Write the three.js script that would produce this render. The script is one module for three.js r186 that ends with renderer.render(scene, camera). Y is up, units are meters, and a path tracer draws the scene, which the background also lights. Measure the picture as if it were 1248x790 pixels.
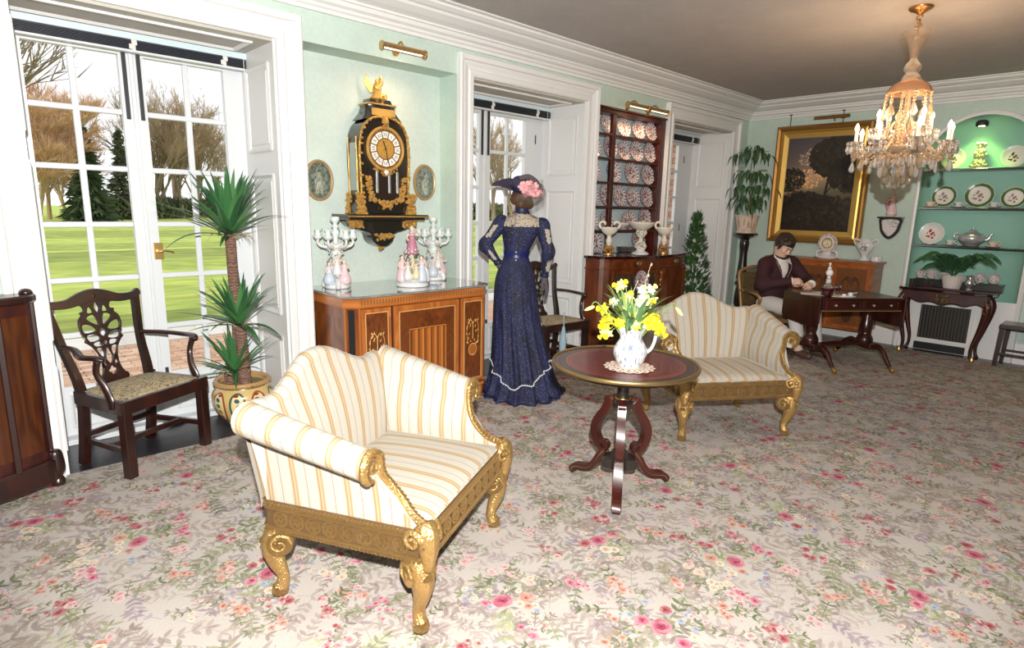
import * as THREE from 'three';
import { RoundedBoxGeometry } from 'three/addons/geometries/RoundedBoxGeometry.js';
import { mergeGeometries, mergeVertices, toCreasedNormals } from 'three/addons/utils/BufferGeometryUtils.js';
import { MarchingCubes } from 'three/addons/objects/MarchingCubes.js';

// ---------- camera, sky, light, exposure ----------
const scene = new THREE.Scene();
const camera = new THREE.PerspectiveCamera(57.4, 1248 / 790, 0.05, 400);
camera.position.set(0, 1.53, 0);
camera.rotation.order = 'YXZ';
camera.rotation.set(-0.1944, 0.806, 0.022);
scene.add(camera);
const renderer = new THREE.WebGLRenderer({ antialias: true });
renderer.toneMapping = THREE.LinearToneMapping;
renderer.toneMappingExposure = 1.25;
renderer.shadowMap.enabled = true;
scene.background = new THREE.Color().setRGB(1.0, 1.02, 1.05);
// low winter sun behind the house front, softened by cloud
const sun = new THREE.DirectionalLight(new THREE.Color().setRGB(1, 0.93, 0.8), 1.1);
sun.position.set(-14, 16, 22); sun.target.position.set(-20, 0, -6); sun.castShadow = true; sun.shadow.radius = 6;
sun.shadow.camera.left = -60; sun.shadow.camera.right = 60; sun.shadow.camera.top = 60; sun.shadow.camera.bottom = -60; sun.shadow.camera.far = 150;
scene.add(sun, sun.target);
// the photographer's flash, held just above and to the right of the lens
const flash = new THREE.SpotLight(new THREE.Color().setRGB(1, 0.97, 0.93), 66, 0, 0.94, 0.25, 2);
flash.position.set(0.10, 1.82, 0.05); flash.castShadow = true; flash.shadow.radius = 1.2;
flash.target.position.set(-3.44, 0.95, -3.38);
scene.add(flash, flash.target);

// ---------- helpers ----------
function rng(a) { return () => { a |= 0; a = a + 0x6D2B79F5 | 0; let t = Math.imul(a ^ a >>> 15, 1 | a); t = t + Math.imul(t ^ t >>> 7, 61 | t) ^ t; return ((t ^ t >>> 14) >>> 0) / 4294967296; }; }
const V3 = (x, y, z) => new THREE.Vector3(x, y, z), V2 = (x, y) => new THREE.Vector2(x, y);
const TAU = Math.PI * 2, lerp = (a, b, t) => a + (b - a) * t, clamp = (x, a, b) => Math.max(a, Math.min(b, x));
const used = {};
function numbered(n) { const k = used[n] = (used[n] ?? -1) + 1; return k ? `${n}_${String(k).padStart(3, '0')}` : n; }
function norm(g) {
  g = g.index ? g.toNonIndexed() : g;
  for (const k of Object.keys(g.attributes)) if (!['position', 'normal', 'uv'].includes(k)) g.deleteAttribute(k);
  if (!g.attributes.normal) g.computeVertexNormals();
  if (!g.attributes.uv) g.setAttribute('uv', new THREE.BufferAttribute(new Float32Array(g.attributes.position.count * 2), 2));
  g.morphAttributes = {}; g.clearGroups?.();
  return g;
}
function M(...l) { l = l.flat(3).filter(Boolean).map(norm); return l.length === 1 ? l[0] : mergeGeometries(l); }
function T(g, x = 0, y = 0, z = 0, rx = 0, ry = 0, rz = 0, s = 1) {
  const m = new THREE.Matrix4().compose(V3(x, y, z), new THREE.Quaternion().setFromEuler(new THREE.Euler(rx, ry, rz, 'YXZ')), Array.isArray(s) ? V3(...s) : V3(s, s, s));
  return g.applyMatrix4(m);
}
// box-projected uv in metres (swap = grain along the other axis)
function uvm(g, sc = 1, swap = false, ox = 0, oy = 0) {
  g = norm(g); const p = g.attributes.position, n = g.attributes.normal, uv = g.attributes.uv;
  for (let i = 0; i < p.count; i++) {
    const ax = Math.abs(n.getX(i)), ay = Math.abs(n.getY(i)), az = Math.abs(n.getZ(i));
    let u, v; const x = p.getX(i), y = p.getY(i), z = p.getZ(i);
    if (ax >= ay && ax >= az) { u = z; v = y; } else if (ay >= az) { u = x; v = z; } else { u = x; v = y; }
    if (swap) [u, v] = [v, u];
    uv.setXY(i, u * sc + ox, v * sc + oy);
  }
  return g;
}
const B = (w, h, d, x = 0, y = 0, z = 0, r = 0) => (r ? new RoundedBoxGeometry(w, h, d, 1, Math.min(r, w / 2.01, h / 2.01, d / 2.01)) : new THREE.BoxGeometry(w, h, d)).translate(x, y, z);
const box2 = (x0, x1, y0, y1, z0, z1, r = 0) => B(Math.abs(x1 - x0), Math.abs(y1 - y0), Math.abs(z1 - z0), (x0 + x1) / 2, (y0 + y1) / 2, (z0 + z1) / 2, r);
const CY = (r0, r1, h, x = 0, y = 0, z = 0, n = 16) => new THREE.CylinderGeometry(r1, r0, h, n).translate(x, y + h / 2, z);   // r0 bottom, r1 top, base at y
const SP = (r, x = 0, y = 0, z = 0, a = 12, b = 8, s = null) => { const g = new THREE.SphereGeometry(r, a, b); if (s) g.scale(...s); return g.translate(x, y, z); };
const LA = (pts, n = 24, x = 0, y = 0, z = 0) => new THREE.LatheGeometry(pts.map((p) => V2(Math.max(p[0], 1e-4), p[1])), n).translate(x, y, z);
function smooth(pts, n = 4) { const c = new THREE.CatmullRomCurve3(pts.map((p) => V3(p[0], p[1], p[2] ?? 0)), false, 'centripetal'); return c.getPoints((pts.length - 1) * n).map((p) => [p.x, p.y, p.z]); }
const LAS = (pts, n = 24, x = 0, y = 0, z = 0) => LA(smooth(pts, 4), n, x, y, z);
// tube through points with a radius per point (radius may be [a, b] for an oval section)
function tube(pts, rad, rs = 8, { sub = 4, closed = false, cap = true, up = null, sq = false } = {}) {
  const P = pts.map((p) => (p.isVector3 ? p : V3(...p))), n0 = P.length;
  const c = new THREE.CatmullRomCurve3(P, closed, 'centripetal'), N = (closed ? n0 : n0 - 1) * sub, q = [], rr = [];
  for (let i = 0; i <= N; i++) {
    q.push(c.getPoint(i / N)); const t = i / N * (closed ? n0 : n0 - 1), k = Math.min(Math.floor(t), n0 - 1), f = t - k;
    const g = (j) => { const r = Array.isArray(rad) ? rad[Math.min(closed ? j % n0 : j, rad.length - 1)] : rad; return Array.isArray(r) ? r : [r, r]; };
    const a = g(k), b = g(closed ? (k + 1) % n0 : Math.min(k + 1, n0 - 1)); rr.push([lerp(a[0], b[0], f), lerp(a[1], b[1], f)]);
  }
  const pos = [], uv = [], idx = []; let nrm = null, len = 0;
  for (let i = 0; i <= N; i++) {
    const t = (closed ? q[(i + 1) % N].clone().sub(q[(i - 1 + N) % N]) : q[Math.min(i + 1, N)].clone().sub(q[Math.max(i - 1, 0)])).normalize();
    if (up) { nrm = V3(...up).addScaledVector(t, -V3(...up).dot(t)).normalize(); }
    else if (!nrm) { nrm = Math.abs(t.y) < 0.9 ? V3(0, 1, 0) : V3(1, 0, 0); nrm.addScaledVector(t, -nrm.dot(t)).normalize(); } else nrm.addScaledVector(t, -nrm.dot(t)).normalize();
    const b = t.clone().cross(nrm); if (i) len += q[i].distanceTo(q[i - 1]);
    for (let j = 0; j <= rs; j++) {
      const a = j / rs * TAU + (sq ? Math.PI / rs : 0), k = sq ? Math.SQRT2 : 1, ca = Math.cos(a) * rr[i][0] * k, sa = Math.sin(a) * rr[i][1] * k;
      pos.push(q[i].x + nrm.x * ca + b.x * sa, q[i].y + nrm.y * ca + b.y * sa, q[i].z + nrm.z * ca + b.z * sa); uv.push(j / rs * TAU * rr[i][0], len);
    }
  }
  for (let i = 0; i < N; i++) for (let j = 0; j < rs; j++) { const a = i * (rs + 1) + j, b = a + rs + 1; idx.push(a, a + 1, b, b, a + 1, b + 1); }
  if (cap && !closed) for (const [i, s] of [[0, 1], [N, -1]]) {
    const c0 = pos.length / 3; pos.push(q[i].x, q[i].y, q[i].z); uv.push(0, 0);
    for (let j = 0; j < rs; j++) { const a = i * (rs + 1) + j; s > 0 ? idx.push(c0, a + 1, a) : idx.push(c0, a, a + 1); }
  }
  const g = new THREE.BufferGeometry(); g.setAttribute('position', new THREE.Float32BufferAttribute(pos, 3)); g.setAttribute('uv', new THREE.Float32BufferAttribute(uv, 2)); g.setIndex(idx); g.computeVertexNormals();
  return sq ? toCreasedNormals(g, 0.6) : g;
}
// flat shape with thickness; bevelled rim
const shp = (pts) => new THREE.Shape(pts.map((p) => V2(p[0], p[1])));
const EX = (s, depth, bev = 0, seg = 1, cs = 8) => new THREE.ExtrudeGeometry(s, { depth: depth - 2 * bev, bevelEnabled: bev > 0, bevelSize: bev, bevelThickness: bev, bevelOffset: -bev, bevelSegments: seg, curveSegments: cs }).translate(0, 0, bev);
// mitred moulding: 2-D path (x, y), profile [offset to the left of travel, height along z]
function mould(path, prof, closed = false, closeProf = true) {
  const n = path.length, rows = [];
  for (let i = 0; i < n; i++) {
    const p = path[i], a = path[(i - 1 + n) % n], b = path[(i + 1) % n];
    const d = (u, v) => { const l = Math.hypot(v[0] - u[0], v[1] - u[1]) || 1; return [(v[0] - u[0]) / l, (v[1] - u[1]) / l]; };
    let d0 = d(a, p), d1 = d(p, b); if (!closed && i === 0) d0 = d1; if (!closed && i === n - 1) d1 = d0;
    const n0 = [-d0[1], d0[0]], n1 = [-d1[1], d1[0]]; let m = [n0[0] + n1[0], n0[1] + n1[1]]; const k = 2 / (m[0] * m[0] + m[1] * m[1]); m = [m[0] * k, m[1] * k];
    rows.push(prof.map(([o, h]) => [p[0] + m[0] * o, p[1] + m[1] * o, h]));
  }
  const pos = [], uv = [], K = prof.length, R = closed ? n : n - 1; let len = 0;
  for (let i = 0; i < R; i++) {
    const A = rows[i], C = rows[(i + 1) % n], L = Math.hypot(path[(i + 1) % n][0] - path[i][0], path[(i + 1) % n][1] - path[i][1]); let w = 0;
    for (let j = 0; j < (closeProf ? K : K - 1); j++) {
      const k = (j + 1) % K, dw = Math.hypot(prof[k][0] - prof[j][0], prof[k][1] - prof[j][1]);
      pos.push(...A[j], ...A[k], ...C[k], ...A[j], ...C[k], ...C[j]);
      uv.push(len, w, len, w + dw, len + L, w + dw, len, w, len + L, w + dw, len + L, w); w += dw;
    }
    len += L;
  }
  if (!closed && closeProf) for (const [r, f] of [[rows[0], 1], [rows[n - 1], -1]]) {
    const tri = THREE.ShapeUtils.triangulateShape(prof.map((q) => V2(q[0], q[1])), []);
    for (const t of tri) { const o = f > 0 ? t : [t[0], t[2], t[1]]; for (const k of o) { pos.push(...r[k]); uv.push(prof[k][0], prof[k][1]); } }
  }
  const g = new THREE.BufferGeometry(); g.setAttribute('position', new THREE.Float32BufferAttribute(pos, 3)); g.setAttribute('uv', new THREE.Float32BufferAttribute(uv, 2)); g.computeVertexNormals();
  return g;
}
// grid surface from f(u, v) -> [x, y, z]; uv from g(u, v) or u, v
function surf(f, nu, nv, uvf) {
  const pos = [], uv = [], idx = [];
  for (let i = 0; i <= nu; i++) for (let j = 0; j <= nv; j++) { pos.push(...f(i / nu, j / nv)); uv.push(...(uvf ? uvf(i / nu, j / nv) : [i / nu, j / nv])); }
  for (let i = 0; i < nu; i++) for (let j = 0; j < nv; j++) { const a = i * (nv + 1) + j, b = a + nv + 1; idx.push(a, a + 1, b, b, a + 1, b + 1); }
  const g = new THREE.BufferGeometry(); g.setAttribute('position', new THREE.Float32BufferAttribute(pos, 3)); g.setAttribute('uv', new THREE.Float32BufferAttribute(uv, 2)); g.setIndex(idx); g.computeVertexNormals();
  return g;
}
function part(name, geo, material, parent, label) {
  const m = new THREE.Mesh(Array.isArray(geo) ? M(geo) : geo, material); m.name = name; if (label) m.userData.label = label;
  parent.add(m); return m;
}
function tag(o, label, category, group) { o.userData.label = label; o.userData.category = category; if (group) o.userData.group = group; return o; }
function thing(name, label, category, p = [0, 0, 0], ry = 0, group) {
  const o = new THREE.Group(); o.name = numbered(name); scene.add(o); o.position.set(...p); o.rotation.y = ry; return tag(o, label, category, group);
}
function solo(name, geo, material, label, category, group) { const m = part(numbered(name), geo, material, scene); return tag(m, label, category, group); }
function struct(name, geo, material, parent = scene) { const m = part(name, geo, material, parent); if (parent === scene) m.userData.kind = 'structure'; return m; }
function structGroup(name) { const o = new THREE.Group(); o.name = name; o.userData.kind = 'structure'; scene.add(o); return o; }
function copy(o, name, label, p, ry) {
  const c = o.clone(); c.name = numbered(name); scene.add(c); if (label) c.userData = { ...o.userData, label }; if (p) c.position.set(...p); if (ry !== undefined) c.rotation.set(0, ry, 0); return c;
}
// ---------- textures ----------
const RGB = (r, g, b) => new THREE.Color().setRGB(r, g, b);
function canvasTex(w, h, draw, { srgb = true, rep = [1, 1], clampT = false } = {}) {
  const c = document.createElement('canvas'); c.width = w; c.height = h; draw(c.getContext('2d'), w, h);
  const t = new THREE.CanvasTexture(c); if (srgb) t.colorSpace = THREE.SRGBColorSpace; t.wrapS = t.wrapT = clampT ? THREE.ClampToEdgeWrapping : THREE.RepeatWrapping; t.repeat.set(...rep); t.magFilter = THREE.LinearFilter; return t;
}
function dataTex(w, h, f, { srgb = true, rep = [1, 1] } = {}) {
  const d = new Uint8Array(w * h * 4);
  for (let y = 0; y < h; y++) for (let x = 0; x < w; x++) { const c = f(x / w, y / h, x, y), i = (y * w + x) * 4; d[i] = c[0]; d[i + 1] = c[1]; d[i + 2] = c[2]; d[i + 3] = c[3] ?? 255; }
  const t = new THREE.DataTexture(d, w, h); if (srgb) t.colorSpace = THREE.SRGBColorSpace; t.wrapS = t.wrapT = THREE.RepeatWrapping; t.magFilter = THREE.LinearFilter; t.repeat.set(...rep); t.needsUpdate = true; return t;
}
function noiser(seed, per = 64) {   // tiling value noise
  const r = rng(seed), g = new Float32Array(per * per).map(() => r());
  return (x, y, p = per) => { const xi = Math.floor(x), yi = Math.floor(y), fx = x - xi, fy = y - yi, sx = fx * fx * (3 - 2 * fx), sy = fy * fy * (3 - 2 * fy), m = (a) => ((a % p) + p) % p; const v = (a, b) => g[m(b) % per * per + m(a) % per];
    return lerp(lerp(v(xi, yi), v(xi + 1, yi), sx), lerp(v(xi, yi + 1), v(xi + 1, yi + 1), sx), sy); };
}
const N1 = noiser(7), N2 = noiser(19);
const woodTex = (a, b, seed = 1, stretch = 22, bands = 5) => { const n = noiser(seed);   // grain runs along v
  return dataTex(512, 512, (u, v) => { const w = n(u * 6, v * 3, 6) * 1.6; let k = 0.5 + 0.5 * Math.sin((u * bands + w) * TAU); k = 0.45 * k + 0.3 * n(u * 48, v * 4, 48) + 0.25 * n(u * 24 + 3, v * 3, 24); k = clamp(k, 0, 1);
    return [lerp(a[0], b[0], k), lerp(a[1], b[1], k), lerp(a[2], b[2], k)]; }); };
const std = (o) => new THREE.MeshStandardMaterial(o), phys = (o) => new THREE.MeshPhysicalMaterial(o);
// ---------- shared materials ----------
const XA = -3.93, ZB = -8.19, HC = 2.95;   // window wall, far wall, ceiling height
const paintTex = dataTex(256, 256, (u, v) => { const k = 247 + 8 * (N1(u * 64, v * 64, 64) - 0.5) + 8 * (N2(u * 8, v * 8, 8) - 0.5); return [k, k, k]; });
const mk = {
  white: std({ color: RGB(0.77, 0.77, 0.76), roughness: 0.42 }),
  doorWhite: std({ color: RGB(0.70, 0.73, 0.75), roughness: 0.4 }),
  mint: std({ color: RGB(0.56, 0.69, 0.61), roughness: 0.8, map: paintTex }),
  niche: std({ color: RGB(0.60, 0.70, 0.64), roughness: 0.8, map: paintTex }),
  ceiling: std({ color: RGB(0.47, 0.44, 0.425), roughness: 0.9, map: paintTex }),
  alcove: std({ color: RGB(0.28, 0.60, 0.46), roughness: 0.8, map: paintTex }),
  glass: phys({ color: 0xffffff, roughness: 0.02, transmission: 1, thickness: 0, ior: 1.45, specularIntensity: 0.35 }),
  black: std({ color: RGB(0.012, 0.012, 0.013), roughness: 0.35 }),
  brass: std({ color: RGB(0.72, 0.47, 0.17), roughness: 0.3, metalness: 1 }),
  dark: std({ color: RGB(0.02, 0.02, 0.025), roughness: 0.5 }),
};
// ---------- floor, ceiling, walls ----------
{
  const slate = dataTex(256, 256, (u, v) => { const k = 40 + 34 * N1(u * 10, v * 10, 10) + 14 * N2(u * 60, v * 60, 60); return [k, k * 0.98, k * 1.04]; });
  const fl = std({ map: slate, color: RGB(0.55, 0.55, 0.6), roughness: 0.3 });
  struct('floor', uvm(box2(-4.62, 9.4, -0.2, 0, -9.0, 14.4)), fl);
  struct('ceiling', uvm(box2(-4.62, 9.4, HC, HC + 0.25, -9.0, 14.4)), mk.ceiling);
}
// openings in the window wall: [zNear, zFar, top]
const OP = [[-0.345, -1.655, 2.535], [-3.265, -4.71, 2.56], [-6.285, -7.745, 2.575]];
const XG = -4.48;   // plane of the French doors
{
  // window wall as one solid with its openings cut out (x runs from the room face back to the outer face)
  const g = [], X0 = XA, X1 = -4.62, s = (z0, z1, y0, y1, xb = X1) => g.push(box2(xb, X0, y0, y1, z0, z1));
  s(14.4, OP[0][0], 0, HC); s(OP[0][1], -1.824, 0, HC); s(-3.105, OP[1][0], 0, HC); s(OP[1][1], -4.815, 0, HC); s(-6.14, OP[2][0], 0, HC); s(OP[2][1], -9, 0, HC);
  for (const [a, b, t] of OP) s(a, b, t, HC);
  s(-1.824, -3.105, 2.56, HC); s(-4.815, -6.14, 2.56, HC);
  const wall = M(g);
  const backs = M(box2(X1, -4.155, 0, 2.56, -1.824, -3.105), box2(X1, -4.2, 0, 2.56, -4.815, -6.14));
  struct('wall_left', uvm(wall), mk.mint);
  struct('wall_niche', uvm(backs), mk.niche);
  // back wall with arched alcove
  const cx = -1.305, hw = 0.515, sp = 2.09;
  const sh = new THREE.Shape([V2(-4.62, 0), V2(9.4, 0), V2(9.4, HC), V2(-4.62, HC)]);
  const ho = new THREE.Path(); ho.moveTo(cx - hw, 0.62); ho.lineTo(cx + hw, 0.62); ho.lineTo(cx + hw, sp); ho.absarc(cx, sp, hw, 0, Math.PI, false); ho.lineTo(cx - hw, 0.62); sh.holes.push(ho);
  struct('wall_back', uvm(new THREE.ExtrudeGeometry(sh, { depth: 0.5, bevelEnabled: false, curveSegments: 24 }).translate(0, 0, ZB - 0.5)), mk.mint);
  // shallow bowed alcove shell with a half-dome head
  const dep = 0.30, prof = [];
  const shell = surf((u, v) => { const a = Math.PI * (1 - u), x = Math.cos(a) * hw, z = -Math.sin(a) * dep; return [cx + x, lerp(0.62, sp, v), ZB + z]; }, 24, 4);
  const dome = surf((u, v) => { const a = Math.PI * (1 - u), e = v * Math.PI / 2; return [cx + Math.cos(a) * hw * Math.cos(e), sp + hw * Math.sin(e), ZB - Math.sin(a) * dep * Math.cos(e)]; }, 24, 12);
  struct('alcove', uvm(M(shell, dome, box2(cx - hw, cx + hw, 0.55, 0.62, ZB, ZB - 0.45))), std({ color: RGB(0.31, 0.58, 0.48), roughness: 0.8, side: THREE.DoubleSide }));
  const damask = std({ color: RGB(0.10, 0.10, 0.085), roughness: 0.9, map: paintTex });
  struct('wall_right', uvm(M(box2(9.4, 9.0, 0, HC, -9, 2.0), box2(9.4, 9.0, 0, HC, 3.6, 14.4), box2(9.4, 9.0, 2.55, HC, 2, 3.6), box2(9.4, 9.0, 0, 0.5, 2, 3.6))), damask);
  struct('wall_front', uvm(box2(-4.62, 9.4, 0, HC, 14.1, 14.4)), damask);
}
// architraves round the three windows and the alcove trim
const archProf = [[0, 0], [0, 0.022], [0.012, 0.03], [0.045, 0.03], [0.055, 0.02], [0.075, 0.024], [0.098, 0.034], [0.112, 0.03], [0.12, 0.05], [0.15, 0.056], [0.16, 0.048], [0.16, 0]];
function wallA(g) { return g.applyMatrix4(new THREE.Matrix4().makeBasis(V3(0, 0, -1), V3(0, 1, 0), V3(1, 0, 0)).setPosition(XA, 0, 0)); }   // local x = depth into room length, y up, z = out of the wall
function wallB(g) { return g.translate(0, 0, ZB); }
OP.forEach(([a, b, t], i) => {
  struct(`trim_${i + 1}`, wallA(mould([[-b, 0], [-b, t], [-a, t], [-a, 0]].reverse(), archProf)), mk.white);
});
{
  const cx = -1.305, hw = 0.515, sp = 2.09, path = [[cx - hw, 0.0]];
  for (let i = 0; i <= 24; i++) { const a = Math.PI * (1 - i / 24); path.push([cx + Math.cos(a) * hw, sp + Math.sin(a) * hw]); }
  path.push([cx + hw, 0]);
  struct('trim_4', wallB(mould(path, [[0, 0], [0, 0.03], [0.02, 0.035], [0.04, 0.025], [0.05, 0]])), mk.white);
  // cornice: stepped coving profile swept round the room (offset into the room, height)
  const cp = [[0, 2.755], [0.025, 2.755], [0.03, 2.775], [0.045, 2.785], [0.05, 2.80], [0.075, 2.812], [0.085, 2.835], [0.10, 2.838], [0.10, 2.852], [0.16, 2.865], [0.215, 2.89], [0.225, 2.905], [0.25, 2.908], [0.285, 2.925], [0.29, 2.938], [0.33, 2.94], [0.33, 2.955], [0, 2.955]];
  const g = mould([[XA, 14.1], [9.0, 14.1], [9.0, ZB], [XA, ZB], [XA, 14.2]].map(([x, z]) => [x, -z]), cp).rotateX(-Math.PI / 2);
  // path is in (x, -z): rotate so that the profile height becomes y
  struct('trim_5', g, mk.white);
  const sk = [[0, 0], [0.022, 0], [0.022, 0.17], [0.014, 0.19], [0.012, 0.215], [0, 0.225]];
  const run = (pts) => mould(pts.reverse().map(([x, z]) => [x, -z]), sk).rotateX(-Math.PI / 2);
  struct('baseboard_left', M(run([[XA, -7.90], [XA, ZB]]), run([[XA, 14.2], [XA, -0.18]]), run([[-4.155, -1.83], [-4.155, -3.10]])), mk.white);
  struct('baseboard_back', run([[XA, ZB], [-1.87, ZB]]), mk.white);
  struct('baseboard_right', run([[-0.74, ZB], [9.0, ZB], [9.0, 14.1], [XA, 14.1]]), mk.white);
}
// panelled reveals of the window recesses
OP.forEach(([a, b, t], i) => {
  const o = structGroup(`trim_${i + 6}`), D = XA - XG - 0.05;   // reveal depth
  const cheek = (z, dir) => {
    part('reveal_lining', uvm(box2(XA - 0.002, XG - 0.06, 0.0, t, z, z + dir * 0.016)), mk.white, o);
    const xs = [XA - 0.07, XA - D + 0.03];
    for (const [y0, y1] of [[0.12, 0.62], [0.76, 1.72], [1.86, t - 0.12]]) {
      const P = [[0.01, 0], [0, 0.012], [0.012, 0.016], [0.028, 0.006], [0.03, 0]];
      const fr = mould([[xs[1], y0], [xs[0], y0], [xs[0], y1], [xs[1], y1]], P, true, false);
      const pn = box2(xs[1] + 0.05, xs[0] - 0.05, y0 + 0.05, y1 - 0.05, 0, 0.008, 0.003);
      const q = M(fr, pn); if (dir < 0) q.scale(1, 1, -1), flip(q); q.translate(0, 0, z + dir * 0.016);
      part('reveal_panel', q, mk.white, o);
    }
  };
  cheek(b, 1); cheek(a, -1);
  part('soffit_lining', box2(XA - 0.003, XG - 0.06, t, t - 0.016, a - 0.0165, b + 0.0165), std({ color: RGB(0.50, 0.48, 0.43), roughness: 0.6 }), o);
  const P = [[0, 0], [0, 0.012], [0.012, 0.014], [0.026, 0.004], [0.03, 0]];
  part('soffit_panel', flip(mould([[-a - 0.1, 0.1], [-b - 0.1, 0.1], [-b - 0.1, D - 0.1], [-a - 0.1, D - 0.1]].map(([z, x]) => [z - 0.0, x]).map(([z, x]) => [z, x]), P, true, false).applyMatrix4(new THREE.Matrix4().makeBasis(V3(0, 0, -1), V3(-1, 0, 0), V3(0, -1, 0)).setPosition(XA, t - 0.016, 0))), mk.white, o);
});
function flip(g) { const p = g.attributes; for (const k of Object.keys(p)) { const a = p[k], s = a.itemSize; for (let i = 0; i < a.count; i += 3) for (let c = 0; c < s; c++) { const t = a.array[(i + 1) * s + c]; a.array[(i + 1) * s + c] = a.array[(i + 2) * s + c]; a.array[(i + 2) * s + c] = t; } } g.computeVertexNormals(); return g; }
// ---------- French doors ----------
function frenchDoor(n, zl, zj, zr, top, paneSpec, handle) {
  // zl/zr: near and far frame edges, zj: meeting line
  const o = structGroup(`door_${n}`), th = 0.045, x0 = XG - th, x1 = XG;
  part('frame', M(box2(x0 - 0.05, x1 - 0.01, 0, top, zl + 0.07, zl), box2(x0 - 0.05, x1 - 0.01, 0, top, zr, paneSpec[1][1] + 0.012), box2(x0 - 0.05, x1 - 0.01, top - 0.1, top, zl, zr)), mk.doorWhite, o);
  part('sill', box2(x0 - 0.06, x1 + 0.06, 0, 0.035, zl + 0.07, zr - 0.07, 0.005), mk.doorWhite, o);
  const bars = [2.40, 2.06, 1.715, 1.37, 1.03, 0.685, 0.36];
  for (const [zA, zB, c0, c1, c2, c3, side] of paneSpec) {   // leaf from zA to zB; panes c0..c1 and c2..c3
    const l = part('leaf', M(
      box2(x0, x1, 0.045, top - 0.09, zA, c0), box2(x0, x1, 0.045, top - 0.09, c3, zB),
      box2(x0, x1, 2.40, top - 0.09, c0, c3), box2(x0 + 0.012, x1 - 0.012, 0.045, 0.36, c0, c3),
      mouldRect(c0, c3, 0.09, 0.32, x1 - 0.012)), mk.doorWhite, o);
    const bb = [];
    const barG = (a, b, c, d) => bb.push(box2(x0 + 0.006, x1 - 0.004, a, b, c, d, 0.008));
    bb.push(box2(x0 + 0.009, x1 - 0.007, 0.36, 2.40, c1, c2, 0.006));
    for (let k = 1; k < 6; k++) { barG(bars[k] - 0.017, bars[k] + 0.017, c0, c3); }
    part('glazing_bar', M(bb), mk.doorWhite, l);
    for (let k = 0; k < 6; k++) for (const [p, q] of [[c0, c1], [c2, c3]]) part('pane', box2(XG - 0.026, XG - 0.022, bars[k + 1] - 0.005, bars[k] + 0.005, p + 0.004, q - 0.004), mk.glass, l);
    if (side) for (const y of [2.18, 1.26, 0.36]) part('hinge', box2(x1 - 0.002, x1 + 0.006, y, y + 0.09, side < 0 ? zA + 0.012 : zB - 0.012, side < 0 ? zA + 0.0 : zB, 0.002), mk.dark, l);
    part('bolt', box2(x1, x1 + 0.014, 2.02, top - 0.09, zA === zj ? zj - 0.028 : zj + 0.028, zA === zj ? zj - 0.05 : zj + 0.05, 0.003), mk.dark, l);
    part('bolt', box2(x1, x1 + 0.012, 0.36, 0.40, zA === zj ? zj - 0.03 : zj + 0.03, zA === zj ? zj - 0.05 : zj + 0.05, 0.003), mk.dark, l);
  }
  part('astragal', box2(x1 - 0.004, x1 + 0.01, 0.05, top - 0.1, zj - 0.012, zj + 0.012, 0.004), mk.doorWhite, o);
  if (handle) {
    const h = part('handle', M(box2(x1, x1 + 0.006, 1.14, 1.25, zj - 0.03, zj - 0.085, 0.002), CY(0.011, 0.011, 0.03, 0, 0, 0).rotateZ(-Math.PI / 2).translate(x1 + 0.005, 1.195, zj - 0.055)), mk.brass, o);
    part('lever', tube([[x1 + 0.032, 1.195, zj - 0.055], [x1 + 0.036, 1.197, zj - 0.09], [x1 + 0.034, 1.19, zj - 0.125], [x1 + 0.03, 1.185, zj - 0.14]], [0.008, 0.007, 0.006, 0.008], 8), mk.brass, h);
  }
}
function mouldRect(z0, z1, y0, y1, x) { const a = -z0 + 0.02, b = -z1 - 0.02; return mould([[a, y0], [b, y0], [b, y1], [a, y1]], [[0, 0], [0, 0.008], [0.01, 0.012], [0.022, 0.002], [0.022, 0]], true).applyMatrix4(new THREE.Matrix4().makeBasis(V3(0, 0, -1), V3(0, 1, 0), V3(1, 0, 0)).setPosition(x, 0, 0)); }
frenchDoor(1, -0.30, -0.972, -1.70, 2.535, [[-0.325, -0.972, -0.44, -0.65, -0.685, -0.905, -1], [-0.972, -1.64, -1.04, -1.265, -1.30, -1.515, 1]], true);
frenchDoor(2, -3.10, -3.885, -4.74, 2.56, [[-3.17, -3.885, -3.29, -3.54, -3.575, -3.815, -1], [-3.885, -4.57, -3.955, -4.17, -4.205, -4.43, 1]], false);
frenchDoor(3, -6.20, -6.86, -7.76, 2.575, [[-6.27, -6.86, -6.38, -6.57, -6.605, -6.79, -1], [-6.86, -7.5, -6.93, -7.13, -7.165, -7.36, 1]], false);
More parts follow.
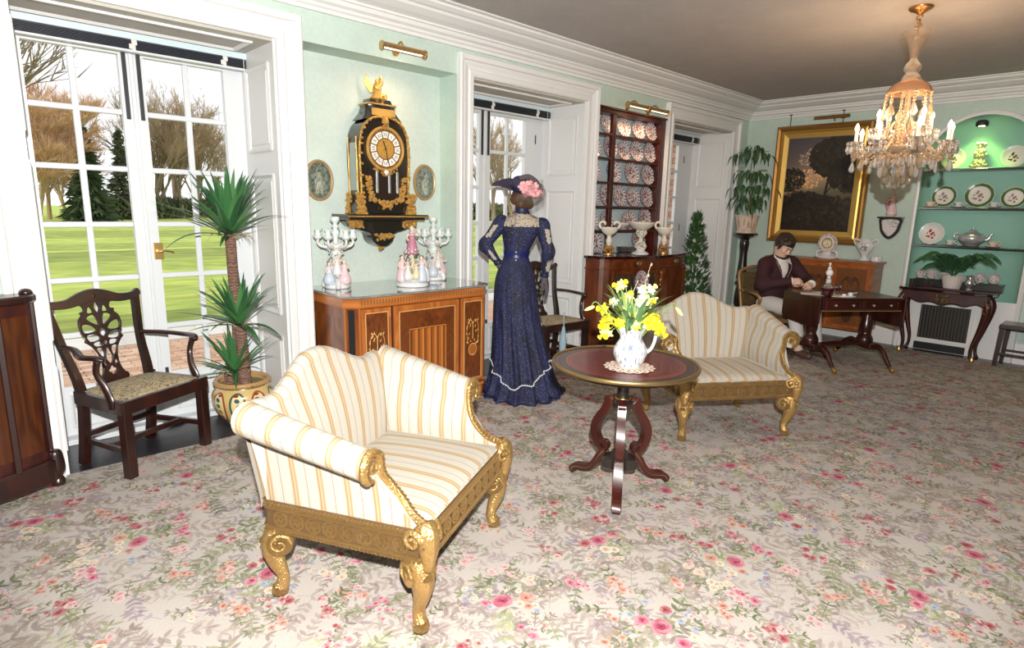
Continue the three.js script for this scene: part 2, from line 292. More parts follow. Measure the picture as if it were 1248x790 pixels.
// ---------- outside: terrace, lawn, trees ----------
{
  const r = rng(31);
  const grassTex = dataTex(512, 512, (u, v) => { const k = 0.55 * N1(u * 60, v * 14, 60) + 0.45 * N2(u * 25, v * 25, 25); return [lerp(124, 192, k), lerp(156, 207, k), lerp(64, 108, k)]; });
  const yG = -0.15;
  // mown bands run parallel to the house, each its own strip of turf
  const edges = [-8.72, -10.2, -13.5, -16.5, -19.6, -23.2, -23.9, -27, -31, -38, -50, -160], tone = [0.62, 0.98, 1.1, 0.95, 0.72, 1.3, 0.86, 1.12, 0.8, 1.12, 1.2];
  const lawn = structGroup('ground');
  for (let i = 0; i < tone.length; i++) part('mown_band', uvm(box2(edges[i], edges[i + 1], yG - 0.3, yG, 60, -140), 0.12), std({ map: grassTex, color: RGB(1.05 * tone[i], 0.95 * tone[i], 0.85 * tone[i]), roughness: 1 }), lawn);
  // brick terrace with a pale stone border
  const terr = structGroup('terrace');
  part('bed', box2(-4.62, -8.72, -0.4, -0.2, 14, -30), std({ color: RGB(0.38, 0.32, 0.27), roughness: 1 }), terr);
  const bm = [[0.56, 0.34, 0.22], [0.62, 0.40, 0.28], [0.5, 0.30, 0.20], [0.66, 0.48, 0.36]].map((c) => std({ color: RGB(...c), roughness: 0.95, map: paintTex }));
  const bg = uvm(B(0.068, 0.06, 0.208, 0, 0, 0, 0.006), 3), rest = [], singles = [];
  for (let ix = 0; ix < 43; ix++) for (let iz = -4; iz < 34; iz++) {
    const x = -4.72 - 0.037 - ix * 0.0755, z = -0.2 - iz * 0.2165 - (ix % 2) * 0.108, dy = (r() - 0.5) * 0.008;
    singles.push([x, z, dy, r()]);
  }
  singles.sort((a, b) => (Math.abs(a[0] + 6.6) + Math.abs(a[1] + 1.3) * 0.9) - (Math.abs(b[0] + 6.6) + Math.abs(b[1] + 1.3) * 0.9));
  singles.forEach(([x, z, dy, k], i) => { if (i < 290) { const m = part('brick', bg, bm[Math.floor(k * 4)], terr); m.position.set(x, -0.18 + dy, z); m.rotation.y = (k - 0.5) * 0.04; } else rest.push(bg.clone().translate(x, -0.18 + dy, z)); });
  const rs = part('bricks_beyond', M(rest), bm[1], terr); rs.userData.kind = 'stuff';
  const sm = [0.66, 0.72, 0.6].map((k) => std({ color: RGB(k, k * 0.96, k * 0.88), roughness: 0.9, map: paintTex }));
  for (let k = 0; k < 24; k++) { const z0 = 2 - k * 0.62; part('slab', box2(-7.98, -8.70, -0.21, -0.145 + r() * 0.004, z0, z0 - 0.61, 0.008), sm[k % 3], terr); }
  struct('terrace_edge', box2(-4.62, -4.72, -0.4, -0.06, 14, -30), sm[2]);

  // trees
  const barkA = std({ color: RGB(0.30, 0.23, 0.16), roughness: 1 }), barkB = std({ color: RGB(0.42, 0.30, 0.18), roughness: 1, side: THREE.DoubleSide }), rust = std({ color: RGB(0.62, 0.40, 0.25), roughness: 1, side: THREE.DoubleSide }), fir = std({ color: RGB(0.075, 0.115, 0.05), roughness: 1, side: THREE.DoubleSide }), firB = std({ color: RGB(0.15, 0.17, 0.10), roughness: 1, side: THREE.DoubleSide });
  function tri(out, a, dir, len, w, rr) { const s = V3(rr() - 0.5, rr() - 0.5, rr() - 0.5).cross(dir).normalize().multiplyScalar(w); const b = a.clone().addScaledVector(dir, len); out.push(a.x - s.x, a.y - s.y, a.z - s.z, a.x + s.x, a.y + s.y, a.z + s.z, b.x, b.y, b.z); }
  function tris(a) { const g = new THREE.BufferGeometry(); g.setAttribute('position', new THREE.Float32BufferAttribute(a, 3)); g.computeVertexNormals(); return norm(g); }
  function bareGeo(seed, h, opt = {}) {
    const rr = rng(seed), wood = [], twig = [], { fork = 0.22, up = 0.25, ang = 0.62, lv = 4, twW = 0.016, twL = 0.9, twN = 4, f0 = 0.3, r0 = 0.2 } = opt;
    const grow = (p, d, len, rad, l) => {
      const q = p.clone(), pts = [p.clone()], dd = d.clone();
      for (let k = 0; k < 3; k++) { dd.add(V3((rr() - 0.5) * 0.28, (rr() - 0.5) * 0.1 + up * 0.12, (rr() - 0.5) * 0.28)).normalize(); q.addScaledVector(dd, len / 3); pts.push(q.clone()); }
      wood.push(tube(pts, [rad, rad * 0.85, rad * 0.72, rad * 0.55], l < 2 ? 6 : 4, { sub: 1, cap: false }));
      if (l >= lv - 1) { for (let k = 0; k < twN; k++) { const a = pts[1 + Math.floor(rr() * 3)]; tri(twig, a, dd.clone().add(V3(rr() - 0.5, rr() - 0.2, rr() - 0.5).multiplyScalar(1.5)).normalize(), twL * (0.5 + rr()), twW * (0.5 + rr()), rr); } }
      if (l >= lv) return;
      const n = l === 0 ? 7 : 3 + (rr() < 0.4 ? 1 : 0);
      for (let k = 0; k < n; k++) { const t = l === 0 ? f0 + (1 - f0) * k / (n - 1) : 0.4 + 0.6 * rr(), a = pts[0].clone().lerp(pts[3], t), az = rr() * TAU, e = ang * (0.6 + 0.7 * rr());
        const s = V3(Math.cos(az), 0, Math.sin(az)); s.addScaledVector(dd, -s.dot(dd)).normalize(); grow(a, dd.clone().multiplyScalar(Math.cos(e)).addScaledVector(s, Math.sin(e)).normalize(), len * (0.58 + 0.2 * rr()), rad * 0.5, l + 1); }
    };
    grow(V3(0, -0.1, 0), V3((rr() - 0.5) * 0.1, 1, (rr() - 0.5) * 0.1).normalize(), h * 0.44, r0, 0);
    return [M(wood), tris(twig)];
  }
  function firGeo(seed, h, w, n, droop) {
    const rr = rng(seed), t = [];
    for (let i = 0; i < n; i++) { const y = h * (0.06 + 0.94 * Math.pow(rr(), 1.25)), k = 1 - y / h, rad = w * (k * 0.9 + 0.06) * (0.55 + 0.45 * rr()), az = rr() * TAU, d = V3(Math.cos(az), -droop * (0.5 + rr()), Math.sin(az)).normalize();
      const q = V3(0, y, 0); for (let s = 0; s < 5; s++) { const a = q.clone().addScaledVector(d, rad * (0.1 + 0.2 * s)); tri(t, a, d.clone().add(V3(rr() - 0.5, rr() - 0.6, rr() - 0.5).multiplyScalar(1.2)).normalize(), 0.35 + 0.5 * k, 0.10 + 0.1 * rr(), rr); } }
    return [M(CY(h * 0.022, h * 0.003, h * 0.97, 0, 0, 0, 6)), tris(t)];
  }
  const bare = [bareGeo(11, 11, { ang: 0.4, r0: 0.24 }), bareGeo(23, 10.5, { ang: 0.34, r0: 0.2 }), bareGeo(37, 11.5, { ang: 0.5, r0: 0.22 })];
  const rusty = [bareGeo(51, 10.5, { lv: 5, twN: 9, twW: 0.026, twL: 0.9, ang: 0.5, f0: 0.12 }), bareGeo(67, 9.5, { lv: 5, twN: 9, twW: 0.026, twL: 0.9, ang: 0.5, f0: 0.12 })];
  function tree(name, [w, t], mw, mt, x, z, s, ry, label, group) { const o = thing(name, label, 'tree', [x, yG - 0.02, z], ry, group); part('trunk', w, mw, o); part(name === 'fir_tree' ? 'foliage' : 'twigs', t, mt, o).userData.kind = 'stuff'; o.scale.setScalar(s); return o; }
  const gb = 'bare trees beyond the lawn';
  tree('bare_tree', rusty[0], barkB, rust, -52.5, -5.0, 0.85, 0, 'rust-brown bushy bare tree, leftmost beyond the lawn');
  tree('bare_tree', rusty[1], barkB, rust, -58.5, -6.2, 0.95, 2, 'rust-brown bare tree between the leftmost tree and the dark fir');
  tree('bare_tree', rusty[0], barkB, rust, -66, -8.2, 0.8, 3.1, 'rust-brown bare tree partly hidden just behind the dark fir');
  tree('fir_tree', firGeo(5, 6.9, 2.1, 620, 0.35), barkA, fir, -54.2, -8.2, 1, 0, 'dark green fir tree at the far edge of the lawn');
  tree('fir_tree', firGeo(9, 7.2, 1.5, 240, 0.1), barkA, firB, -59.2, -11.4, 1, 0, 'thin greyish pine right of the dark fir');
  [[-59.5, -13.5, 0.95, 0, 0], [-63, -15.4, 0.9, 1, 1], [-67.5, -17.6, 1.0, 2, 2], [-64.5, -18.4, 0.95, 3, 0], [-71, -22.3, 0.95, 4, 1], [-75, -25.2, 0.9, 5, 2], [-61.5, -14.6, 1.0, 2.5, 1], [-66, -17.0, 0.9, 3.6, 1], [-66.5, -19.6, 1.05, 1.4, 2], [-62, -16.6, 0.8, 5.2, 0]].forEach(([x, z, s, ry, k], i) =>
    tree('bare_tree', bare[k], barkA, barkB, x, z, s, ry, ['first tall bare tree right of the door meeting stile', 'second tall bare tree in the row behind the large yucca', 'third bare tree of the row, in the middle of the right door leaf', 'fourth bare tree of the row, nearest behind the yucca tips', 'fifth bare tree of the row, by the right edge of the door', 'last bare tree of the row, farthest from the house', 'slim bare tree squeezed between the first and second of the row', 'slim bare tree just right of the second in the row', 'spreading bare tree between the fourth and fifth of the row', 'shortest bare tree standing in front of the row'][i]));
  [[-35.5, -30.8, 0.75, 1, 2], [-38.5, -34.5, 0.8, 4, 0], [-47, -44.5, 0.9, 0, 1]].forEach(([x, z, s, ry, k], i) =>
    tree('bare_tree', bare[k], barkA, barkB, x, z, s, ry, ["bare tree seen through the middle window left of the woman", "bare tree through the middle window, directly behind the woman's hat", 'farthest bare tree seen through the middle window'][i]));
  // one near tree whose bare branches hang into the top of the view
  tree('bare_tree', bare[1], barkA, barkA, -22, -0.2, 0.95, 2.4, 'nearest bare tree, its thin branches hanging across the top left panes');
  // dark undergrowth under the trees
  const hr = rng(77), ht = []; for (let i = 0; i < 5200; i++) { const k = hr(); tri(ht, V3(lerp(-58, -92, k) + (hr() - 0.5) * 3, hr() * 1.5, lerp(-11, -40, k) + (hr() - 0.5) * 3), V3(hr() - 0.5, 0.6, hr() - 0.5).normalize(), 0.7, 0.16, hr); }
  const hm = solo('hedge', tris(ht).translate(0, yG, 0), std({ color: RGB(0.10, 0.12, 0.06), roughness: 1, side: THREE.DoubleSide }), 'dark low undergrowth along the foot of the bare trees', 'hedge'); hm.userData.kind = 'stuff';
  const ht2 = []; for (let i = 0; i < 3200; i++) { const k = hr(); tri(ht2, V3(lerp(-70, -40, k) + (hr() - 0.5) * 3, hr() * 1.7, lerp(-44, -60, k) + (hr() - 0.5) * 3), V3(hr() - 0.5, 0.6, hr() - 0.5).normalize(), 0.8, 0.2, hr); }
  const hm2 = solo('hedge', tris(ht2).translate(0, yG, 0), std({ color: RGB(0.16, 0.16, 0.09), roughness: 1, side: THREE.DoubleSide }), 'brown-green far hedge seen through the middle window', 'hedge'); hm2.userData.kind = 'stuff';
  // brick return wing seen past the far window
  const wg = structGroup('wall_wing'), zf = -7.62;
  part('core', box2(-4.7, -7.1, -0.3, 4.2, zf - 0.02, zf - 0.35), std({ color: RGB(0.42, 0.36, 0.30), roughness: 1 }), wg);
  const wb = [[0.44, 0.23, 0.15], [0.52, 0.29, 0.19], [0.38, 0.20, 0.14], [0.5, 0.34, 0.25]].map((c) => std({ color: RGB(...c), roughness: 0.95 })), wgeo = B(0.215, 0.065, 0.03, 0, 0, 0, 0.004);
  const far = []; let n = 0;
  for (let row = 0; row < 56; row++) for (let c = 0; c < 10; c++) { const x = -4.735 - c * 0.225 - (row % 2) * 0.112, y = -0.1 + row * 0.075; if (c < 5 && y > 0.7 && y < 3.0 && n < 290) { const m = part('brick', wgeo, wb[Math.floor(r() * 4)], wg); m.position.set(x, y, zf - 0.008 + r() * 0.004); n++; } else far.push(wgeo.clone().translate(x, y, zf - 0.008)); }
  for (let row = 1; row < 56; row += 2) far.push(B(0.1, 0.065, 0.03, -4.675, -0.1 + row * 0.075, zf - 0.008, 0.004));
  part('bricks_beyond', M(far), wb[0], wg).userData.kind = 'stuff';
}
// ---------- venetian blinds pulled up at the window heads ----------
OP.forEach(([a, b, t], i) => {
  const z0 = [-0.33, -3.15, -6.22][i], z1 = [-1.672, -4.70, -7.72][i], yb = [2.405, 2.42, 2.43][i], x = XG + 0.075;
  const o = thing('venetian_blind', ['pulled-up blind with dark slats above the nearest glass doors', 'pulled-up blind with dark slats above the woman in blue', 'pulled-up blind with dark slats in the farthest window'][i], 'blind', [x, yb, (z0 + z1) / 2]);
  const L = Math.abs(z1 - z0), ht = t - 0.016 - yb;
  part('headrail', B(0.055, 0.04, L, 0, ht - 0.022, 0, 0.004), std({ color: RGB(0.62, 0.74, 0.78), roughness: 0.4 }), o);
  part('bottom_rail', B(0.05, 0.014, L, 0, 0.007, 0, 0.004), mk.doorWhite, o);
  const sm = std({ color: RGB(0.035, 0.04, 0.055), roughness: 0.4 }), sg = B(0.048, 0.0028, L - 0.01, 0, 0, 0), ns = Math.floor((ht - 0.06) / 0.006);
  for (let k = 0; k < ns; k++) { const m = part('slat', sg, sm, o); m.position.y = 0.019 + k * (ht - 0.062) / ns; }
  const tm = std({ color: RGB(0.7, 0.7, 0.66), roughness: 0.8 });
  for (const f of [-0.37, 0.02]) part('ladder_tape', M(B(0.004, ht - 0.04, 0.02, 0.027, (ht - 0.03) / 2 + 0.004, f * L), B(0.006, 0.03, 0.03, 0.03, 0.03, f * L + 0.01, 0.003), B(0.006, 0.03, 0.026, 0.032, 0.055, f * L - 0.006, 0.003)), tm, o);
  part('cord', B(0.003, ht - 0.01, 0.003, 0.033, ht / 2, -L * 0.46), tm, o);
});
// ---------- fitted floral carpet ----------
{
  const S = 1900, W = 1.9;   // texture side in pixels and in metres
  const r = rng(2024);
  const t = canvasTex(S, S, (c) => {
    c.fillStyle = '#d0c9c0'; c.fillRect(0, 0, S, S);
    const px = S / W, wrap = (x, y, rad, f) => { for (const dx of [-S, 0, S]) for (const dy of [-S, 0, S]) if (x + dx > -rad && x + dx < S + rad && y + dy > -rad && y + dy < S + rad) { c.save(); c.translate(x + dx, y + dy); f(); c.restore(); } };
    for (let i = 0; i < 260; i++) { const x = r() * S, y = r() * S, R = 60 + r() * 120, a = 0.05 + r() * 0.08, k = r() < 0.5; wrap(x, y, R, () => { const g = c.createRadialGradient(0, 0, 0, 0, 0, R); g.addColorStop(0, k ? `rgba(226,222,212,${a * 2})` : `rgba(178,166,158,${a})`); g.addColorStop(1, 'rgba(200,190,180,0)'); c.fillStyle = g; c.fillRect(-R, -R, 2 * R, 2 * R); }); }
    const pick = (a) => a[Math.floor(r() * a.length)];
    const leaf = (l, w, col) => { c.fillStyle = col; c.beginPath(); c.moveTo(0, 0); c.quadraticCurveTo(l * 0.4, -w, l, 0); c.quadraticCurveTo(l * 0.45, w, 0, 0); c.fill(); };
    const spray = (x, y, a, n, L, cols, al) => { const seed = [...Array(n)].map(() => [r(), r(), pick(cols)]); const bend = (r() - 0.5) * 0.09;
      wrap(x, y, L * 1.8, () => { c.globalAlpha = al; c.rotate(a); c.strokeStyle = cols[0]; c.lineWidth = 3; for (let i = 0; i < n; i++) { c.beginPath(); c.moveTo(0, 0); c.lineTo(L / n, 0); c.stroke(); c.translate(L / n, 0); c.rotate(bend); for (const s of [-1, 1]) { c.save(); c.rotate(s * (0.7 + 0.4 * seed[i][0])); leaf(L * 0.3 * (0.7 + 0.5 * seed[i][1]), L * 0.1, seed[i][2]); c.restore(); } } leaf(L * 0.25, L * 0.07, cols[0]); c.globalAlpha = 1; }); };
    const bloom = (x, y, R, cols, petals = 7) => { const a0 = r() * TAU, v = [...Array(60)].map(() => r());
      wrap(x, y, R * 1.4, () => { c.rotate(a0); let q = 0; for (let ring = 3; ring >= 0; ring--) { const n = petals - (3 - ring), rr = R * (0.22 + 0.26 * ring); for (let i = 0; i < n; i++) { const a = i / n * TAU + ring * 0.5; c.fillStyle = cols[Math.min(cols.length - 1, Math.floor(v[q++ % 60] * 1.2 + (3 - ring) * 0.75))]; c.beginPath(); c.ellipse(Math.cos(a) * rr * 0.62, Math.sin(a) * rr * 0.5, rr * 0.52, rr * 0.4, a + 1.2, 0, TAU); c.fill(); } } c.fillStyle = cols[cols.length - 1]; c.beginPath(); c.arc(0, 0, R * 0.16, 0, TAU); c.fill(); }); };
    const pink = ['#e0a0ab', '#d47b8d', '#c05068', '#a23350'], rose = ['#d895a0', '#c56c80', '#ae4862', '#93304c'], coral = ['#dfb9a6', '#d09a86', '#be7768', '#a05a50'], red = ['#c98c88', '#b5666a', '#9c4852', '#843640'], blue = ['#bcc3cd', '#a5b0c2', '#8e9ab6', '#7c86a4'], cream = ['#ece4d2', '#e0cdb2', '#d8b594', '#c3987a'], pale = ['#e9cfc8', '#dfb5b1', '#d09a9b', '#b87c80'];
    const taupe = ['#9c8d82', '#a99a8e', '#8f7f77', '#b1a396'], green = ['#77805a', '#8d9468', '#5f6b48', '#9aa27a'], lime = ['#b5bd8c', '#a5b07c', '#c4caa2'], mauve = ['#a08f9a', '#b09fab', '#8f7f8e'];
    const far = (list, x, y) => Math.min(9e9, ...list.map(([a, b]) => Math.hypot(Math.min(Math.abs(a - x), S - Math.abs(a - x)), Math.min(Math.abs(b - y), S - Math.abs(b - y)))));
    // big bouquets on a staggered lattice, smaller clusters between, sprays to fill
    const big = []; for (let i = 0; i < 3; i++) for (let j = 0; j < 3; j++) big.push([(i + 0.5 + (r() - 0.5) * 0.3) * S / 3, (j + 0.25 + 0.5 * (i % 2) + (r() - 0.5) * 0.2) * S / 3]);
    for (let i = 0; i < 560; i++) spray(r() * S, r() * S, r() * TAU, 3 + Math.floor(r() * 3), 90 + r() * 110, pick([taupe, taupe, taupe, taupe, mauve, green]), 0.4 + 0.25 * r());
    for (const [x, y] of big) {
      for (let i = 0; i < 7; i++) spray(x + (r() - 0.5) * 60, y + (r() - 0.5) * 60, r() * TAU, 4, 120 + r() * 70, pick([green, lime, lime, taupe]), 0.75);
      for (let i = 0; i < 22; i++) { const a = r() * TAU, d = 60 + r() * 120; bloom(x + Math.cos(a) * d, y + Math.sin(a) * d, 9 + r() * 9, pick([blue, blue, cream, mauve.concat(mauve), pale]), 5); }
      for (let i = 0; i < 4; i++) { const a = r() * TAU, d = 70 + r() * 60; bloom(x + Math.cos(a) * d, y + Math.sin(a) * d * 0.8, 18 + r() * 14, pick([coral, pale, cream, red, pink])); }
      bloom(x, y, 42, rose, 8);
    }
    const small = []; let tries = 0; while (small.length < 70 && tries++ < 4000) { const x = r() * S, y = r() * S; if (far(big, x, y) > 170 && far(small, x, y) > 112) small.push([x, y]); }
    small.forEach(([x, y], i) => {
      const pal = [red, coral, pink, pale, red, cream, coral][i % 7];
      for (let k = 0; k < 4; k++) spray(x, y, r() * TAU, 3, 60 + r() * 60, pick([green, taupe, green]), 0.85);
      const n = 3 + Math.floor(r() * 5); for (let k = 0; k < n; k++) bloom(x + (r() - 0.5) * 110, y + (r() - 0.5) * 80, 10 + r() * 15, pick([pal, pal, pale]), 6);
      for (let k = 0; k < 6; k++) bloom(x + (r() - 0.5) * 130, y + (r() - 0.5) * 90, 5 + r() * 5, pal, 5);
    });
    // pile
    const im = c.getImageData(0, 0, S, S), d = im.data; for (let i = 0; i < d.length; i += 4) { const k = 0.93 + 0.14 * r(); d[i] *= k; d[i + 1] *= k; d[i + 2] *= k; } c.putImageData(im, 0, 0);
  }, { rep: [1 / W, 1 / W] });
  const bump = dataTex(256, 256, (u, v, x, y) => { const k = 90 + 120 * N1(u * 128, v * 128, 128) * (x % 2 ? 1 : 0.8); return [k, k, k]; }, { srgb: false, rep: [4, 4] });
  const sh = new THREE.Shape(); const pts = [[XA, -14.0], [XA, 8.0], [8.96, 8.0], [8.96, -14.0]]; sh.setFromPoints(pts.map((p) => V2(...p)));
  const g = uvm(new THREE.ExtrudeGeometry(sh, { depth: 0.008, bevelEnabled: false }).rotateX(-Math.PI / 2));
  solo('floral_carpet', g, std({ map: t, color: RGB(0.71, 0.70, 0.705), bumpMap: bump, bumpScale: 0.003, roughness: 1 }), 'fitted grey-beige carpet woven with pink roses and leaf sprays', 'carpet');
}
// ---------- gilt armchairs in striped silk ----------
const giltBump = dataTex(256, 256, (u, v) => { const k = 255 * (0.6 * N1(u * 40, v * 40, 40) + 0.4 * N2(u * 60, v * 60, 60)); return [k, k, k]; }, { srgb: false, rep: [6, 6] });
const gilt = std({ color: RGB(0.50, 0.315, 0.115), metalness: 0.68, roughness: 0.28, bumpMap: giltBump, bumpScale: 0.004 });
const giltDark = std({ color: RGB(0.17, 0.095, 0.035), metalness: 0.4, roughness: 0.5, bumpMap: giltBump, bumpScale: 0.002 });
const stripes = dataTex(512, 256, (u, v) => {
  const p = (u % 1), n = 0.5 * N1(u * 60, v * 200, 64) + 0.5 * N2(u * 30, v * 8, 32); let c = [214, 209, 197];
  const band = (a, b, col, k = 1, soft = 0.012) => { const t = clamp((p - a) / soft, 0, 1) * clamp((b - p) / soft, 0, 1) * k * (0.75 + 0.4 * n); c = c.map((q, i) => lerp(q, col[i], clamp(t, 0, 1))); };
  band(0.04, 0.34, [206, 182, 142], 0.8, 0.06); band(0.09, 0.17, [168, 126, 76], 0.8, 0.04); band(0.22, 0.30, [180, 140, 90], 0.75, 0.04); band(0.46, 0.475, [200, 192, 178], 0.6, 0.006); band(0.655, 0.69, [150, 128, 108], 0.8, 0.01); band(0.73, 0.745, [190, 176, 158], 0.6, 0.006); band(0.6, 0.615, [190, 176, 158], 0.6, 0.006);
  const k = 0.95 + 0.09 * n; return c.map((q) => clamp(q * k, 0, 255));
}, { rep: [1 / 0.115, 1 / 0.3] });
const silk = phys({ map: stripes, color: RGB(0.70, 0.69, 0.68), roughness: 0.6, sheen: 0.4, sheenRoughness: 0.4, sheenColor: RGB(0.9, 0.85, 0.7) });
function rosette(r, d) {   // flower boss in a ring
  const g = [new THREE.TorusGeometry(r * 0.92, r * 0.16, 5, 14)]; for (let i = 0; i < 5; i++) { const a = i / 5 * TAU; g.push(SP(r * 0.3, Math.cos(a) * r * 0.42, Math.sin(a) * r * 0.42, 0, 6, 4, [1, 1, 0.7])); } g.push(SP(r * 0.2, 0, 0, d * 0.4, 6, 4));
  return M(g);
}
function spiral(r, turns, w, n = 26) { const p = []; for (let i = 0; i <= n; i++) { const t = i / n, a = t * turns * TAU, q = r * (1 - 0.8 * t); p.push([Math.cos(a) * q, Math.sin(a) * q, 0.006 * t]); } return tube(p, p.map((_, i) => w * (1 - 0.5 * i / n)), 6, { sub: 1 }); }
function beads(pts, r, step) { const c = new THREE.CatmullRomCurve3(pts.map((p) => V3(...p)), false, 'centripetal'), L = c.getLength(), n = Math.max(2, Math.round(L / step)), g = []; for (let i = 0; i <= n; i++) { const p = c.getPointAt(i / n); g.push(SP(r, p.x, p.y, p.z, 6, 4)); } return M(g); }
function makeArmchair() {
  const o = thing('gilt_armchair', 'striped silk armchair with carved gilt frame, nearest the camera', 'armchair');
  const hw = 0.415, hd = 0.35, y0 = 0.285, y1 = 0.405;
  // back: camel crest, reclined, rolled over at the top
  const crest = (x) => { const a = Math.abs(x); return 0.785 + 0.125 * Math.exp(-Math.pow(a / 0.21, 2.3)) + 0.018 * Math.exp(-Math.pow((a - 0.41) / 0.07, 2)); };
  const back = surf((u, s) => {
    const q = u * 2 - 1, e = Math.sqrt(Math.max(0, 1 - Math.pow(Math.abs(q), 14))), x0 = q * 0.455, H = crest(x0) - (Math.abs(q) > 0.93 ? (Math.abs(q) - 0.93) * 0.45 : 0);
    let y, z, w; const r = 0.042;
    const zi = (h) => -0.235 - 0.12 * clamp((h - 0.4) / 0.5, 0, 1.2) + 0.022 * Math.sin(clamp((h - 0.4) / 0.45, 0, 1) * Math.PI);
    if (s < 0.45) { const t = s / 0.45; y = lerp(0.36, H - r, t); z = zi(y); }
    else if (s < 0.75) { const a = Math.PI * (1 - (s - 0.45) / 0.30 * 1.45), c = zi(H - r); y = H - r + Math.sin(a) * r; z = c - r + -Math.cos(a) * r; const k = 1; z = c - r - Math.cos(a) * r * k; z = c - r + Math.cos(Math.PI - a) * r; }
    else { const t = (s - 0.75) / 0.25, ye = H - r * 1.9, ze = zi(H - r) - r * 1.55; y = lerp(ye, 0.36, t); z = lerp(ze, -0.37, Math.pow(t, 0.6)); }
    w = lerp(0.40, 0.475, clamp((y - 0.4) / 0.35, 0, 1)) / 0.455;
    const zm = -0.36; z = lerp(zm, z, 0.25 + 0.75 * e);
    return [x0 * w, y, z];
  }, 40, 44, (u, s) => [(u * 2 - 1) * 0.455 + 0.9, s * 0.9]);
  part('back', flipIdx(back), silk, o);
  // arms: rolled over outwards, front edge swept back as it rises
  const prof = []; const P = (a, b) => prof.push([a, b]);
  [[0, 0.38], [-0.012, 0.46], [-0.012, 0.54], [0.0, 0.62], [0.022, 0.685]].forEach((q) => P(...q));
  for (let i = 0; i <= 20; i++) { const a = (165 - i * 16) * Math.PI / 180; P(0.078 + Math.cos(a) * 0.056, 0.728 + Math.sin(a) * 0.056); }
  [[0.044, 0.66], [0.034, 0.58], [0.022, 0.48], [0.016, 0.405]].forEach((q) => P(...q));
  const pl = [0]; for (let i = 1; i < prof.length; i++) pl.push(pl[i - 1] + Math.hypot(prof[i][0] - prof[i - 1][0], prof[i][1] - prof[i - 1][1]));
  const zf = (h) => 0.335 - 0.155 * Math.pow(clamp((h - 0.43) / 0.22, 0, 1), 0.5) - 0.02 * clamp((h - 0.6) / 0.15, 0, 1);
  const dr = (h) => 0.085 * clamp((h - 0.43) / 0.24, 0, 1);
  const armG = surf((u, s) => { const t = s * (prof.length - 1), k = Math.min(Math.floor(t), prof.length - 2), f = t - k, a = lerp(prof[k][0], prof[k + 1][0], f), h = lerp(prof[k][1], prof[k + 1][1], f), z = lerp(zf(h), -0.33, u);
    const fl = 1 + 0.25 * u, up = 0.035 * u * clamp((h - 0.5) / 0.25, 0, 1) - dr(h) * (1 - u); return [0.385 + a * fl, h + up, z]; }, 14, (prof.length - 1) * 1, (u, s) => { const t = s * (prof.length - 1), k = Math.min(Math.floor(t), prof.length - 2), h = lerp(prof[k][1], prof[k + 1][1], t - k); return [lerp(zf(h), -0.33, u) + 0.9, lerp(pl[k], pl[k + 1], t - k)]; });
  // front closing face of the arm, in the plane of the swept edge
  const fs = []; { const N = prof.length; const mid = (i) => { const [a, h] = prof[i]; return [0.385 + a, h - dr(h), zf(h)]; }; const c = [0.385 + 0.078, 0.643, zf(0.728) + 0.006]; const pos = []; const tri3 = (A, Bq, C) => pos.push(...A, ...Bq, ...C);
    const outS = N - 5, idx0 = 4; for (let i = idx0; i < outS; i++) tri3(mid(i), c, mid(i + 1)); for (let i = 0; i < 4; i++) { const j = N - 1 - i, j2 = N - 2 - i; tri3(mid(i), mid(i + 1), mid(j)); tri3(mid(i + 1), mid(j2), mid(j)); } tri3(mid(4), c, mid(outS));
    const g = new THREE.BufferGeometry(); g.setAttribute('position', new THREE.Float32BufferAttribute(pos, 3)); g.computeVertexNormals(); fs.push(uvm(g)); }
  const edge = [[0.335 + 0.075, 0.425], [0.0, 0.46], [-0.012, 0.54], [0.0, 0.62], [0.024, 0.69]].map((q, i) => i ? [0.385 + q[0], q[1] - dr(q[1]), zf(q[1]) + 0.004] : [0.40, 0.425, 0.338]);
  const roll = []; for (let i = 0; i <= 8; i++) { const a = (160 - i * 28) * Math.PI / 180; roll.push([0.463 + Math.cos(a) * 0.05, 0.643 + Math.sin(a) * 0.05, zf(0.72) + 0.006]); }
  const curve = [...edge, ...roll];
  const volute = spiral(0.036, 1.6, 0.009).rotateZ(-1.0).translate(0.463, 0.643, zf(0.72) + 0.008);
  const trimG = M(tube(curve, 0.016, 8, { sub: 3 }), beads(curve.map(([x, y, z]) => [x - 0.008, y, z + 0.011]), 0.0105, 0.017), volute, SP(0.014, 0.463, 0.643, zf(0.72) + 0.01, 8, 6));
  const pipe = tube([[0.5, 0.605, 0.15], [0.51, 0.64, 0.0], [0.52, 0.69, -0.2], [0.525, 0.715, -0.3]].map(([x, y, z]) => [x - 0.055, y - 0.018, z]), 0.005, 6, { sub: 2 });
  for (const sg of [1, -1]) {
    const mir = (g) => { g = norm(g.clone()); return sg < 0 ? flip(g.scale(-1, 1, 1)) : g; };
    const a = part('arm', M(mir(flipIdx(armG.clone())), mir(fs[0])), silk, o); a.material = silkBoth;
    part('arm_trim', mir(trimG), gilt, a); part('piping', mir(pipe), std({ color: RGB(0.28, 0.17, 0.09), roughness: 0.8 }), a);
  }
  // seat
  const seat = surf((u, v) => { const x = (u * 2 - 1), z = (v * 2 - 1), ex = Math.pow(Math.abs(x), 8), ez = Math.pow(Math.abs(z), 10); const h = 0.432 + 0.022 * (1 - x * x) * (1 - z * z) - 0.03 * Math.max(ex, ez); return [x * 0.40, h, 0.04 + z * 0.30]; }, 24, 24, (u, v) => [(u * 2 - 1) * 0.40 + 0.9, v * 0.6]);
  part('seat', M(seat, uvm(B(0.80, 0.03, 0.60, 0, 0.395, 0.04, 0.008), 1, false)), silk, o);
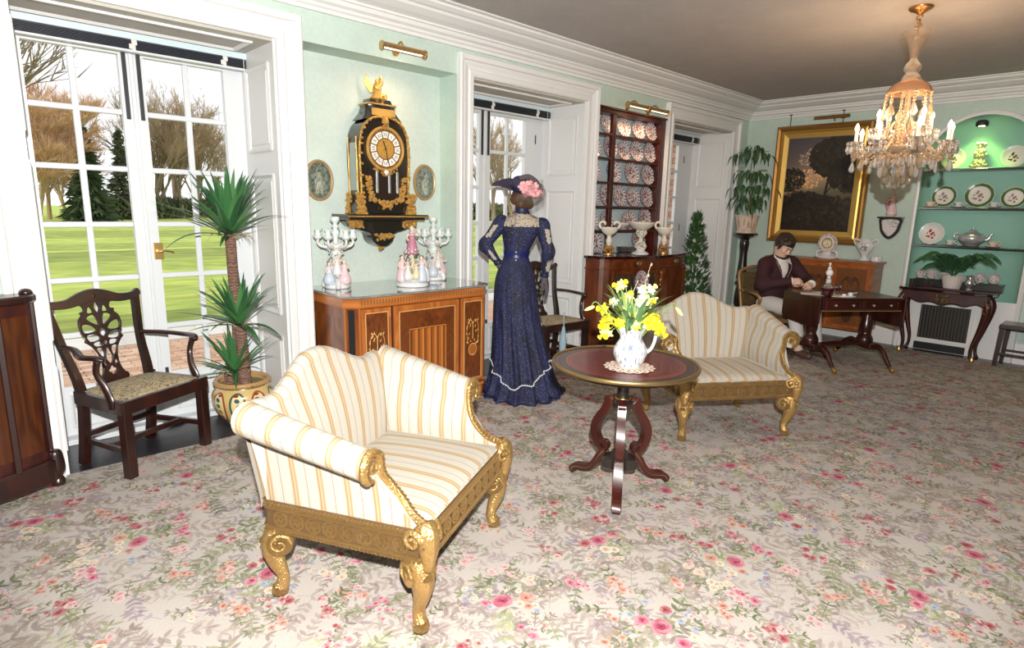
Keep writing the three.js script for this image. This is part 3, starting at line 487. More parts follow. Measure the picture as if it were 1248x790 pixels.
  // rails with rosettes and beading
  const rail = (L, n, ry, x, z) => { const m = part('rail', B(L, y1 - y0, 0.05, 0, 0, 0, 0.008), giltDark, o); m.position.set(x, (y0 + y1) / 2, z); m.rotation.y = ry; const d = 0.026;
    part('beading', M(beads([[-L / 2, 0.052, d], [L / 2, 0.052, d]], 0.009, 0.0165), beads([[-L / 2, -0.052, d], [L / 2, -0.052, d]], 0.009, 0.0165), B(L, 0.012, 0.012, 0, 0.04, d, 0.003), B(L, 0.012, 0.012, 0, -0.04, d, 0.003)), gilt, m);
    for (let i = 0; i < n; i++) part('rosette', ros, gilt, m).position.set(lerp(-L / 2 + 0.07, L / 2 - 0.07, n > 1 ? i / (n - 1) : 0.5), 0, d); };
  const ros = rosette(0.032, 0.02);
  rail(2 * hw - 0.05, 9, 0, 0, hd - 0.025); rail(2 * hd - 0.05, 8, Math.PI / 2, hw - 0.02, 0); rail(2 * hd - 0.05, 8, -Math.PI / 2, -hw + 0.02, 0); rail(2 * hw - 0.05, 0, Math.PI, 0, -hd + 0.025);
  // scroll-kneed legs with hoof feet
  const leg = () => M(tube([[0, 0.29, -0.02], [0, 0.25, 0.004], [0, 0.20, 0.02], [0, 0.14, 0.012], [0, 0.085, -0.008], [0, 0.045, -0.006], [0, 0.02, 0.006]], [[0.05, 0.045], [0.055, 0.05], [0.048, 0.042], [0.034, 0.03], [0.024, 0.023], [0.025, 0.025], [0.03, 0.03]].map((q) => q), 12, { sub: 3 }), LA([[0.0, 0], [0.031, 0], [0.033, 0.012], [0.028, 0.034], [0.0, 0.036]], 12, 0, 0, 0.006),
    CY(0.05, 0.05, 0.096, 0, -0.048, 0, 18).rotateZ(Math.PI / 2).translate(0, 0.235, -0.012), ...[-1, 1].flatMap((k) => [spiral(0.043, 1.3, 0.007).rotateY(k * Math.PI / 2).translate(k * 0.05, 0.235, -0.012), rosette(0.022, 0.01).rotateY(k * Math.PI / 2).translate(k * 0.05, 0.235, -0.012)]),
    ...[0, 1, 2, 3, 4, 5].map((i) => SP(0.014 - i * 0.001, 0, 0.235 - i * 0.026, 0.062 - i * 0.008 - (i > 3 ? (i - 3) * 0.006 : 0), 7, 5, [1.5, 1, 0.8])));
  const lg = leg();
  for (const [x, z, a] of [[hw - 0.03, hd - 0.04, 0.6], [-hw + 0.03, hd - 0.04, -0.6], [hw - 0.03, -hd + 0.05, Math.PI - 0.5], [-hw + 0.03, -hd + 0.05, -Math.PI + 0.5]]) { const m = part('leg', lg, gilt, o); m.position.set(x, 0, z); m.rotation.y = a; }
  // ram heads over the front legs
  const ram = M(tube([[0, 0.425, 0], [0, 0.40, 0.022], [0, 0.345, 0.034], [0, 0.295, 0.032], [0, 0.262, 0.026]], [0.038, 0.046, 0.036, 0.026, 0.018], 12, { sub: 3 }), SP(0.02, 0, 0.265, 0.03, 8, 6, [1.05, 0.7, 1]), ...[-1, 1].flatMap((k) => [spiral(0.036, 1.5, 0.013).rotateY(k * 1.15).translate(k * 0.052, 0.385, 0.012), SP(0.012, k * 0.055, 0.385, 0.02, 6, 5), SP(0.007, k * 0.03, 0.365, 0.05, 6, 5)]), beads([[-0.03, 0.415, 0.035], [0, 0.42, 0.05], [0.03, 0.415, 0.035]], 0.01, 0.014));
  for (const k of [1, -1]) { const m = part('ram_head', ram, gilt, o); m.position.set(k * (hw - 0.022), 0, hd - 0.02); m.rotation.y = k * 0.55; }
  return o;
}
function flipIdx(g) { const a = g.index.array; for (let i = 0; i < a.length; i += 3) { const t = a[i + 1]; a[i + 1] = a[i + 2]; a[i + 2] = t; } g.computeVertexNormals(); return g; }
const silkBoth = silk.clone(); silkBoth.side = THREE.DoubleSide;
{
  const a = makeArmchair(); a.position.set(-2.051, 0.008, -1.293); a.rotation.y = 2.062;
  const b = copy(a, 'gilt_armchair', 'striped silk armchair with carved gilt frame, behind the round table', [-1.980, 0.008, -3.966], 0.987);
}
// ---------- woods ----------
const mahogTex = woodTex([58, 22, 14], [24, 9, 7], 3), walnutTex = woodTex([150, 84, 34], [86, 40, 14], 5, 22, 4), satinTex = woodTex([196, 122, 58], [150, 80, 32], 9, 22, 6), redTex = woodTex([74, 25, 16], [36, 11, 8], 12);
const mahog = phys({ map: mahogTex, roughness: 0.38, clearcoat: 0.5, clearcoatRoughness: 0.2 });
const redwood = phys({ map: redTex, roughness: 0.4, clearcoat: 0.3, clearcoatRoughness: 0.25 });
const walnut = phys({ map: walnutTex, roughness: 0.35, clearcoat: 0.5, clearcoatRoughness: 0.15 });
const satin = phys({ map: satinTex, roughness: 0.35, clearcoat: 0.5, clearcoatRoughness: 0.15 });
const ebony = phys({ color: RGB(0.015, 0.011, 0.01), roughness: 0.3, clearcoat: 0.6, clearcoatRoughness: 0.15 });
const brass = mk.brass, porcelain = phys({ color: RGB(0.72, 0.72, 0.72), roughness: 0.22, clearcoat: 0.6 });
const loop = (pts, n = 6) => { const c = new THREE.CatmullRomCurve3(pts.map((p) => V3(p[0], p[1], 0)), true, 'centripetal'); return c.getPoints(pts.length * n).slice(0, -1).map((p) => V2(p.x, p.y)); };
const holed = (outer, holes) => { const s = new THREE.Shape(outer); for (const h of holes) s.holes.push(new THREE.Path(h)); return s; };
// ---------- round centre table ----------
const TC = [-1.79, -2.56], TH = 0.73;
{
  const o = thing('round_table', 'round mahogany pedestal table with brass rim and three scroll legs', 'table', [TC[0], 0.008, TC[1]], Math.atan2(1.79, 2.56));
  const topTex = canvasTex(1024, 1024, (c, S) => { const r = rng(4); c.fillStyle = '#3a1512'; c.fillRect(0, 0, S, S);
    for (let k = 0; k < 12; k++) { c.save(); c.translate(S / 2, S / 2); c.rotate(k / 12 * TAU); c.beginPath(); c.moveTo(0, 0); c.arc(0, 0, S * 0.42, 0, TAU / 12); c.closePath(); c.clip(); for (let i = 0; i < 260; i++) { const a = r(); c.strokeStyle = `rgba(${90 + 60 * a | 0},${30 + 20 * a | 0},${24 + 14 * a | 0},0.35)`; c.lineWidth = 1 + 4 * r(); c.beginPath(); const q = r() * S * 0.42; c.moveTo(q, -5); c.bezierCurveTo(q + 20 * (r() - 0.5), 60, q - 30, 120, q + 10, 300); c.stroke(); } c.restore(); }
    const ring = (r0, w, col) => { c.strokeStyle = col; c.lineWidth = w; c.beginPath(); c.arc(S / 2, S / 2, r0, 0, TAU); c.stroke(); };
    ring(S * 0.445, S * 0.06, '#2a1710'); ring(S * 0.41, 5, '#a8552f'); ring(S * 0.385, 10, '#7c2a1c'); ring(S * 0.478, 6, '#6d5026');
    for (let i = 0; i < 90; i++) { const a = i / 90 * TAU; c.fillStyle = 'rgba(120,88,48,0.5)'; c.beginPath(); c.ellipse(S / 2 + Math.cos(a) * S * 0.446, S / 2 + Math.sin(a) * S * 0.446, 9, 5, a, 0, TAU); c.fill(); } });
  const disc = new THREE.CircleGeometry(0.379, 64).rotateX(-Math.PI / 2).translate(0, TH - 0.008, 0);
  const body = LA([[0, TH - 0.03], [0.36, TH - 0.03], [0.378, TH - 0.022], [0.378, TH - 0.008]], 64);
  const top = part('tabletop', body, mahog, o); part('inlaid_surface', disc, phys({ map: topTex, roughness: 0.3, clearcoat: 0.25, clearcoatRoughness: 0.08, specularIntensity: 0.5, color: RGB(1.15, 1.0, 1.0) }), top);
  part('brass_rim', LA([[0.374, TH - 0.024], [0.386, TH - 0.022], [0.39, TH - 0.012], [0.386, TH - 0.001], [0.378, TH - 0.001], [0.376, TH - 0.008]], 64), std({ color: RGB(0.34, 0.24, 0.10), metalness: 0.85, roughness: 0.38 }), top);
  part('apron', LA([[0.30, TH - 0.03], [0.31, TH - 0.055], [0.05, TH - 0.06], [0.05, TH - 0.03]], 40), mahog, o);
  part('stem', M(LAS([[0.05, TH - 0.05], [0.038, TH - 0.08], [0.036, 0.53], [0.05, 0.52], [0.056, 0.50], [0.05, 0.47], [0.03, 0.46], [0.0, 0.455]], 20)), ebony, o);
  part('collar', M(LA([[0.038, 0.535], [0.045, 0.53], [0.045, 0.52], [0.038, 0.515]], 20)), brass, o);
  // three-lobed block between the legs with a small urn on it
  const lobes = []; for (let i = 0; i < 3; i++) { const a = i / 3 * TAU + Math.PI / 2; for (const [d, r] of [[-0.5, 0.085], [0, 0.105], [0.5, 0.085], [Math.PI / 3, 0.06]]) lobes.push([Math.cos(a + d) * r, Math.sin(a + d) * r]); }
  part('platform', M(EX(new THREE.Shape(loop(lobes)), 0.07, 0.008).rotateX(-Math.PI / 2).translate(0, 0.135, 0)), ebony, o);
  part('urn', LAS([[0.0, 0.30], [0.012, 0.29], [0.02, 0.27], [0.034, 0.255], [0.03, 0.235], [0.012, 0.225], [0.024, 0.207], [0.0, 0.205]], 16), std({ color: RGB(0.3, 0.2, 0.09), metalness: 0.8, roughness: 0.4 }), o);
  for (let i = 0; i < 3; i++) {
    const l = new THREE.Group(); l.name = 'leg'; o.add(l); l.rotation.y = i / 3 * TAU;
    const p = [[0.045, 0.515], [0.07, 0.505], [0.085, 0.475], [0.10, 0.44], [0.135, 0.39], [0.158, 0.34], [0.16, 0.29], [0.14, 0.245], [0.105, 0.215], [0.085, 0.2]].map(([z, y]) => [0, y, z]);
    const f = [[0.088, 0.205], [0.115, 0.17], [0.15, 0.11], [0.19, 0.07], [0.24, 0.055], [0.275, 0.05], [0.298, 0.035], [0.305, 0.018]].map(([z, y]) => [0, y, z]);
    part('scroll', M(tube(p, [0.017, 0.022], 4, { sub: 3, sq: true, up: [1, 0, 0] }), tube(f, [[0.018, 0.02], [0.024, 0.02], [0.026, 0.02], [0.025, 0.018], [0.024, 0.017], [0.023, 0.017], [0.022, 0.018], [0.02, 0.018]], 4, { sub: 3, sq: true, up: [1, 0, 0] }), CY(0.03, 0.03, 0.036, 0, -0.018, 0, 16).rotateZ(Math.PI / 2).translate(0, 0.232, 0.098), CY(0.018, 0.018, 0.044, 0, -0.022, 0, 14).rotateZ(Math.PI / 2).translate(0, 0.232, 0.098), CY(0.022, 0.022, 0.04, 0, -0.02, 0, 14).rotateZ(Math.PI / 2).translate(0, 0.5, 0.085), CY(0.02, 0.02, 0.042, 0, -0.021, 0, 14).rotateZ(Math.PI / 2).translate(0, 0.024, 0.3)), redwood, l);
    part('inlay', M([-1, 1].map((k) => M(tube(p.map(([, y, z]) => [k * 0.0175, y, z + 0.0]), 0.004, 4, { sub: 3 }), tube(f.map(([, y, z]) => [k * 0.022, y, z]), 0.004, 4, { sub: 3 })))), std({ color: RGB(0.22, 0.16, 0.08), metalness: 0.6, roughness: 0.45 }), l);
  }
}
// ---------- doily, jug and daffodils ----------
const JP = [-1.72, TH + 0.002, -2.50];
{
  const dt = canvasTex(512, 512, (c, S) => { c.clearRect(0, 0, S, S); c.translate(S / 2, S / 2); c.fillStyle = '#e6d3c2'; c.beginPath(); for (let i = 0; i <= 240; i++) { const a = i / 240 * TAU, r = S * (0.42 + 0.055 * Math.abs(Math.sin(a * 8))); c.lineTo(Math.cos(a) * r, Math.sin(a) * r); } c.fill();
    c.globalCompositeOperation = 'destination-out'; for (const [n, r, q] of [[16, 0.40, 0.026], [32, 0.335, 0.012], [16, 0.28, 0.024], [24, 0.22, 0.012]]) for (let i = 0; i < n; i++) { const a = (i + 0.5) / n * TAU; c.beginPath(); c.arc(Math.cos(a) * S * r, Math.sin(a) * S * r, S * q, 0, TAU); c.fill(); } }, { clampT: true });
  const dg = new THREE.CircleGeometry(0.14, 48).rotateX(-Math.PI / 2);
  const lace = solo('lace_doily', M(dg), std({ map: dt, alphaTest: 0.5, roughness: 0.95, side: THREE.DoubleSide }), 'scalloped cream lace doily under the floral jug', 'doily'); lace.position.set(JP[0], 0.008 + TH - 0.008 + 0.003, JP[2]);
  const jt = canvasTex(1024, 512, (c, W, H) => { const r = rng(8); c.fillStyle = '#f1f2f4'; c.fillRect(0, 0, W, H); for (let i = 0; i < 90; i++) { const x = r() * W, y = r() * H, k = 9 + r() * 12; c.save(); c.translate(x, y); c.rotate(r() * 6); c.strokeStyle = '#8fa08f'; c.lineWidth = 3; c.beginPath(); c.moveTo(-k * 2, 0); c.quadraticCurveTo(0, k, k * 2, 0); c.stroke(); for (let j = 0; j < 5; j++) { c.fillStyle = ['#7f93bf', '#93a5cb', '#6a7fb2', '#a9b6d2'][j % 4]; c.beginPath(); c.ellipse(Math.cos(j * 1.26) * k * 0.6, Math.sin(j * 1.26) * k * 0.6, k * 0.5, k * 0.38, j * 1.26, 0, TAU); c.fill(); } c.fillStyle = '#e4d79a'; c.beginPath(); c.arc(0, 0, k * 0.25, 0, TAU); c.fill(); c.restore(); } });
  const j = thing('jug', 'white jug with small blue flowers and scalloped rim on doily', 'jug', [JP[0], 0.012 + TH - 0.008, JP[2]], -2.335);
  const prof = smooth([[0.0, 0.004], [0.05, 0.0], [0.058, 0.012], [0.072, 0.035], [0.086, 0.068], [0.085, 0.095], [0.07, 0.125], [0.056, 0.15], [0.056, 0.175], [0.066, 0.20], [0.074, 0.212]], 4);
  const n = prof.length - 1, body = surf((u, v) => { const k = v * n, i = Math.min(Math.floor(k), n - 1), f = k - i, a = u * TAU, t = v; let r = lerp(prof[i][0], prof[i + 1][0], f), y = lerp(prof[i][1], prof[i + 1][1], f); const w = clamp((y - 0.15) / 0.06, 0, 1); y += w * 0.012 * Math.cos(a * 8); const sp = Math.pow(Math.max(0, Math.cos(a)), 10) * w; r *= 1 + 0.03 * w * Math.cos(a * 8) + 0.42 * sp; y += 0.02 * sp; return [Math.cos(a) * r, y, Math.sin(a) * r]; }, 64, 40, (u, v) => [u * 2, v * 1.0]);
  part('body', body, phys({ map: jt, color: RGB(0.78, 0.78, 0.78), roughness: 0.2, clearcoat: 0.8, side: THREE.DoubleSide }), j);
  part('handle', tube([[-0.06, 0.20, 0], [-0.10, 0.215, 0], [-0.125, 0.19, 0], [-0.122, 0.14, 0], [-0.105, 0.095, 0], [-0.08, 0.075, 0]], [0.011, 0.01, 0.009, 0.009, 0.009, 0.011], 8, { sub: 4 }), porcelain, j);
  // flowers: offsets in metres from the jug, in its own frame turned to face the room (a: right, h: up, d: towards the room)
  const yel = std({ color: RGB(0.86, 0.72, 0.03), roughness: 0.6, side: THREE.DoubleSide }), pale = std({ color: RGB(0.86, 0.80, 0.30), roughness: 0.6, side: THREE.DoubleSide }), whit = std({ color: RGB(0.85, 0.83, 0.72), roughness: 0.6, side: THREE.DoubleSide }), org = std({ color: RGB(0.86, 0.66, 0.02), roughness: 0.6, side: THREE.DoubleSide }), stemM = std({ color: RGB(0.16, 0.30, 0.09), roughness: 0.6 }), leafM = std({ color: RGB(0.13, 0.26, 0.10), roughness: 0.6, side: THREE.DoubleSide }), leafL = std({ color: RGB(0.35, 0.48, 0.14), roughness: 0.6, side: THREE.DoubleSide });
  const petal = (L, w) => surf((u, v) => { const x = (v * 2 - 1) * w * Math.sin(Math.PI * Math.pow(u, 0.75)) * (1 - 0.25 * u), y = L * u; return [x, y, -0.006 * Math.cos(v * Math.PI * 2) - 0.012 * u * u]; }, 6, 4);
  const corolla = M([...Array(6)].map((_, i) => T(petal(0.036, 0.017), 0, 0, 0, 0, 0, i / 6 * TAU, 1)));
  const trump = M(surf((u, v) => { const a = u * TAU, r = 0.009 + 0.007 * Math.pow(v, 2.5) * (1 + 0.22 * Math.cos(a * 7)); return [Math.cos(a) * r, Math.sin(a) * r, 0.03 * v]; }, 28, 6));
  const budG = M(LAS([[0.0, -0.03], [0.006, -0.028], [0.011, -0.01], [0.011, 0.012], [0.006, 0.03], [0.0, 0.038]], 10).rotateX(Math.PI / 2));
  const ry = Math.atan2(1.72, 2.5), rr = rng(14), base = V3(JP[0], 0.012 + TH, JP[2]);
  const W = (a, h, d) => V3(a, h, d).applyAxisAngle(V3(0, 1, 0), ry).add(base);
  const F = [
    [-0.142, 0.205, 0.02, 'y', -0.5, -0.1], [-0.125, 0.235, 0.03, 'y', -0.6, 0.1], [-0.155, 0.285, 0.0, 'y', -0.7, 0.2], [-0.065, 0.23, 0.07, 'y', -0.2, 0.0], [-0.12, 0.165, 0.05, 'l', -0.3, -0.5], [-0.145, 0.15, 0.0, 'l', -0.8, -0.5],
    [0.075, 0.255, 0.06, 'y', 0.3, 0.1], [0.105, 0.265, 0.04, 'y', 0.5, 0.2], [0.11, 0.235, 0.06, 'y', 0.7, -0.3], [0.135, 0.215, 0.05, 'y', 0.7, -0.4], [0.15, 0.19, 0.03, 'y', 0.8, -0.5], [0.08, 0.22, 0.05, 'l', 0.1, -0.2],
    [-0.04, 0.345, 0.0, 'l', -0.6, 0.4], [-0.085, 0.405, -0.02, 'l', -0.8, 0.3], [-0.055, 0.42, -0.02, 'l', 0.6, 0.5], [-0.02, 0.36, -0.04, 'l', 0.2, 0.6], [-0.1, 0.325, 0.0, 'w', -0.3, 0.2], [0.03, 0.335, 0.02, 'w', 0.0, 0.3], [0.055, 0.355, 0.0, 'w', 0.4, 0.4], [0.045, 0.395, -0.02, 'w', 0.3, 0.5], [0.085, 0.335, 0.0, 'l', 0.9, 0.3], [0.0, 0.27, 0.06, 'l', 0, 0.1], [0.02, 0.22, 0.075, 'l', 0.1, -0.1], [-0.03, 0.30, 0.03, 'w', -0.1, 0.3], [0.09, 0.40, -0.03, 'w', 0.8, 0.6],
    [-0.215, 0.29, 0.02, 'b', -1.3, -0.4], [0.225, 0.30, 0.02, 'b', 1.2, -0.8], [0.095, 0.345, -0.02, 'b', 1.3, 0.4]];
  const proto = {};
  F.forEach(([a, h, d, k, yaw, pit], i) => {
    const P = W(a, h, d), S = W(a * 0.12, 0.12, d * 0.3), B0 = W(a * 0.5, Math.max(0.21, h * 0.72 + 0.02), d * 0.6);
    const lab = ['upper of the two bright daffodils at the left of the bouquet, over the jug spout', 'bright daffodil just below the drooping left bud', 'highest of the bright daffodils on the left, tucked under the drooping bud', 'bright daffodil directly above the jug spout', 'lemon daffodil hanging lowest on the left of the jug', 'lemon daffodil hanging farthest out at the lower left',
      'bright daffodil above the jug handle, leftmost of the right-hand cluster', 'topmost bright daffodil of the right-hand cluster', 'bright daffodil in the middle of the right-hand cluster', 'bright daffodil right of centre in the right-hand cluster', 'lowest and rightmost bright daffodil, over the jug handle', 'lemon daffodil low at the right, by the jug rim',
      'lemon daffodil in the upper middle of the bouquet, facing left', 'lemon daffodil at the upper left, second highest of the bouquet', 'highest lemon daffodil of the bouquet', 'lemon daffodil just below and right of the highest one', 'creamy white daffodil at the upper left of the bouquet', 'creamy white daffodil in the centre of the bouquet', 'creamy white daffodil right of the centre one', 'topmost creamy white daffodil, beside the tall twig', 'lemon daffodil facing out to the right of the bouquet', 'lemon daffodil in the front centre of the bouquet', 'lemon daffodil resting low over the jug rim', 'creamy white daffodil left of the centre one', 'creamy white daffodil leaning out at the upper right',
      'drooping lemon daffodil bud reaching out leftmost from the jug', 'drooping lemon daffodil bud reaching out rightmost over the far armchair', 'small upright lemon bud at the right of the bouquet'][i];
    const o = thing('daffodil', lab, 'flower', [P.x, P.y, P.z], 0, k === 'b' ? null : { y: 'bright daffodils in the jug', l: 'lemon daffodils in the jug', w: 'white daffodils in the jug' }[k]);
    const head = k === 'b' ? part('bud', budG, pale, o) : part('petals', corolla, { y: yel, l: pale, w: whit }[k], o);
    head.rotation.set(-pit, ry + yaw, 0, 'YXZ'); if (k !== 'b') part('trumpet', trump, { y: org, l: yel, w: pale }[k], head); head.scale.setScalar(k === 'y' ? 1.0 : 0.85);
    const nb = k === 'b' ? W(a * 0.88, h + 0.035, d) : W(a * 0.9, h + 0.005, d * 0.8 - 0.02); part('stem', tube([S, B0, nb, k === 'b' ? P : P.clone().add(V3(0, 0, 0))].map((q) => q.clone().sub(P)), 0.003, 5, { sub: 5 }), stemM, o);
  });
  const lv = thing('daffodil_leaves', 'mass of green strap leaves and sprigs filling the jug', 'leaves', [base.x, base.y, base.z], ry);
  for (let i = 0; i < 120; i++) { const a = rr() * TAU, q = 0.3 + 0.7 * rr(), L = 0.13 + 0.15 * rr(), lean = 0.3 + 1.2 * q * rr(), w = 0.008 + 0.006 * rr();
    const g = surf((u, v) => { const y = 0.17 + L * u * Math.cos(lean * u), r = 0.03 + L * u * Math.sin(lean * (0.4 + u * 0.7)); const s = (v * 2 - 1) * w * (1 - Math.pow(u, 3)); return [Math.cos(a) * r - Math.sin(a) * s, y, Math.sin(a) * r + Math.cos(a) * s]; }, 7, 2);
    part('leaf', g, i % 3 ? leafM : leafL, lv); }
  const tw = thing('twig', 'tall budding twig sticking out highest from the jug', 'twig', [base.x, base.y, base.z], ry); part('stem', M(tube([[0.0, 0.15, -0.02], [0.04, 0.36, -0.03], [0.075, 0.52, -0.04]], [0.003, 0.0025, 0.0015], 5), ...[0.3, 0.5, 0.7, 0.85, 1].map((t) => SP(0.006, 0.075 * t + 0.004, 0.15 + 0.37 * t, -0.02 - 0.02 * t, 6, 5, [0.8, 1.5, 0.8]))), std({ color: RGB(0.45, 0.40, 0.28), roughness: 0.8 }), tw);
  const tw2 = thing('twig', 'shorter budding twig leaning between the lemon daffodils', 'twig', [base.x, base.y, base.z], ry); part('stem', M(tube([[-0.02, 0.15, -0.02], [-0.02, 0.32, -0.03], [0.015, 0.43, -0.04]], [0.003, 0.0025, 0.0015], 5), ...[0.5, 0.75, 1].map((t) => SP(0.005, -0.02 + 0.035 * Math.max(0, t * 2 - 1), 0.15 + 0.28 * t, -0.04 * t, 6, 5, [0.8, 1.5, 0.8]))), std({ color: RGB(0.45, 0.42, 0.3), roughness: 0.8 }), tw2);
}
// ---------- inlaid commode in the niche ----------
{
  const zc = -2.483, L = 1.235, D = 0.66, H = 0.925;   // local: x along the front, z out of the wall
  const o = thing('commode', 'inlaid satinwood commode with grey glass-smooth top in the niche', 'commode', [-4.145, 0.008, zc], Math.PI / 2);
  // plan outline with canted front corners: local x = -world z
  const c = 0.075, plan = (e) => [[-L / 2 - e, 0], [-L / 2 - e, D - c + e], [-L / 2 + c - e * 0.4, D + e], [L / 2 - c + e * 0.4, D + e], [L / 2 + e, D - c + e], [L / 2 + e, 0]];
  const slab = (e, y0, y1, bev) => EX(shp(plan(e).map(([x, z]) => [x, -z])), y1 - y0, bev).rotateX(-Math.PI / 2).translate(0, y0, 0);
  part('carcass', uvm(slab(0, 0.135, 0.862, 0), 1.3), walnut, o);
  part('frieze', uvm(slab(0.006, 0.848, 0.908, 0.002), 1.3, true), satin, o);
  part('top', uvm(slab(0.02, 0.908, H, 0.004)), phys({ map: dataTex(256, 256, (u, v) => { const k = 105 + 50 * N1(u * 9, v * 9, 9) + 24 * N2(u * 40, v * 40, 40); return [k, k * 1.02, k]; }), roughness: 0.08, clearcoat: 1, clearcoatRoughness: 0.02, color: RGB(0.75, 0.78, 0.76) }), o);
  part('plinth_moulding', uvm(slab(0.012, 0.118, 0.142, 0.004), 1.3, true), satin, o);
  const flute = M([...Array(46)].map((_, i) => B(0.009, 0.032, 0.006, lerp(-L / 2 + 0.09, L / 2 - 0.09, i / 45), 0.878, D + 0.007, 0.002)));
  part('fluting', flute, std({ color: RGB(0.20, 0.09, 0.03), roughness: 0.5 }), o);
  part('bead', M(uvm(slab(0.012, 0.842, 0.85, 0.001), 1, true)), satin, o);
  // panel with cross-banding and inlay drawn in coloured woods
  const inlay = (kind, W, Hh) => canvasTex(W, Hh, (x) => { const r = rng(kind === 'door' ? 5 : 6); x.fillStyle = '#6d3714'; x.fillRect(0, 0, W, Hh);
    for (let i = 0; i < 400; i++) { x.fillStyle = `rgba(${r() < 0.5 ? '40,16,6' : '150,88,36'},${0.05 + 0.1 * r()})`; const y = r() * Hh; x.beginPath(); x.ellipse(r() * W, y, 8 + 40 * r(), 3 + 14 * r(), r() * 3, 0, TAU); x.fill(); }
    if (kind === 'door') { x.fillStyle = '#5c2c10'; x.fillRect(W * 0.16, Hh * 0.22, W * 0.68, Hh * 0.70); for (let i = 0; i < 11; i++) { const q = W * (0.20 + 0.058 * i); x.fillStyle = i % 2 ? '#b9702c' : '#84451a'; x.fillRect(q, Hh * 0.24, W * 0.05, Hh * 0.62); x.fillStyle = 'rgba(224,150,76,0.7)'; x.fillRect(q + W * 0.04, Hh * 0.25, 4, Hh * 0.6); } x.strokeStyle = '#c88a48'; x.lineWidth = 5; x.strokeRect(W * 0.17, Hh * 0.23, W * 0.66, Hh * 0.68); }
    else { x.strokeStyle = '#e0b46c'; x.fillStyle = '#e0b46c'; x.lineWidth = 5; const cy = Hh * 0.30; for (const s of [-1, 1]) { x.beginPath(); x.moveTo(W / 2, cy); x.bezierCurveTo(W / 2 + s * W * 0.1, cy - 60, W / 2 + s * W * 0.36, cy - 40, W / 2 + s * W * 0.34, cy + 60); x.lineTo(W / 2 + s * W * 0.3, cy + 120); x.stroke(); for (let i = 0; i < 14; i++) { x.beginPath(); x.ellipse(W / 2 + s * W * (0.1 + 0.26 * r()), cy - 40 + 170 * r(), 9, 5, r() * 3, 0, TAU); x.fill(); } } x.fillRect(W / 2 - 5, cy - 20, 10, Hh * 0.22); x.fillStyle = '#a2602a'; x.beginPath(); x.ellipse(W / 2, Hh * 0.62, W * 0.24, Hh * 0.075, 0, 0, TAU); x.fill(); x.stroke(); } }, { clampT: true });
  const panel = (name, x0, x1, kind) => { const w = x1 - x0, y0 = 0.165, y1 = 0.835, m = part(name, uvm(B(w, y1 - y0, 0.022, (x0 + x1) / 2, (y0 + y1) / 2, D + 0.006, 0.003), 1.3, false), satin, o); const b = kind === 'door' ? 0.045 : 0.03;
    const g = new THREE.PlaneGeometry(w - 2 * b, y1 - y0 - 2 * b).translate((x0 + x1) / 2, (y0 + y1) / 2, D + 0.0185); part('inlaid_panel', M(g), phys({ map: inlay(kind, kind === 'door' ? 512 : 256, 512), roughness: 0.3, clearcoat: 0.6, clearcoatRoughness: 0.15 }), m);
    const a = x0 + b, d = x1 - b; part('stringing', mould([[a, y0 + b], [d, y0 + b], [d, y1 - b], [a, y1 - b]], [[-0.004, D + 0.016], [-0.004, D + 0.0205], [0.002, D + 0.0205], [0.002, D + 0.016]], true), std({ color: RGB(0.62, 0.36, 0.13), roughness: 0.4 }), m); return m; };
  const xi = L / 2 - c;
  panel('panel', -xi + 0.006, -xi + 0.235, 'side'); panel('door', -xi + 0.255, xi - 0.255, 'door'); panel('panel', xi - 0.235, xi - 0.006, 'side');
  part('dark_reveal', box2(-xi + 0.238, -xi + 0.252, 0.165, 0.835, D, D + 0.004), mk.black, o); part('dark_reveal', box2(xi - 0.252, xi - 0.238, 0.165, 0.835, D, D + 0.004), mk.black, o);
  for (const sg of [-1, 1]) { for (const [q, zz] of [[0, D - 0.002], [0.068, D - c + 0.004]]) part('corner_band', B(0.014, 0.69, 0.014, sg * (xi + q), 0.5, zz, 0.003), satin, o);
    part('dark_panel', T(B(0.04, 0.66, 0.006), sg * (xi + c / 2 + 0.003), 0.5, D - c / 2 + 0.003, 0, sg * Math.PI / 4, 0), mk.black, o); }
  for (const [x, z] of [[-L / 2 + 0.06, D - 0.05], [L / 2 - 0.06, D - 0.05], [-L / 2 + 0.06, 0.06], [L / 2 - 0.06, 0.06]]) part('leg', M(new THREE.CylinderGeometry(0.036, 0.018, 0.125, 4).rotateY(Math.PI / 4).translate(x, 0.0625, z)), satin, o);
}
// ---------- pierced-splat armchairs ----------
const needle = canvasTex(512, 512, (c, S) => { const r = rng(41); c.fillStyle = '#a8997a'; c.fillRect(0, 0, S, S); const cols = ['#4a4a34', '#6b6a48', '#7a4b3a', '#3c3a30', '#c2b592', '#8a7a5a', '#5d5f52', '#9a6a55']; for (let i = 0; i < 420; i++) { c.save(); c.translate(r() * S, r() * S); c.rotate(r() * TAU); c.fillStyle = cols[Math.floor(r() * 8)]; c.beginPath(); const l = 14 + 40 * r(); c.moveTo(0, 0); c.quadraticCurveTo(l / 2, -l * 0.35, l, 0); c.quadraticCurveTo(l / 2, l * 0.25, 0, 0); c.fill(); c.restore(); } for (let i = 0; i < 9000; i++) { c.fillStyle = `rgba(${r() < 0.5 ? '20,18,12' : '220,210,180'},0.18)`; c.fillRect(r() * S, r() * S, 3, 3); } }, { rep: [2, 2] });
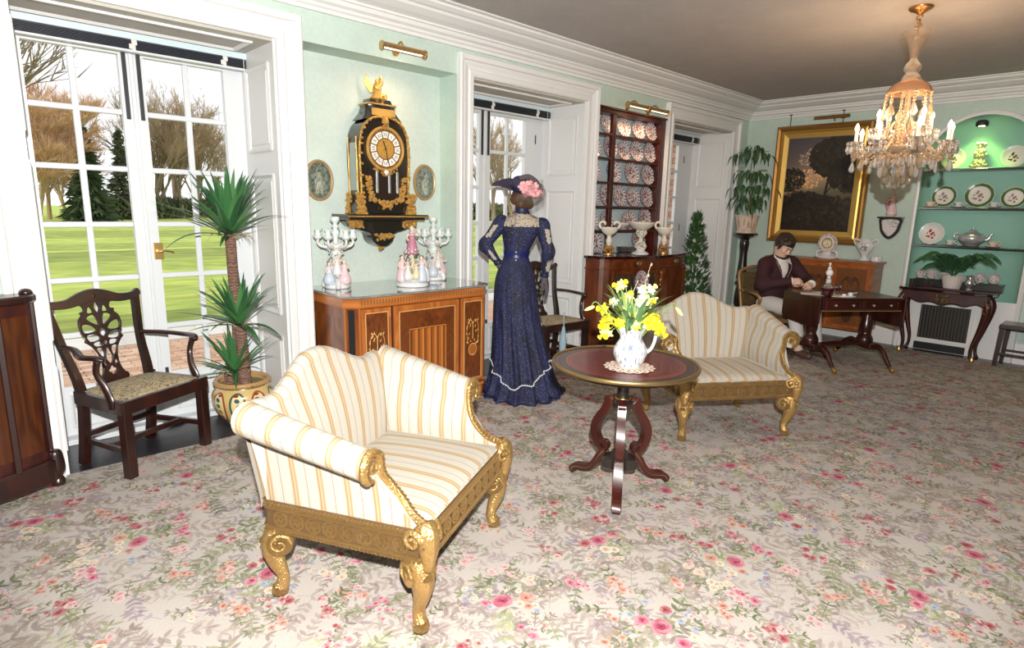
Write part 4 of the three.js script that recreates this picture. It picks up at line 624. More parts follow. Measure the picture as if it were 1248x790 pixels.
{
  const o = thing('carved_armchair', 'dark carved armchair with pierced splat and tapestry seat before the glass doors', 'armchair', [-3.955, 0.004, -0.745], 2.043);
  const fw = 0.275, bw = 0.225, zf = 0.205, zb = -0.19, sh = 0.45;   // front half-width, back half-width
  const rake = (h) => zb - 0.02 - Math.max(0, h - sh) * 0.22;
  part('seat', surf((u, v) => { const x = u * 2 - 1, z = v * 2 - 1, k = 1 - Math.max(Math.pow(Math.abs(x), 10), Math.pow(Math.abs(z), 10)), w = lerp(bw - 0.01, fw - 0.015, v); return [x * w, sh - 0.005 + 0.035 * (1 - 0.6 * x * x) * (1 - 0.6 * z * z) * Math.pow(k, 0.6), lerp(zb + 0.01, zf - 0.01, v)]; }, 20, 20), std({ map: needle, roughness: 1 }), o);
  part('seat_rail', uvm(M(B(2 * fw, 0.075, 0.03, 0, sh - 0.04, zf, 0.004), B(2 * bw, 0.07, 0.03, 0, sh - 0.04, zb, 0.004), ...[-1, 1].map((s) => T(B(0.03, 0.075, 0.44, 0, 0, 0, 0.004), s * (fw + bw) / 2, sh - 0.04, 0, 0, s * Math.atan2(fw - bw, 0.43), 0)))), mahog, o);
  for (const s of [-1, 1]) part('leg', uvm(B(0.052, sh - 0.002, 0.052, s * (fw - 0.02), (sh - 0.002) / 2, zf - 0.012, 0.004)), mahog, o);
  for (const s of [-1, 1]) part('leg', tube([[s * (bw - 0.01), 0, zb - 0.04], [s * (bw - 0.01), 0.2, zb - 0.01], [s * (bw - 0.01), sh, zb], [s * (bw + 0.01), 0.68, rake(0.68)], [s * (bw + 0.045), 0.93, rake(0.93)]], [[0.023, 0.021], [0.022, 0.02], [0.022, 0.02], [0.018, 0.017], [0.017, 0.02]], 4, { sub: 4, sq: true, up: [0, 0, 1] }), mahog, o);
  part('stretcher', uvm(M([-1, 1].map((s) => T(B(0.02, 0.03, 0.40), s * (fw + bw) / 2 - s * 0.02, 0.15, -0.03, 0, s * 0.11, 0)), B(2 * fw - 0.08, 0.03, 0.02, 0, 0.15, 0.02), B(2 * bw - 0.02, 0.03, 0.02, 0, 0.17, zb - 0.03))), mahog, o);
  // crest rail, serpentine with raised ears
  const cr = smooth([[-0.30, 0.942], [-0.285, 0.972], [-0.245, 0.955], [-0.16, 0.955], [-0.08, 0.985], [0, 1.0], [0.08, 0.985], [0.16, 0.955], [0.245, 0.955], [0.285, 0.972], [0.30, 0.942], [0.26, 0.915], [0.16, 0.905], [0.09, 0.915], [0, 0.93], [-0.09, 0.915], [-0.16, 0.905], [-0.26, 0.915], [-0.30, 0.942]], 4);
  const bend = (g) => { const p = g.attributes.position; for (let i = 0; i < p.count; i++) p.setZ(i, p.getZ(i) + rake(p.getY(i))); g.computeVertexNormals(); return g; };
  const dia = (x, y, a, b) => loop([[x - a, y], [x, y + b], [x + a, y], [x, y - b]], 4);
  part('crest_rail', bend(EX(holed(cr.slice(0, -1).map((p) => V2(p[0], p[1])), [dia(0, 0.957, 0.017, 0.022)]), 0.026, 0.006, 2)), mahog, o);
  const R = [[0.085, 0.445], [0.092, 0.475], [0.07, 0.495], [0.054, 0.54], [0.055, 0.60], [0.075, 0.655], [0.105, 0.69], [0.118, 0.70], [0.108, 0.72], [0.128, 0.775], [0.122, 0.83], [0.10, 0.855], [0.104, 0.87], [0.08, 0.88], [0.085, 0.905], [0.115, 0.93]];
  const outer = loop([...R, ...R.slice().reverse().map(([x, y]) => [-x, y])], 3);
  const hs = []; const both = (p) => hs.push(loop(p, 3), loop(p.map(([x, y]) => [-x, y]).reverse(), 3));
  hs.push(loop([...Array(16)].map((_, i) => { const a = i / 16 * TAU, r = 0.015 + 0.01 * Math.abs(Math.cos(2 * a)); return [Math.cos(a) * r, 0.515 + Math.sin(a) * r]; }), 1));
  hs.push(loop([[0, 0.555], [0.02, 0.59], [0.012, 0.63], [0, 0.652], [-0.012, 0.63], [-0.02, 0.59]], 3), dia(0, 0.683, 0.012, 0.013), dia(0, 0.745, 0.02, 0.026), dia(0, 0.89, 0.014, 0.03));
  both([[0.024, 0.548], [0.042, 0.553], [0.034, 0.575]]); both([[0.03, 0.60], [0.044, 0.61], [0.06, 0.655], [0.028, 0.65]]); both([[0.022, 0.668], [0.06, 0.668], [0.072, 0.685], [0.03, 0.692]]);
  both([[0.024, 0.708], [0.085, 0.70], [0.098, 0.735], [0.045, 0.735]]); both([[0.036, 0.76], [0.105, 0.755], [0.108, 0.80], [0.06, 0.79]]); both([[0.016, 0.79], [0.04, 0.80], [0.075, 0.835], [0.03, 0.85]]); both([[0.03, 0.865], [0.06, 0.865], [0.045, 0.90]]);
  part('splat', bend(EX(holed(outer, hs), 0.014, 0.003, 1).translate(0, 0, 0.006)), mahog, o);
  for (const s of [-1, 1]) { const a = part('arm', tube([[s * (bw + 0.012), 0.70, rake(0.70)], [s * (bw + 0.045), 0.705, -0.12], [s * (fw + 0.055), 0.69, 0.02], [s * (fw + 0.04), 0.69, 0.10], [s * (fw + 0.015), 0.675, 0.135]], [[0.013, 0.018], [0.013, 0.02], [0.014, 0.024], [0.015, 0.024], [0.014, 0.02]], 10, { sub: 4, up: [0, 1, 0] }), mahog, o);
    part('arm_support', tube([[s * (fw + 0.03), 0.68, 0.10], [s * (fw + 0.025), 0.60, 0.075], [s * (fw + 0.005), 0.52, 0.10], [s * (fw + 0.005), 0.45, 0.13], [s * (fw + 0.004), 0.40, 0.135]], [[0.018, 0.017], [0.017, 0.016], [0.02, 0.017], [0.025, 0.017], [0.025, 0.015]], 8, { sub: 4, up: [0, 0, 1] }), mahog, a); }
  copy(o, 'carved_armchair', 'dark carved armchair with pierced splat standing behind the woman in blue', [-3.87, 0.004, -4.28], 1.47);
}
// ---------- bracket clock ----------
const gold = std({ color: RGB(0.78, 0.48, 0.14), metalness: 0.85, roughness: 0.34, bumpMap: giltBump, bumpScale: 0.002 });
function clump(n, f, r0, r1, seed) { const r = rng(seed), g = []; n = Math.round(n * 1.8); r0 *= 0.72; r1 *= 0.76; for (let i = 0; i < n; i++) { const p = f(r(), r(), r()), q = lerp(r0, r1, r()); g.push(SP(q, p[0], p[1], p[2], 6, 5)); } return M(g); }
{
  const o = thing('bracket_clock', 'tall black and gilt clock with white enamel numerals, standing on a bracket in the niche', 'clock', [-4.152, 1.19, -2.455], Math.PI / 2);
  const D = 0.2, y0 = 0.269;   // case starts above the wall bracket
  const side = [[0.235, 0], [0.232, 0.06], [0.212, 0.11], [0.208, 0.20], [0.215, 0.36], [0.212, 0.5], [0.2, 0.575], [0.165, 0.645], [0.1, 0.69], [0, 0.705]].map(([x, y]) => [x, y + y0]);
  const outl = smooth(side, 4).map((p) => V2(p[0], p[1])), sh = new THREE.Shape([...outl, ...outl.slice().reverse().map((p) => V2(-p.x, p.y))]);
  const lac = phys({ color: RGB(0.018, 0.015, 0.012), roughness: 0.22, clearcoat: 0.8, clearcoatRoughness: 0.1 });
  part('case', EX(sh, D - 0.02, 0.006, 1, 6).translate(0, 0, 0.005), lac, o);
  // gilt borders down both front edges and over the arch
  for (const s of [-1, 1]) { const e = smooth(side, 2).map(([x, y]) => [s * (x - 0.006), y, D - 0.012]); part('gilt_border', M(tube(e, 0.009, 6, { sub: 1 }), beads(e.map(([x, y, z]) => [x, y, z + 0.008]), 0.008, 0.024)), gold, o); part('gilt_mount', clump(46, (a, b, c) => { const k = Math.floor(a * (e.length - 1)); return [e[k][0] - s * 0.012 * b, e[k][1], D - 0.004 + 0.014 * c]; }, 0.008, 0.015, 60 + s), gold, o);
    part('side_window', B(0.005, 0.34, 0.09, s * 0.214, y0 + 0.34, D / 2, 0.002), phys({ color: RGB(0.30, 0.36, 0.33), roughness: 0.05, clearcoat: 1 }), o);
    part('side_border', M(...[-0.06, 0.06].map((z) => tube([[s * 0.214, y0 + 0.14, D / 2 + z], [s * 0.22, y0 + 0.55, D / 2 + z]], 0.006, 6, { sub: 3 }))), gold, o); }
  // hood and cap
  part('hood', M(LA([[0.17, 0.675], [0.15, 0.70], [0.125, 0.735], [0.115, 0.775], [0.125, 0.79], [0.125, 0.80], [0.10, 0.805], [0.09, 0.83], [0.0, 0.832]].map(([r, y]) => [r * 1.3, y + y0]), 4).rotateY(Math.PI / 4).scale(1, 1, 0.62).translate(0, 0, D * 0.47)).applyMatrix4(new THREE.Matrix4()), lac, o);
  part('hood_border', M(B(0.235, 0.012, 0.012, 0, y0 + 0.792, D * 0.47 + 0.075, 0.003), B(0.012, 0.012, 0.14, 0.115, y0 + 0.792, D * 0.47, 0.003), B(0.012, 0.012, 0.14, -0.115, y0 + 0.792, D * 0.47, 0.003), B(0.20, 0.05, 0.008, 0, y0 + 0.735, D * 0.47 + 0.088, 0.003)), gold, o);
  const fy = y0 + 0.832;
  const wing = (s) => EX(new THREE.Shape(loop([[0, 0], [s * 0.03, 0.05], [s * 0.065, 0.10], [s * 0.07, 0.06], [s * 0.075, 0.03], [s * 0.05, 0.0], [s * 0.03, -0.03]].map(([x, y]) => [x, y]), 3)), 0.012, 0.003);
  part('winged_figure', M(LAS([[0, 0], [0.05, 0.0], [0.055, 0.012], [0.035, 0.03], [0.03, 0.05], [0.034, 0.075], [0.026, 0.10], [0.014, 0.115], [0.0, 0.118]], 12), SP(0.02, 0.004, 0.128, 0.004, 10, 8), wing(-1).rotateY(-0.5).translate(-0.012, 0.075, -0.012), wing(1).rotateY(0.6).scale(0.7, 0.9, 1).translate(0.012, 0.075, -0.012), tube([[0.02, 0.10, 0.01], [0.035, 0.12, 0.02], [0.03, 0.155, 0.015], [0.02, 0.17, 0.01]], [0.01, 0.008, 0.007, 0.008], 6), tube([[-0.02, 0.10, 0.01], [-0.035, 0.08, 0.035], [-0.01, 0.07, 0.045]], [0.01, 0.008, 0.008], 6), tube([[0.01, 0.02, 0.02], [0.045, 0.035, 0.035], [0.05, 0.0, 0.04]], [0.016, 0.014, 0.01], 6)).translate(0, fy, D * 0.47), gold, o);
  // dial
  const dz = D - 0.006, dy = y0 + 0.475, dr = 0.145;
  const dialTex = canvasTex(1024, 1024, (c, S) => { c.fillStyle = '#4d3212'; c.fillRect(0, 0, S, S); c.translate(S / 2, S / 2); const rom = ['XII', 'I', 'II', 'III', 'IIII', 'V', 'VI', 'VII', 'VIII', 'IX', 'X', 'XI'];
    c.fillStyle = '#7b5524'; c.beginPath(); c.arc(0, 0, S * 0.5, 0, TAU); c.fill(); const r = rng(3);
    c.fillStyle = '#b98a3c'; c.beginPath(); c.arc(0, 0, S * 0.24, 0, TAU); c.fill(); for (let i = 0; i < 500; i++) { c.fillStyle = r() < 0.5 ? '#5c3a12' : '#d9ad5a'; const a = r() * TAU, q = S * 0.235 * Math.sqrt(r()); c.beginPath(); c.arc(Math.cos(a) * q, Math.sin(a) * q, 5, 0, TAU); c.fill(); }
    for (let i = 0; i < 12; i++) { c.save(); c.rotate(i / 12 * TAU); c.fillStyle = '#f3f1ea'; c.beginPath(); const a = 0.225; c.arc(0, 0, S * 0.43, -Math.PI / 2 - a, -Math.PI / 2 + a); c.arc(0, 0, S * 0.275, -Math.PI / 2 + a * 0.9, -Math.PI / 2 - a * 0.9, true); c.closePath(); c.fill(); c.fillStyle = '#1a1a22'; c.font = `bold ${S * 0.11}px serif`; c.textAlign = 'center'; c.textBaseline = 'middle'; c.save(); c.translate(0, -S * 0.352); c.scale(rom[i].length > 3 ? 0.55 : rom[i].length > 2 ? 0.7 : 0.9, 1); c.fillText(rom[i], 0, 0); c.restore(); c.restore(); }
    for (let i = 0; i < 60; i++) { c.save(); c.rotate(i / 60 * TAU); c.fillStyle = i % 5 ? '#2a1c0c' : '#f0ece0'; c.fillRect(-3, -S * 0.475, 6, S * 0.03); c.restore(); } }, { clampT: true });
  const dial = part('dial', M(new THREE.CircleGeometry(dr, 48).translate(0, dy, dz + 0.006)), std({ map: dialTex, roughness: 0.4 }), o);
  part('dial_bezel', M(new THREE.TorusGeometry(dr + 0.006, 0.011, 8, 48).translate(0, dy, dz + 0.004), beads([...Array(33)].map((_, i) => [Math.cos(i / 32 * TAU) * (dr + 0.012), dy + Math.sin(i / 32 * TAU) * (dr + 0.012), dz + 0.008]), 0.006, 0.018)), gold, dial);
  part('hand', M(T(B(0.008, 0.06, 0.003, 0, 0.03, 0, 0.001), 0, dy, dz + 0.011, 0, 0, 0.35), T(SP(0.008, 0, 0, 0, 8, 6), 0, dy, dz + 0.011)), ebony, dial); part('hand', M(T(B(0.006, 0.1, 0.003, 0, 0.05, 0, 0.001), 0, dy, dz + 0.013, 0, 0, Math.PI + 0.15)), ebony, dial);
  // glazed lower front with silvered columns behind
  part('lower_glass', EX(new THREE.Shape(loop([[-0.135, 0.13], [0.135, 0.13], [0.14, 0.3], [0.125, 0.34], [0, 0.345], [-0.125, 0.34], [-0.14, 0.3]].map(([x, y]) => [x, y + y0]), 2)), 0.006).translate(0, 0, dz - 0.003), phys({ color: RGB(0.03, 0.02, 0.015), roughness: 0.06, clearcoat: 1 }), o);
  for (const x of [-0.075, 0.03, 0.1]) part('column', B(0.018, 0.16, 0.008, x, y0 + 0.235, dz + 0.005, 0.003), std({ color: RGB(0.36, 0.38, 0.37), roughness: 0.3, metalness: 0.5 }), o);
  for (const s of [-1, 1]) {
    part('gilt_mount', clump(46, (a, b, c) => [s * (0.125 + 0.045 * (a - 0.5) + 0.03 * b), y0 + 0.10 + 0.17 * b, dz + 0.004 + 0.018 * c], 0.008, 0.016, 5 + s), gold, o);
    part('gilt_foot', clump(50, (a, b, c) => [s * (0.215 + 0.07 * (a - 0.5)), y0 + 0.005 + 0.15 * b * b, dz - 0.01 + 0.04 * c], 0.010, 0.019, 15 + s), gold, o);
    part('gilt_foot', clump(40, (a, b, c) => [s * (0.225 + 0.02 * a), y0 + 0.005 + 0.14 * b * b, 0.02 + 0.06 * c], 0.010, 0.018, 25 + s), gold, o);
  }
  part('gilt_mask', M(clump(26, (a, b, c) => [0.05 * (a - 0.5), y0 + 0.63 + 0.08 * b, dz + 0.004 + 0.02 * c], 0.008, 0.015, 8), SP(0.024, 0, y0 + 0.665, dz + 0.018, 10, 8, [1, 1.25, 0.8])), gold, o);
  part('gilt_apron', M(clump(60, (a, b, c) => [0.30 * (a - 0.5), y0 + 0.05 + 0.05 * Math.abs(a - 0.5) * 2 + 0.035 * b, dz + 0.004 + 0.02 * c], 0.007, 0.014, 9), clump(20, (a, b, c) => [0.08 * (a - 0.5), y0 + 0.03 + 0.07 * b, dz + 0.01 + 0.02 * c], 0.010, 0.017, 10), clump(30, (a, b, c) => [0.20 * (a - 0.5), y0 + 0.325 - 0.05 * (1 - 2 * Math.abs(a - 0.5)) + 0.02 * b, dz + 0.012 * c], 0.007, 0.013, 11)), gold, o);
  part('heart_boss', SP(0.022, 0, y0 + 0.305, dz + 0.01, 8, 6, [1, 1, 0.5]), porcelain, o);
  // wall bracket under the case
  const br = thing('wall_bracket', 'black wall bracket with gilt mounts and pendant, carrying the tall clock', 'bracket', [-4.152, 1.19, -2.455], Math.PI / 2); part('bracket', M(EX(new THREE.Shape(loop([[-0.3, 0.245], [0.3, 0.245], [0.27, 0.19], [0.2, 0.15], [0.11, 0.125], [0.09, 0.07], [0.04, 0.03], [-0.04, 0.03], [-0.09, 0.07], [-0.11, 0.125], [-0.2, 0.15], [-0.27, 0.19]], 3)), 0.15, 0.01), B(0.70, 0.022, 0.25, 0, 0.256, 0.125, 0.005), B(0.66, 0.02, 0.23, 0, 0.236, 0.115, 0.005)), lac, br);
  part('bracket_border', M(beads([[-0.345, 0.252, 0.25], [0.345, 0.252, 0.25]], 0.007, 0.014), beads([[0.348, 0.252, 0.25], [0.348, 0.252, 0.02]], 0.007, 0.014)), gold, br);
  part('bracket_mount', M(...[-1, 1].map((s) => clump(46, (a, b, c) => [s * (0.24 + 0.12 * (a - 0.5)), 0.17 + 0.07 * b, 0.15 + 0.02 * c], 0.009, 0.019, 30 + s))), gold, br);
  part('bracket_pendant', M(clump(60, (a, b, c) => { const y = 0.01 + 0.11 * b; return [(a - 0.5) * 2 * (0.02 + 0.55 * y), y, 0.14 + 0.03 * c - 0.05 * (1 - b)]; }, 0.010, 0.02, 33), SP(0.025, 0, 0.015, 0.10, 10, 8, [0.8, 1.2, 0.8])), gold, br);
}
// ---------- oval prints in the niche ----------
const printTex = (seed) => canvasTex(256, 320, (c, W, H) => { const r = rng(seed); c.fillStyle = '#707a70'; c.fillRect(0, 0, W, H); for (let i = 0; i < 500; i++) { c.fillStyle = `rgba(${r() < 0.6 ? '40,48,42' : '165,172,160'},0.22)`; c.beginPath(); c.ellipse(r() * W, r() * H, 4 + 20 * r(), 3 + 12 * r(), r() * 3, 0, TAU); c.fill(); } c.fillStyle = '#b9baa8'; c.beginPath(); c.moveTo(W * 0.48, H * 0.36); c.bezierCurveTo(W * 0.36, H * 0.5, W * 0.36, H * 0.7, W * 0.3, H * 0.88); c.lineTo(W * 0.66, H * 0.88); c.bezierCurveTo(W * 0.62, H * 0.7, W * 0.62, H * 0.5, W * 0.54, H * 0.36); c.fill(); c.beginPath(); c.ellipse(W * 0.51, H * 0.28, 15, 20, 0, 0, TAU); c.fill(); c.fillStyle = '#454a40'; c.beginPath(); c.ellipse(W * 0.51, H * 0.24, 20, 14, 0, 0, TAU); c.fill(); c.strokeStyle = '#cfd0be'; c.lineWidth = 12; c.beginPath(); c.moveTo(W * 0.46, H * 0.42); c.quadraticCurveTo(W * 0.28, H * 0.5, W * 0.34, H * 0.62); c.stroke(); c.fillStyle = 'rgba(90,98,88,0.6)'; c.fillRect(0, H * 0.86, W, H); for (let i = 0; i < 260; i++) { c.fillStyle = `rgba(${r() < 0.5 ? '60,66,58' : '200,202,188'},0.16)`; c.beginPath(); c.ellipse(W * (0.3 + 0.4 * r()), H * (0.2 + 0.7 * r()), 3 + 9 * r(), 6 + 22 * r(), 0.3 * (r() - 0.5), 0, TAU); c.fill(); } }, { clampT: true });
[[-2.018, 1.692, 'oval framed print of a woman in white, left of the clock', 3], [-2.94, 1.716, 'oval framed print of a standing woman, right of the clock', 8]].forEach(([z, y, lab, sd]) => {
  const o = thing('oval_print', lab, 'picture', [-4.153, y, z], Math.PI / 2, 'oval prints beside the clock');
  const g = new THREE.CircleGeometry(1, 48).scale(0.092, 0.128, 1).translate(0, 0, 0.012); part('print', M(g), phys({ map: printTex(sd), roughness: 0.3, clearcoat: 0.6 }), o);
  const fr = mould([...Array(48)].map((_, i) => [Math.cos(i / 48 * TAU) * 0.098, Math.sin(i / 48 * TAU) * 0.135]), [[0.008, 0], [0.008, 0.016], [0.0, 0.022], [-0.008, 0.02], [-0.012, 0.0]], true); part('frame', fr, std({ color: RGB(0.42, 0.28, 0.13), roughness: 0.4, metalness: 0.3 }), o);
});
// ---------- brass picture lights ----------
const warmGlow = std({ color: 0xffffff, emissive: RGB(1, 0.72, 0.45), emissiveIntensity: 2, roughness: 0.5 });
function pictureLight(name, label, p, ry, L, lit, arm = 0.1) {
  const o = thing(name, label, 'lamp', p, ry);
  part('shade', M(new THREE.CylinderGeometry(0.026, 0.026, L, 16, 1, false, 0, Math.PI * 1.25).rotateZ(Math.PI / 2).rotateX(0.6), ...[-1, 1].map((s) => CY(0.03, 0.03, 0.01, 0, 0, 0, 14).rotateZ(Math.PI / 2).translate(s * L / 2 + 0.005, 0, 0))).translate(0, 0, arm), std({ color: RGB(0.62, 0.40, 0.18), metalness: 0.9, roughness: 0.3, side: THREE.DoubleSide }), o);
  part('arm', M(tube([[0, 0.0, -0.02], [0, 0.05, 0.02], [0, 0.06, arm * 0.6], [0, 0.024, arm]], 0.006, 8), CY(0.028, 0.022, 0.014, 0, 0, 0, 16).rotateX(Math.PI / 2).translate(0, 0, -0.025)), brass, o);
  if (lit) { part('tube_bulb', M(CY(0.013, 0.013, L * 0.86, 0, -L * 0.43, 0, 10).rotateZ(Math.PI / 2).translate(0, -0.006, arm)), warmGlow, o);
    const l = new THREE.SpotLight(RGB(1, 0.68, 0.4), lit, 0, 1.2, 0.7, 2); l.position.set(0, -0.04, arm); l.target.position.set(0, -1.0, arm - 0.35); l.castShadow = true; l.shadow.radius = 3; o.add(l, l.target); }
  return o;
}
pictureLight('picture_light', 'brass picture light above the niche with the clock', [XA + 0.03, 2.615, -2.535], Math.PI / 2, 0.36, 0.55, 0.085);
// ---------- porcelain on the commode ----------
const porc = { w: porcelain, p: phys({ color: RGB(0.76, 0.54, 0.57), roughness: 0.25, clearcoat: 0.5 }), b: phys({ color: RGB(0.55, 0.63, 0.74), roughness: 0.25, clearcoat: 0.5 }), g: phys({ color: RGB(0.36, 0.45, 0.22), roughness: 0.3, clearcoat: 0.4 }), y: phys({ color: RGB(0.70, 0.66, 0.42), roughness: 0.3, clearcoat: 0.4 }), f: phys({ color: RGB(0.82, 0.62, 0.52), roughness: 0.3, clearcoat: 0.4 }), d: phys({ color: RGB(0.16, 0.13, 0.16), roughness: 0.3, clearcoat: 0.4 }), m: phys({ color: RGB(0.48, 0.20, 0.28), roughness: 0.3, clearcoat: 0.4 }), t: phys({ color: RGB(0.70, 0.77, 0.75), roughness: 0.25, clearcoat: 0.5 }) };
function figure(parent, x, y, z, h, ry, cloth, hair = 'd', seated = false) {   // small porcelain figure: one continuous body, clothes and hair on it
  const s = h / 0.2, g = part('figure', M(LAS([[0.0, 0.0], [0.02, 0.0], [0.018, 0.03], [0.02, 0.07], [0.024, 0.10], [0.02, 0.125], [0.026, 0.15], [0.012, 0.165], [0.009, 0.172], [0.0, 0.173]], 10), SP(0.016, 0, 0.184, 0.002, 10, 8, [0.9, 1.1, 1]), tube([[-0.024, 0.148, 0], [-0.04, 0.12, 0.012], [-0.03, 0.1, 0.03]], [0.009, 0.007, 0.006], 6), tube([[0.024, 0.148, 0], [0.042, 0.135, 0.014], [0.04, 0.165, 0.03]], [0.009, 0.007, 0.006], 6)), porc.f, parent);
  g.position.set(x, y, z); g.rotation.y = ry; g.scale.setScalar(s);
  part('clothing', M(LAS(seated ? [[0.026, 0.155], [0.024, 0.125], [0.034, 0.09], [0.05, 0.06], [0.052, 0.02], [0.04, 0.0]] : [[0.027, 0.155], [0.022, 0.12], [0.032, 0.085], [0.042, 0.04], [0.046, 0.01], [0.04, 0.0]], 12)), porc[cloth], g);
  part('hair', SP(0.0175, 0, 0.19, -0.004, 8, 6, [0.95, 0.9, 1]), porc[hair], g);
  return g;
}
function flowers(parent, n, f, seed) { const r = rng(seed), by = {}; n = Math.round(n * 1.9); for (let i = 0; i < n; i++) { const k = 'pbwgpy'[Math.floor(r() * 6)], p = f(r(), r(), r()); (by[k] ??= []).push(SP(0.0045 + 0.0045 * r(), ...p, 6, 4)); } for (const k in by) part('flowers', M(by[k]), porc[k], parent).userData.kind = 'stuff'; }
function candelabrum(label, p, ry) {
  const o = thing('candelabrum', label, 'candelabrum', p, ry);
  const base = part('base', M(LAS([[0.0, 0.0], [0.085, 0.0], [0.088, 0.02], [0.06, 0.05], [0.045, 0.09], [0.04, 0.14], [0.028, 0.17], [0.0, 0.172]], 24), ...[0, 1, 2].map((i) => T(M(tube([[0.05, 0.07, 0], [0.095, 0.045, 0], [0.10, 0.015, 0], [0.075, 0.01, 0]], [0.018, 0.02, 0.016, 0.012], 8), SP(0.02, 0.098, 0.018, 0, 8, 6)), 0, 0, 0, 0, i / 3 * TAU + 0.5, 0))), porc.w, o);
  part('stem', M(LAS([[0.0, 0.165], [0.03, 0.17], [0.022, 0.19], [0.034, 0.22], [0.04, 0.25], [0.03, 0.275], [0.045, 0.30], [0.02, 0.315], [0.018, 0.36], [0.03, 0.40], [0.016, 0.42], [0.026, 0.44], [0.014, 0.455], [0.032, 0.48], [0.028, 0.505], [0.0, 0.50]], 18)), porc.t, o);
  figure(o, -0.055, 0.03, 0.035, 0.16, 0.4, 'b', 'd', true); figure(o, 0.05, 0.03, 0.04, 0.17, -0.4, 'p', 'w', true); figure(o, 0.0, 0.1, 0.045, 0.14, 0, 'w', 'd');
  flowers(o, 60, (a, b, c) => { const y = 0.02 + 0.28 * b, r = 0.075 * (1 - 0.75 * b) + 0.02; return [Math.cos(a * TAU) * r, y, Math.sin(a * TAU) * r]; }, 61);
  for (let i = 0; i < 6; i++) { const a = i / 6 * TAU, A = part('arm', M(tube([[0.02, 0.315, 0], [0.06, 0.295, 0], [0.10, 0.30, 0], [0.122, 0.325, 0], [0.118, 0.35, 0]], [0.011, 0.011, 0.01, 0.009, 0.009], 8)), porc.w, o); A.rotation.y = a;
    part('candle_cup', M(LAS([[0.0, 0.345], [0.02, 0.35], [0.032, 0.37], [0.022, 0.378], [0.018, 0.40], [0.024, 0.415], [0.02, 0.418], [0.0, 0.41]], 12).translate(0.12, 0, 0)), porc.t, A);
    flowers(A, 9, (q, b, c) => [0.05 + 0.075 * q, 0.285 + 0.05 * q * q + 0.02 * (b - 0.5), 0.024 * (c - 0.5)], 70 + i); }
  return o;
}
const CT = 0.934;
const cand = candelabrum('left flowered porcelain candelabrum on the commode', [-3.935, CT, -2.02], 1.2);
copy(cand, 'candelabrum', 'right flowered porcelain candelabrum on the commode, behind the figure group', [-3.95, CT, -2.885], 1.9);
{
  const o = thing('figurine_group', 'porcelain figure group under a flowering tree at the middle of the commode', 'figurine', [-3.71, CT, -2.515], 0.95);
  part('base', M(LAS([[0.0, 0.0], [0.115, 0.0], [0.12, 0.012], [0.11, 0.03], [0.085, 0.045], [0.05, 0.08], [0.0, 0.10]], 28).scale(1, 1, 0.8)), porc.w, o);
  part('mossy_mound', M(clump(60, (a, b, c) => { const r = 0.085 * (1 - b * 0.6); return [Math.cos(a * TAU) * r, 0.04 + 0.16 * b * c, Math.sin(a * TAU) * r * 0.75]; }, 0.010, 0.02, 44)), porc.g, o);
  part('tree', M(tube([[0, 0.05, -0.01], [0.006, 0.15, -0.01], [-0.006, 0.25, 0]], [0.024, 0.018, 0.012], 8)), porc.y, o);
  figure(o, 0.0, 0.24, 0.0, 0.20, 0.2, 'm', 'w'); figure(o, -0.075, 0.04, 0.03, 0.19, 0.7, 'p'); figure(o, 0.07, 0.04, 0.04, 0.19, -0.5, 'b'); figure(o, -0.03, 0.05, 0.065, 0.14, 0, 'w', 'm', true); figure(o, 0.095, 0.035, -0.01, 0.17, -1, 'w'); figure(o, 0.03, 0.06, 0.07, 0.12, 0, 'y', 'd', true);
  flowers(o, 80, (a, b, c) => { const y = 0.04 + 0.24 * b, r = 0.1 * (1 - 0.6 * b) + 0.015; return [Math.cos(a * TAU) * r, y, Math.sin(a * TAU) * r * 0.8]; }, 81);
}
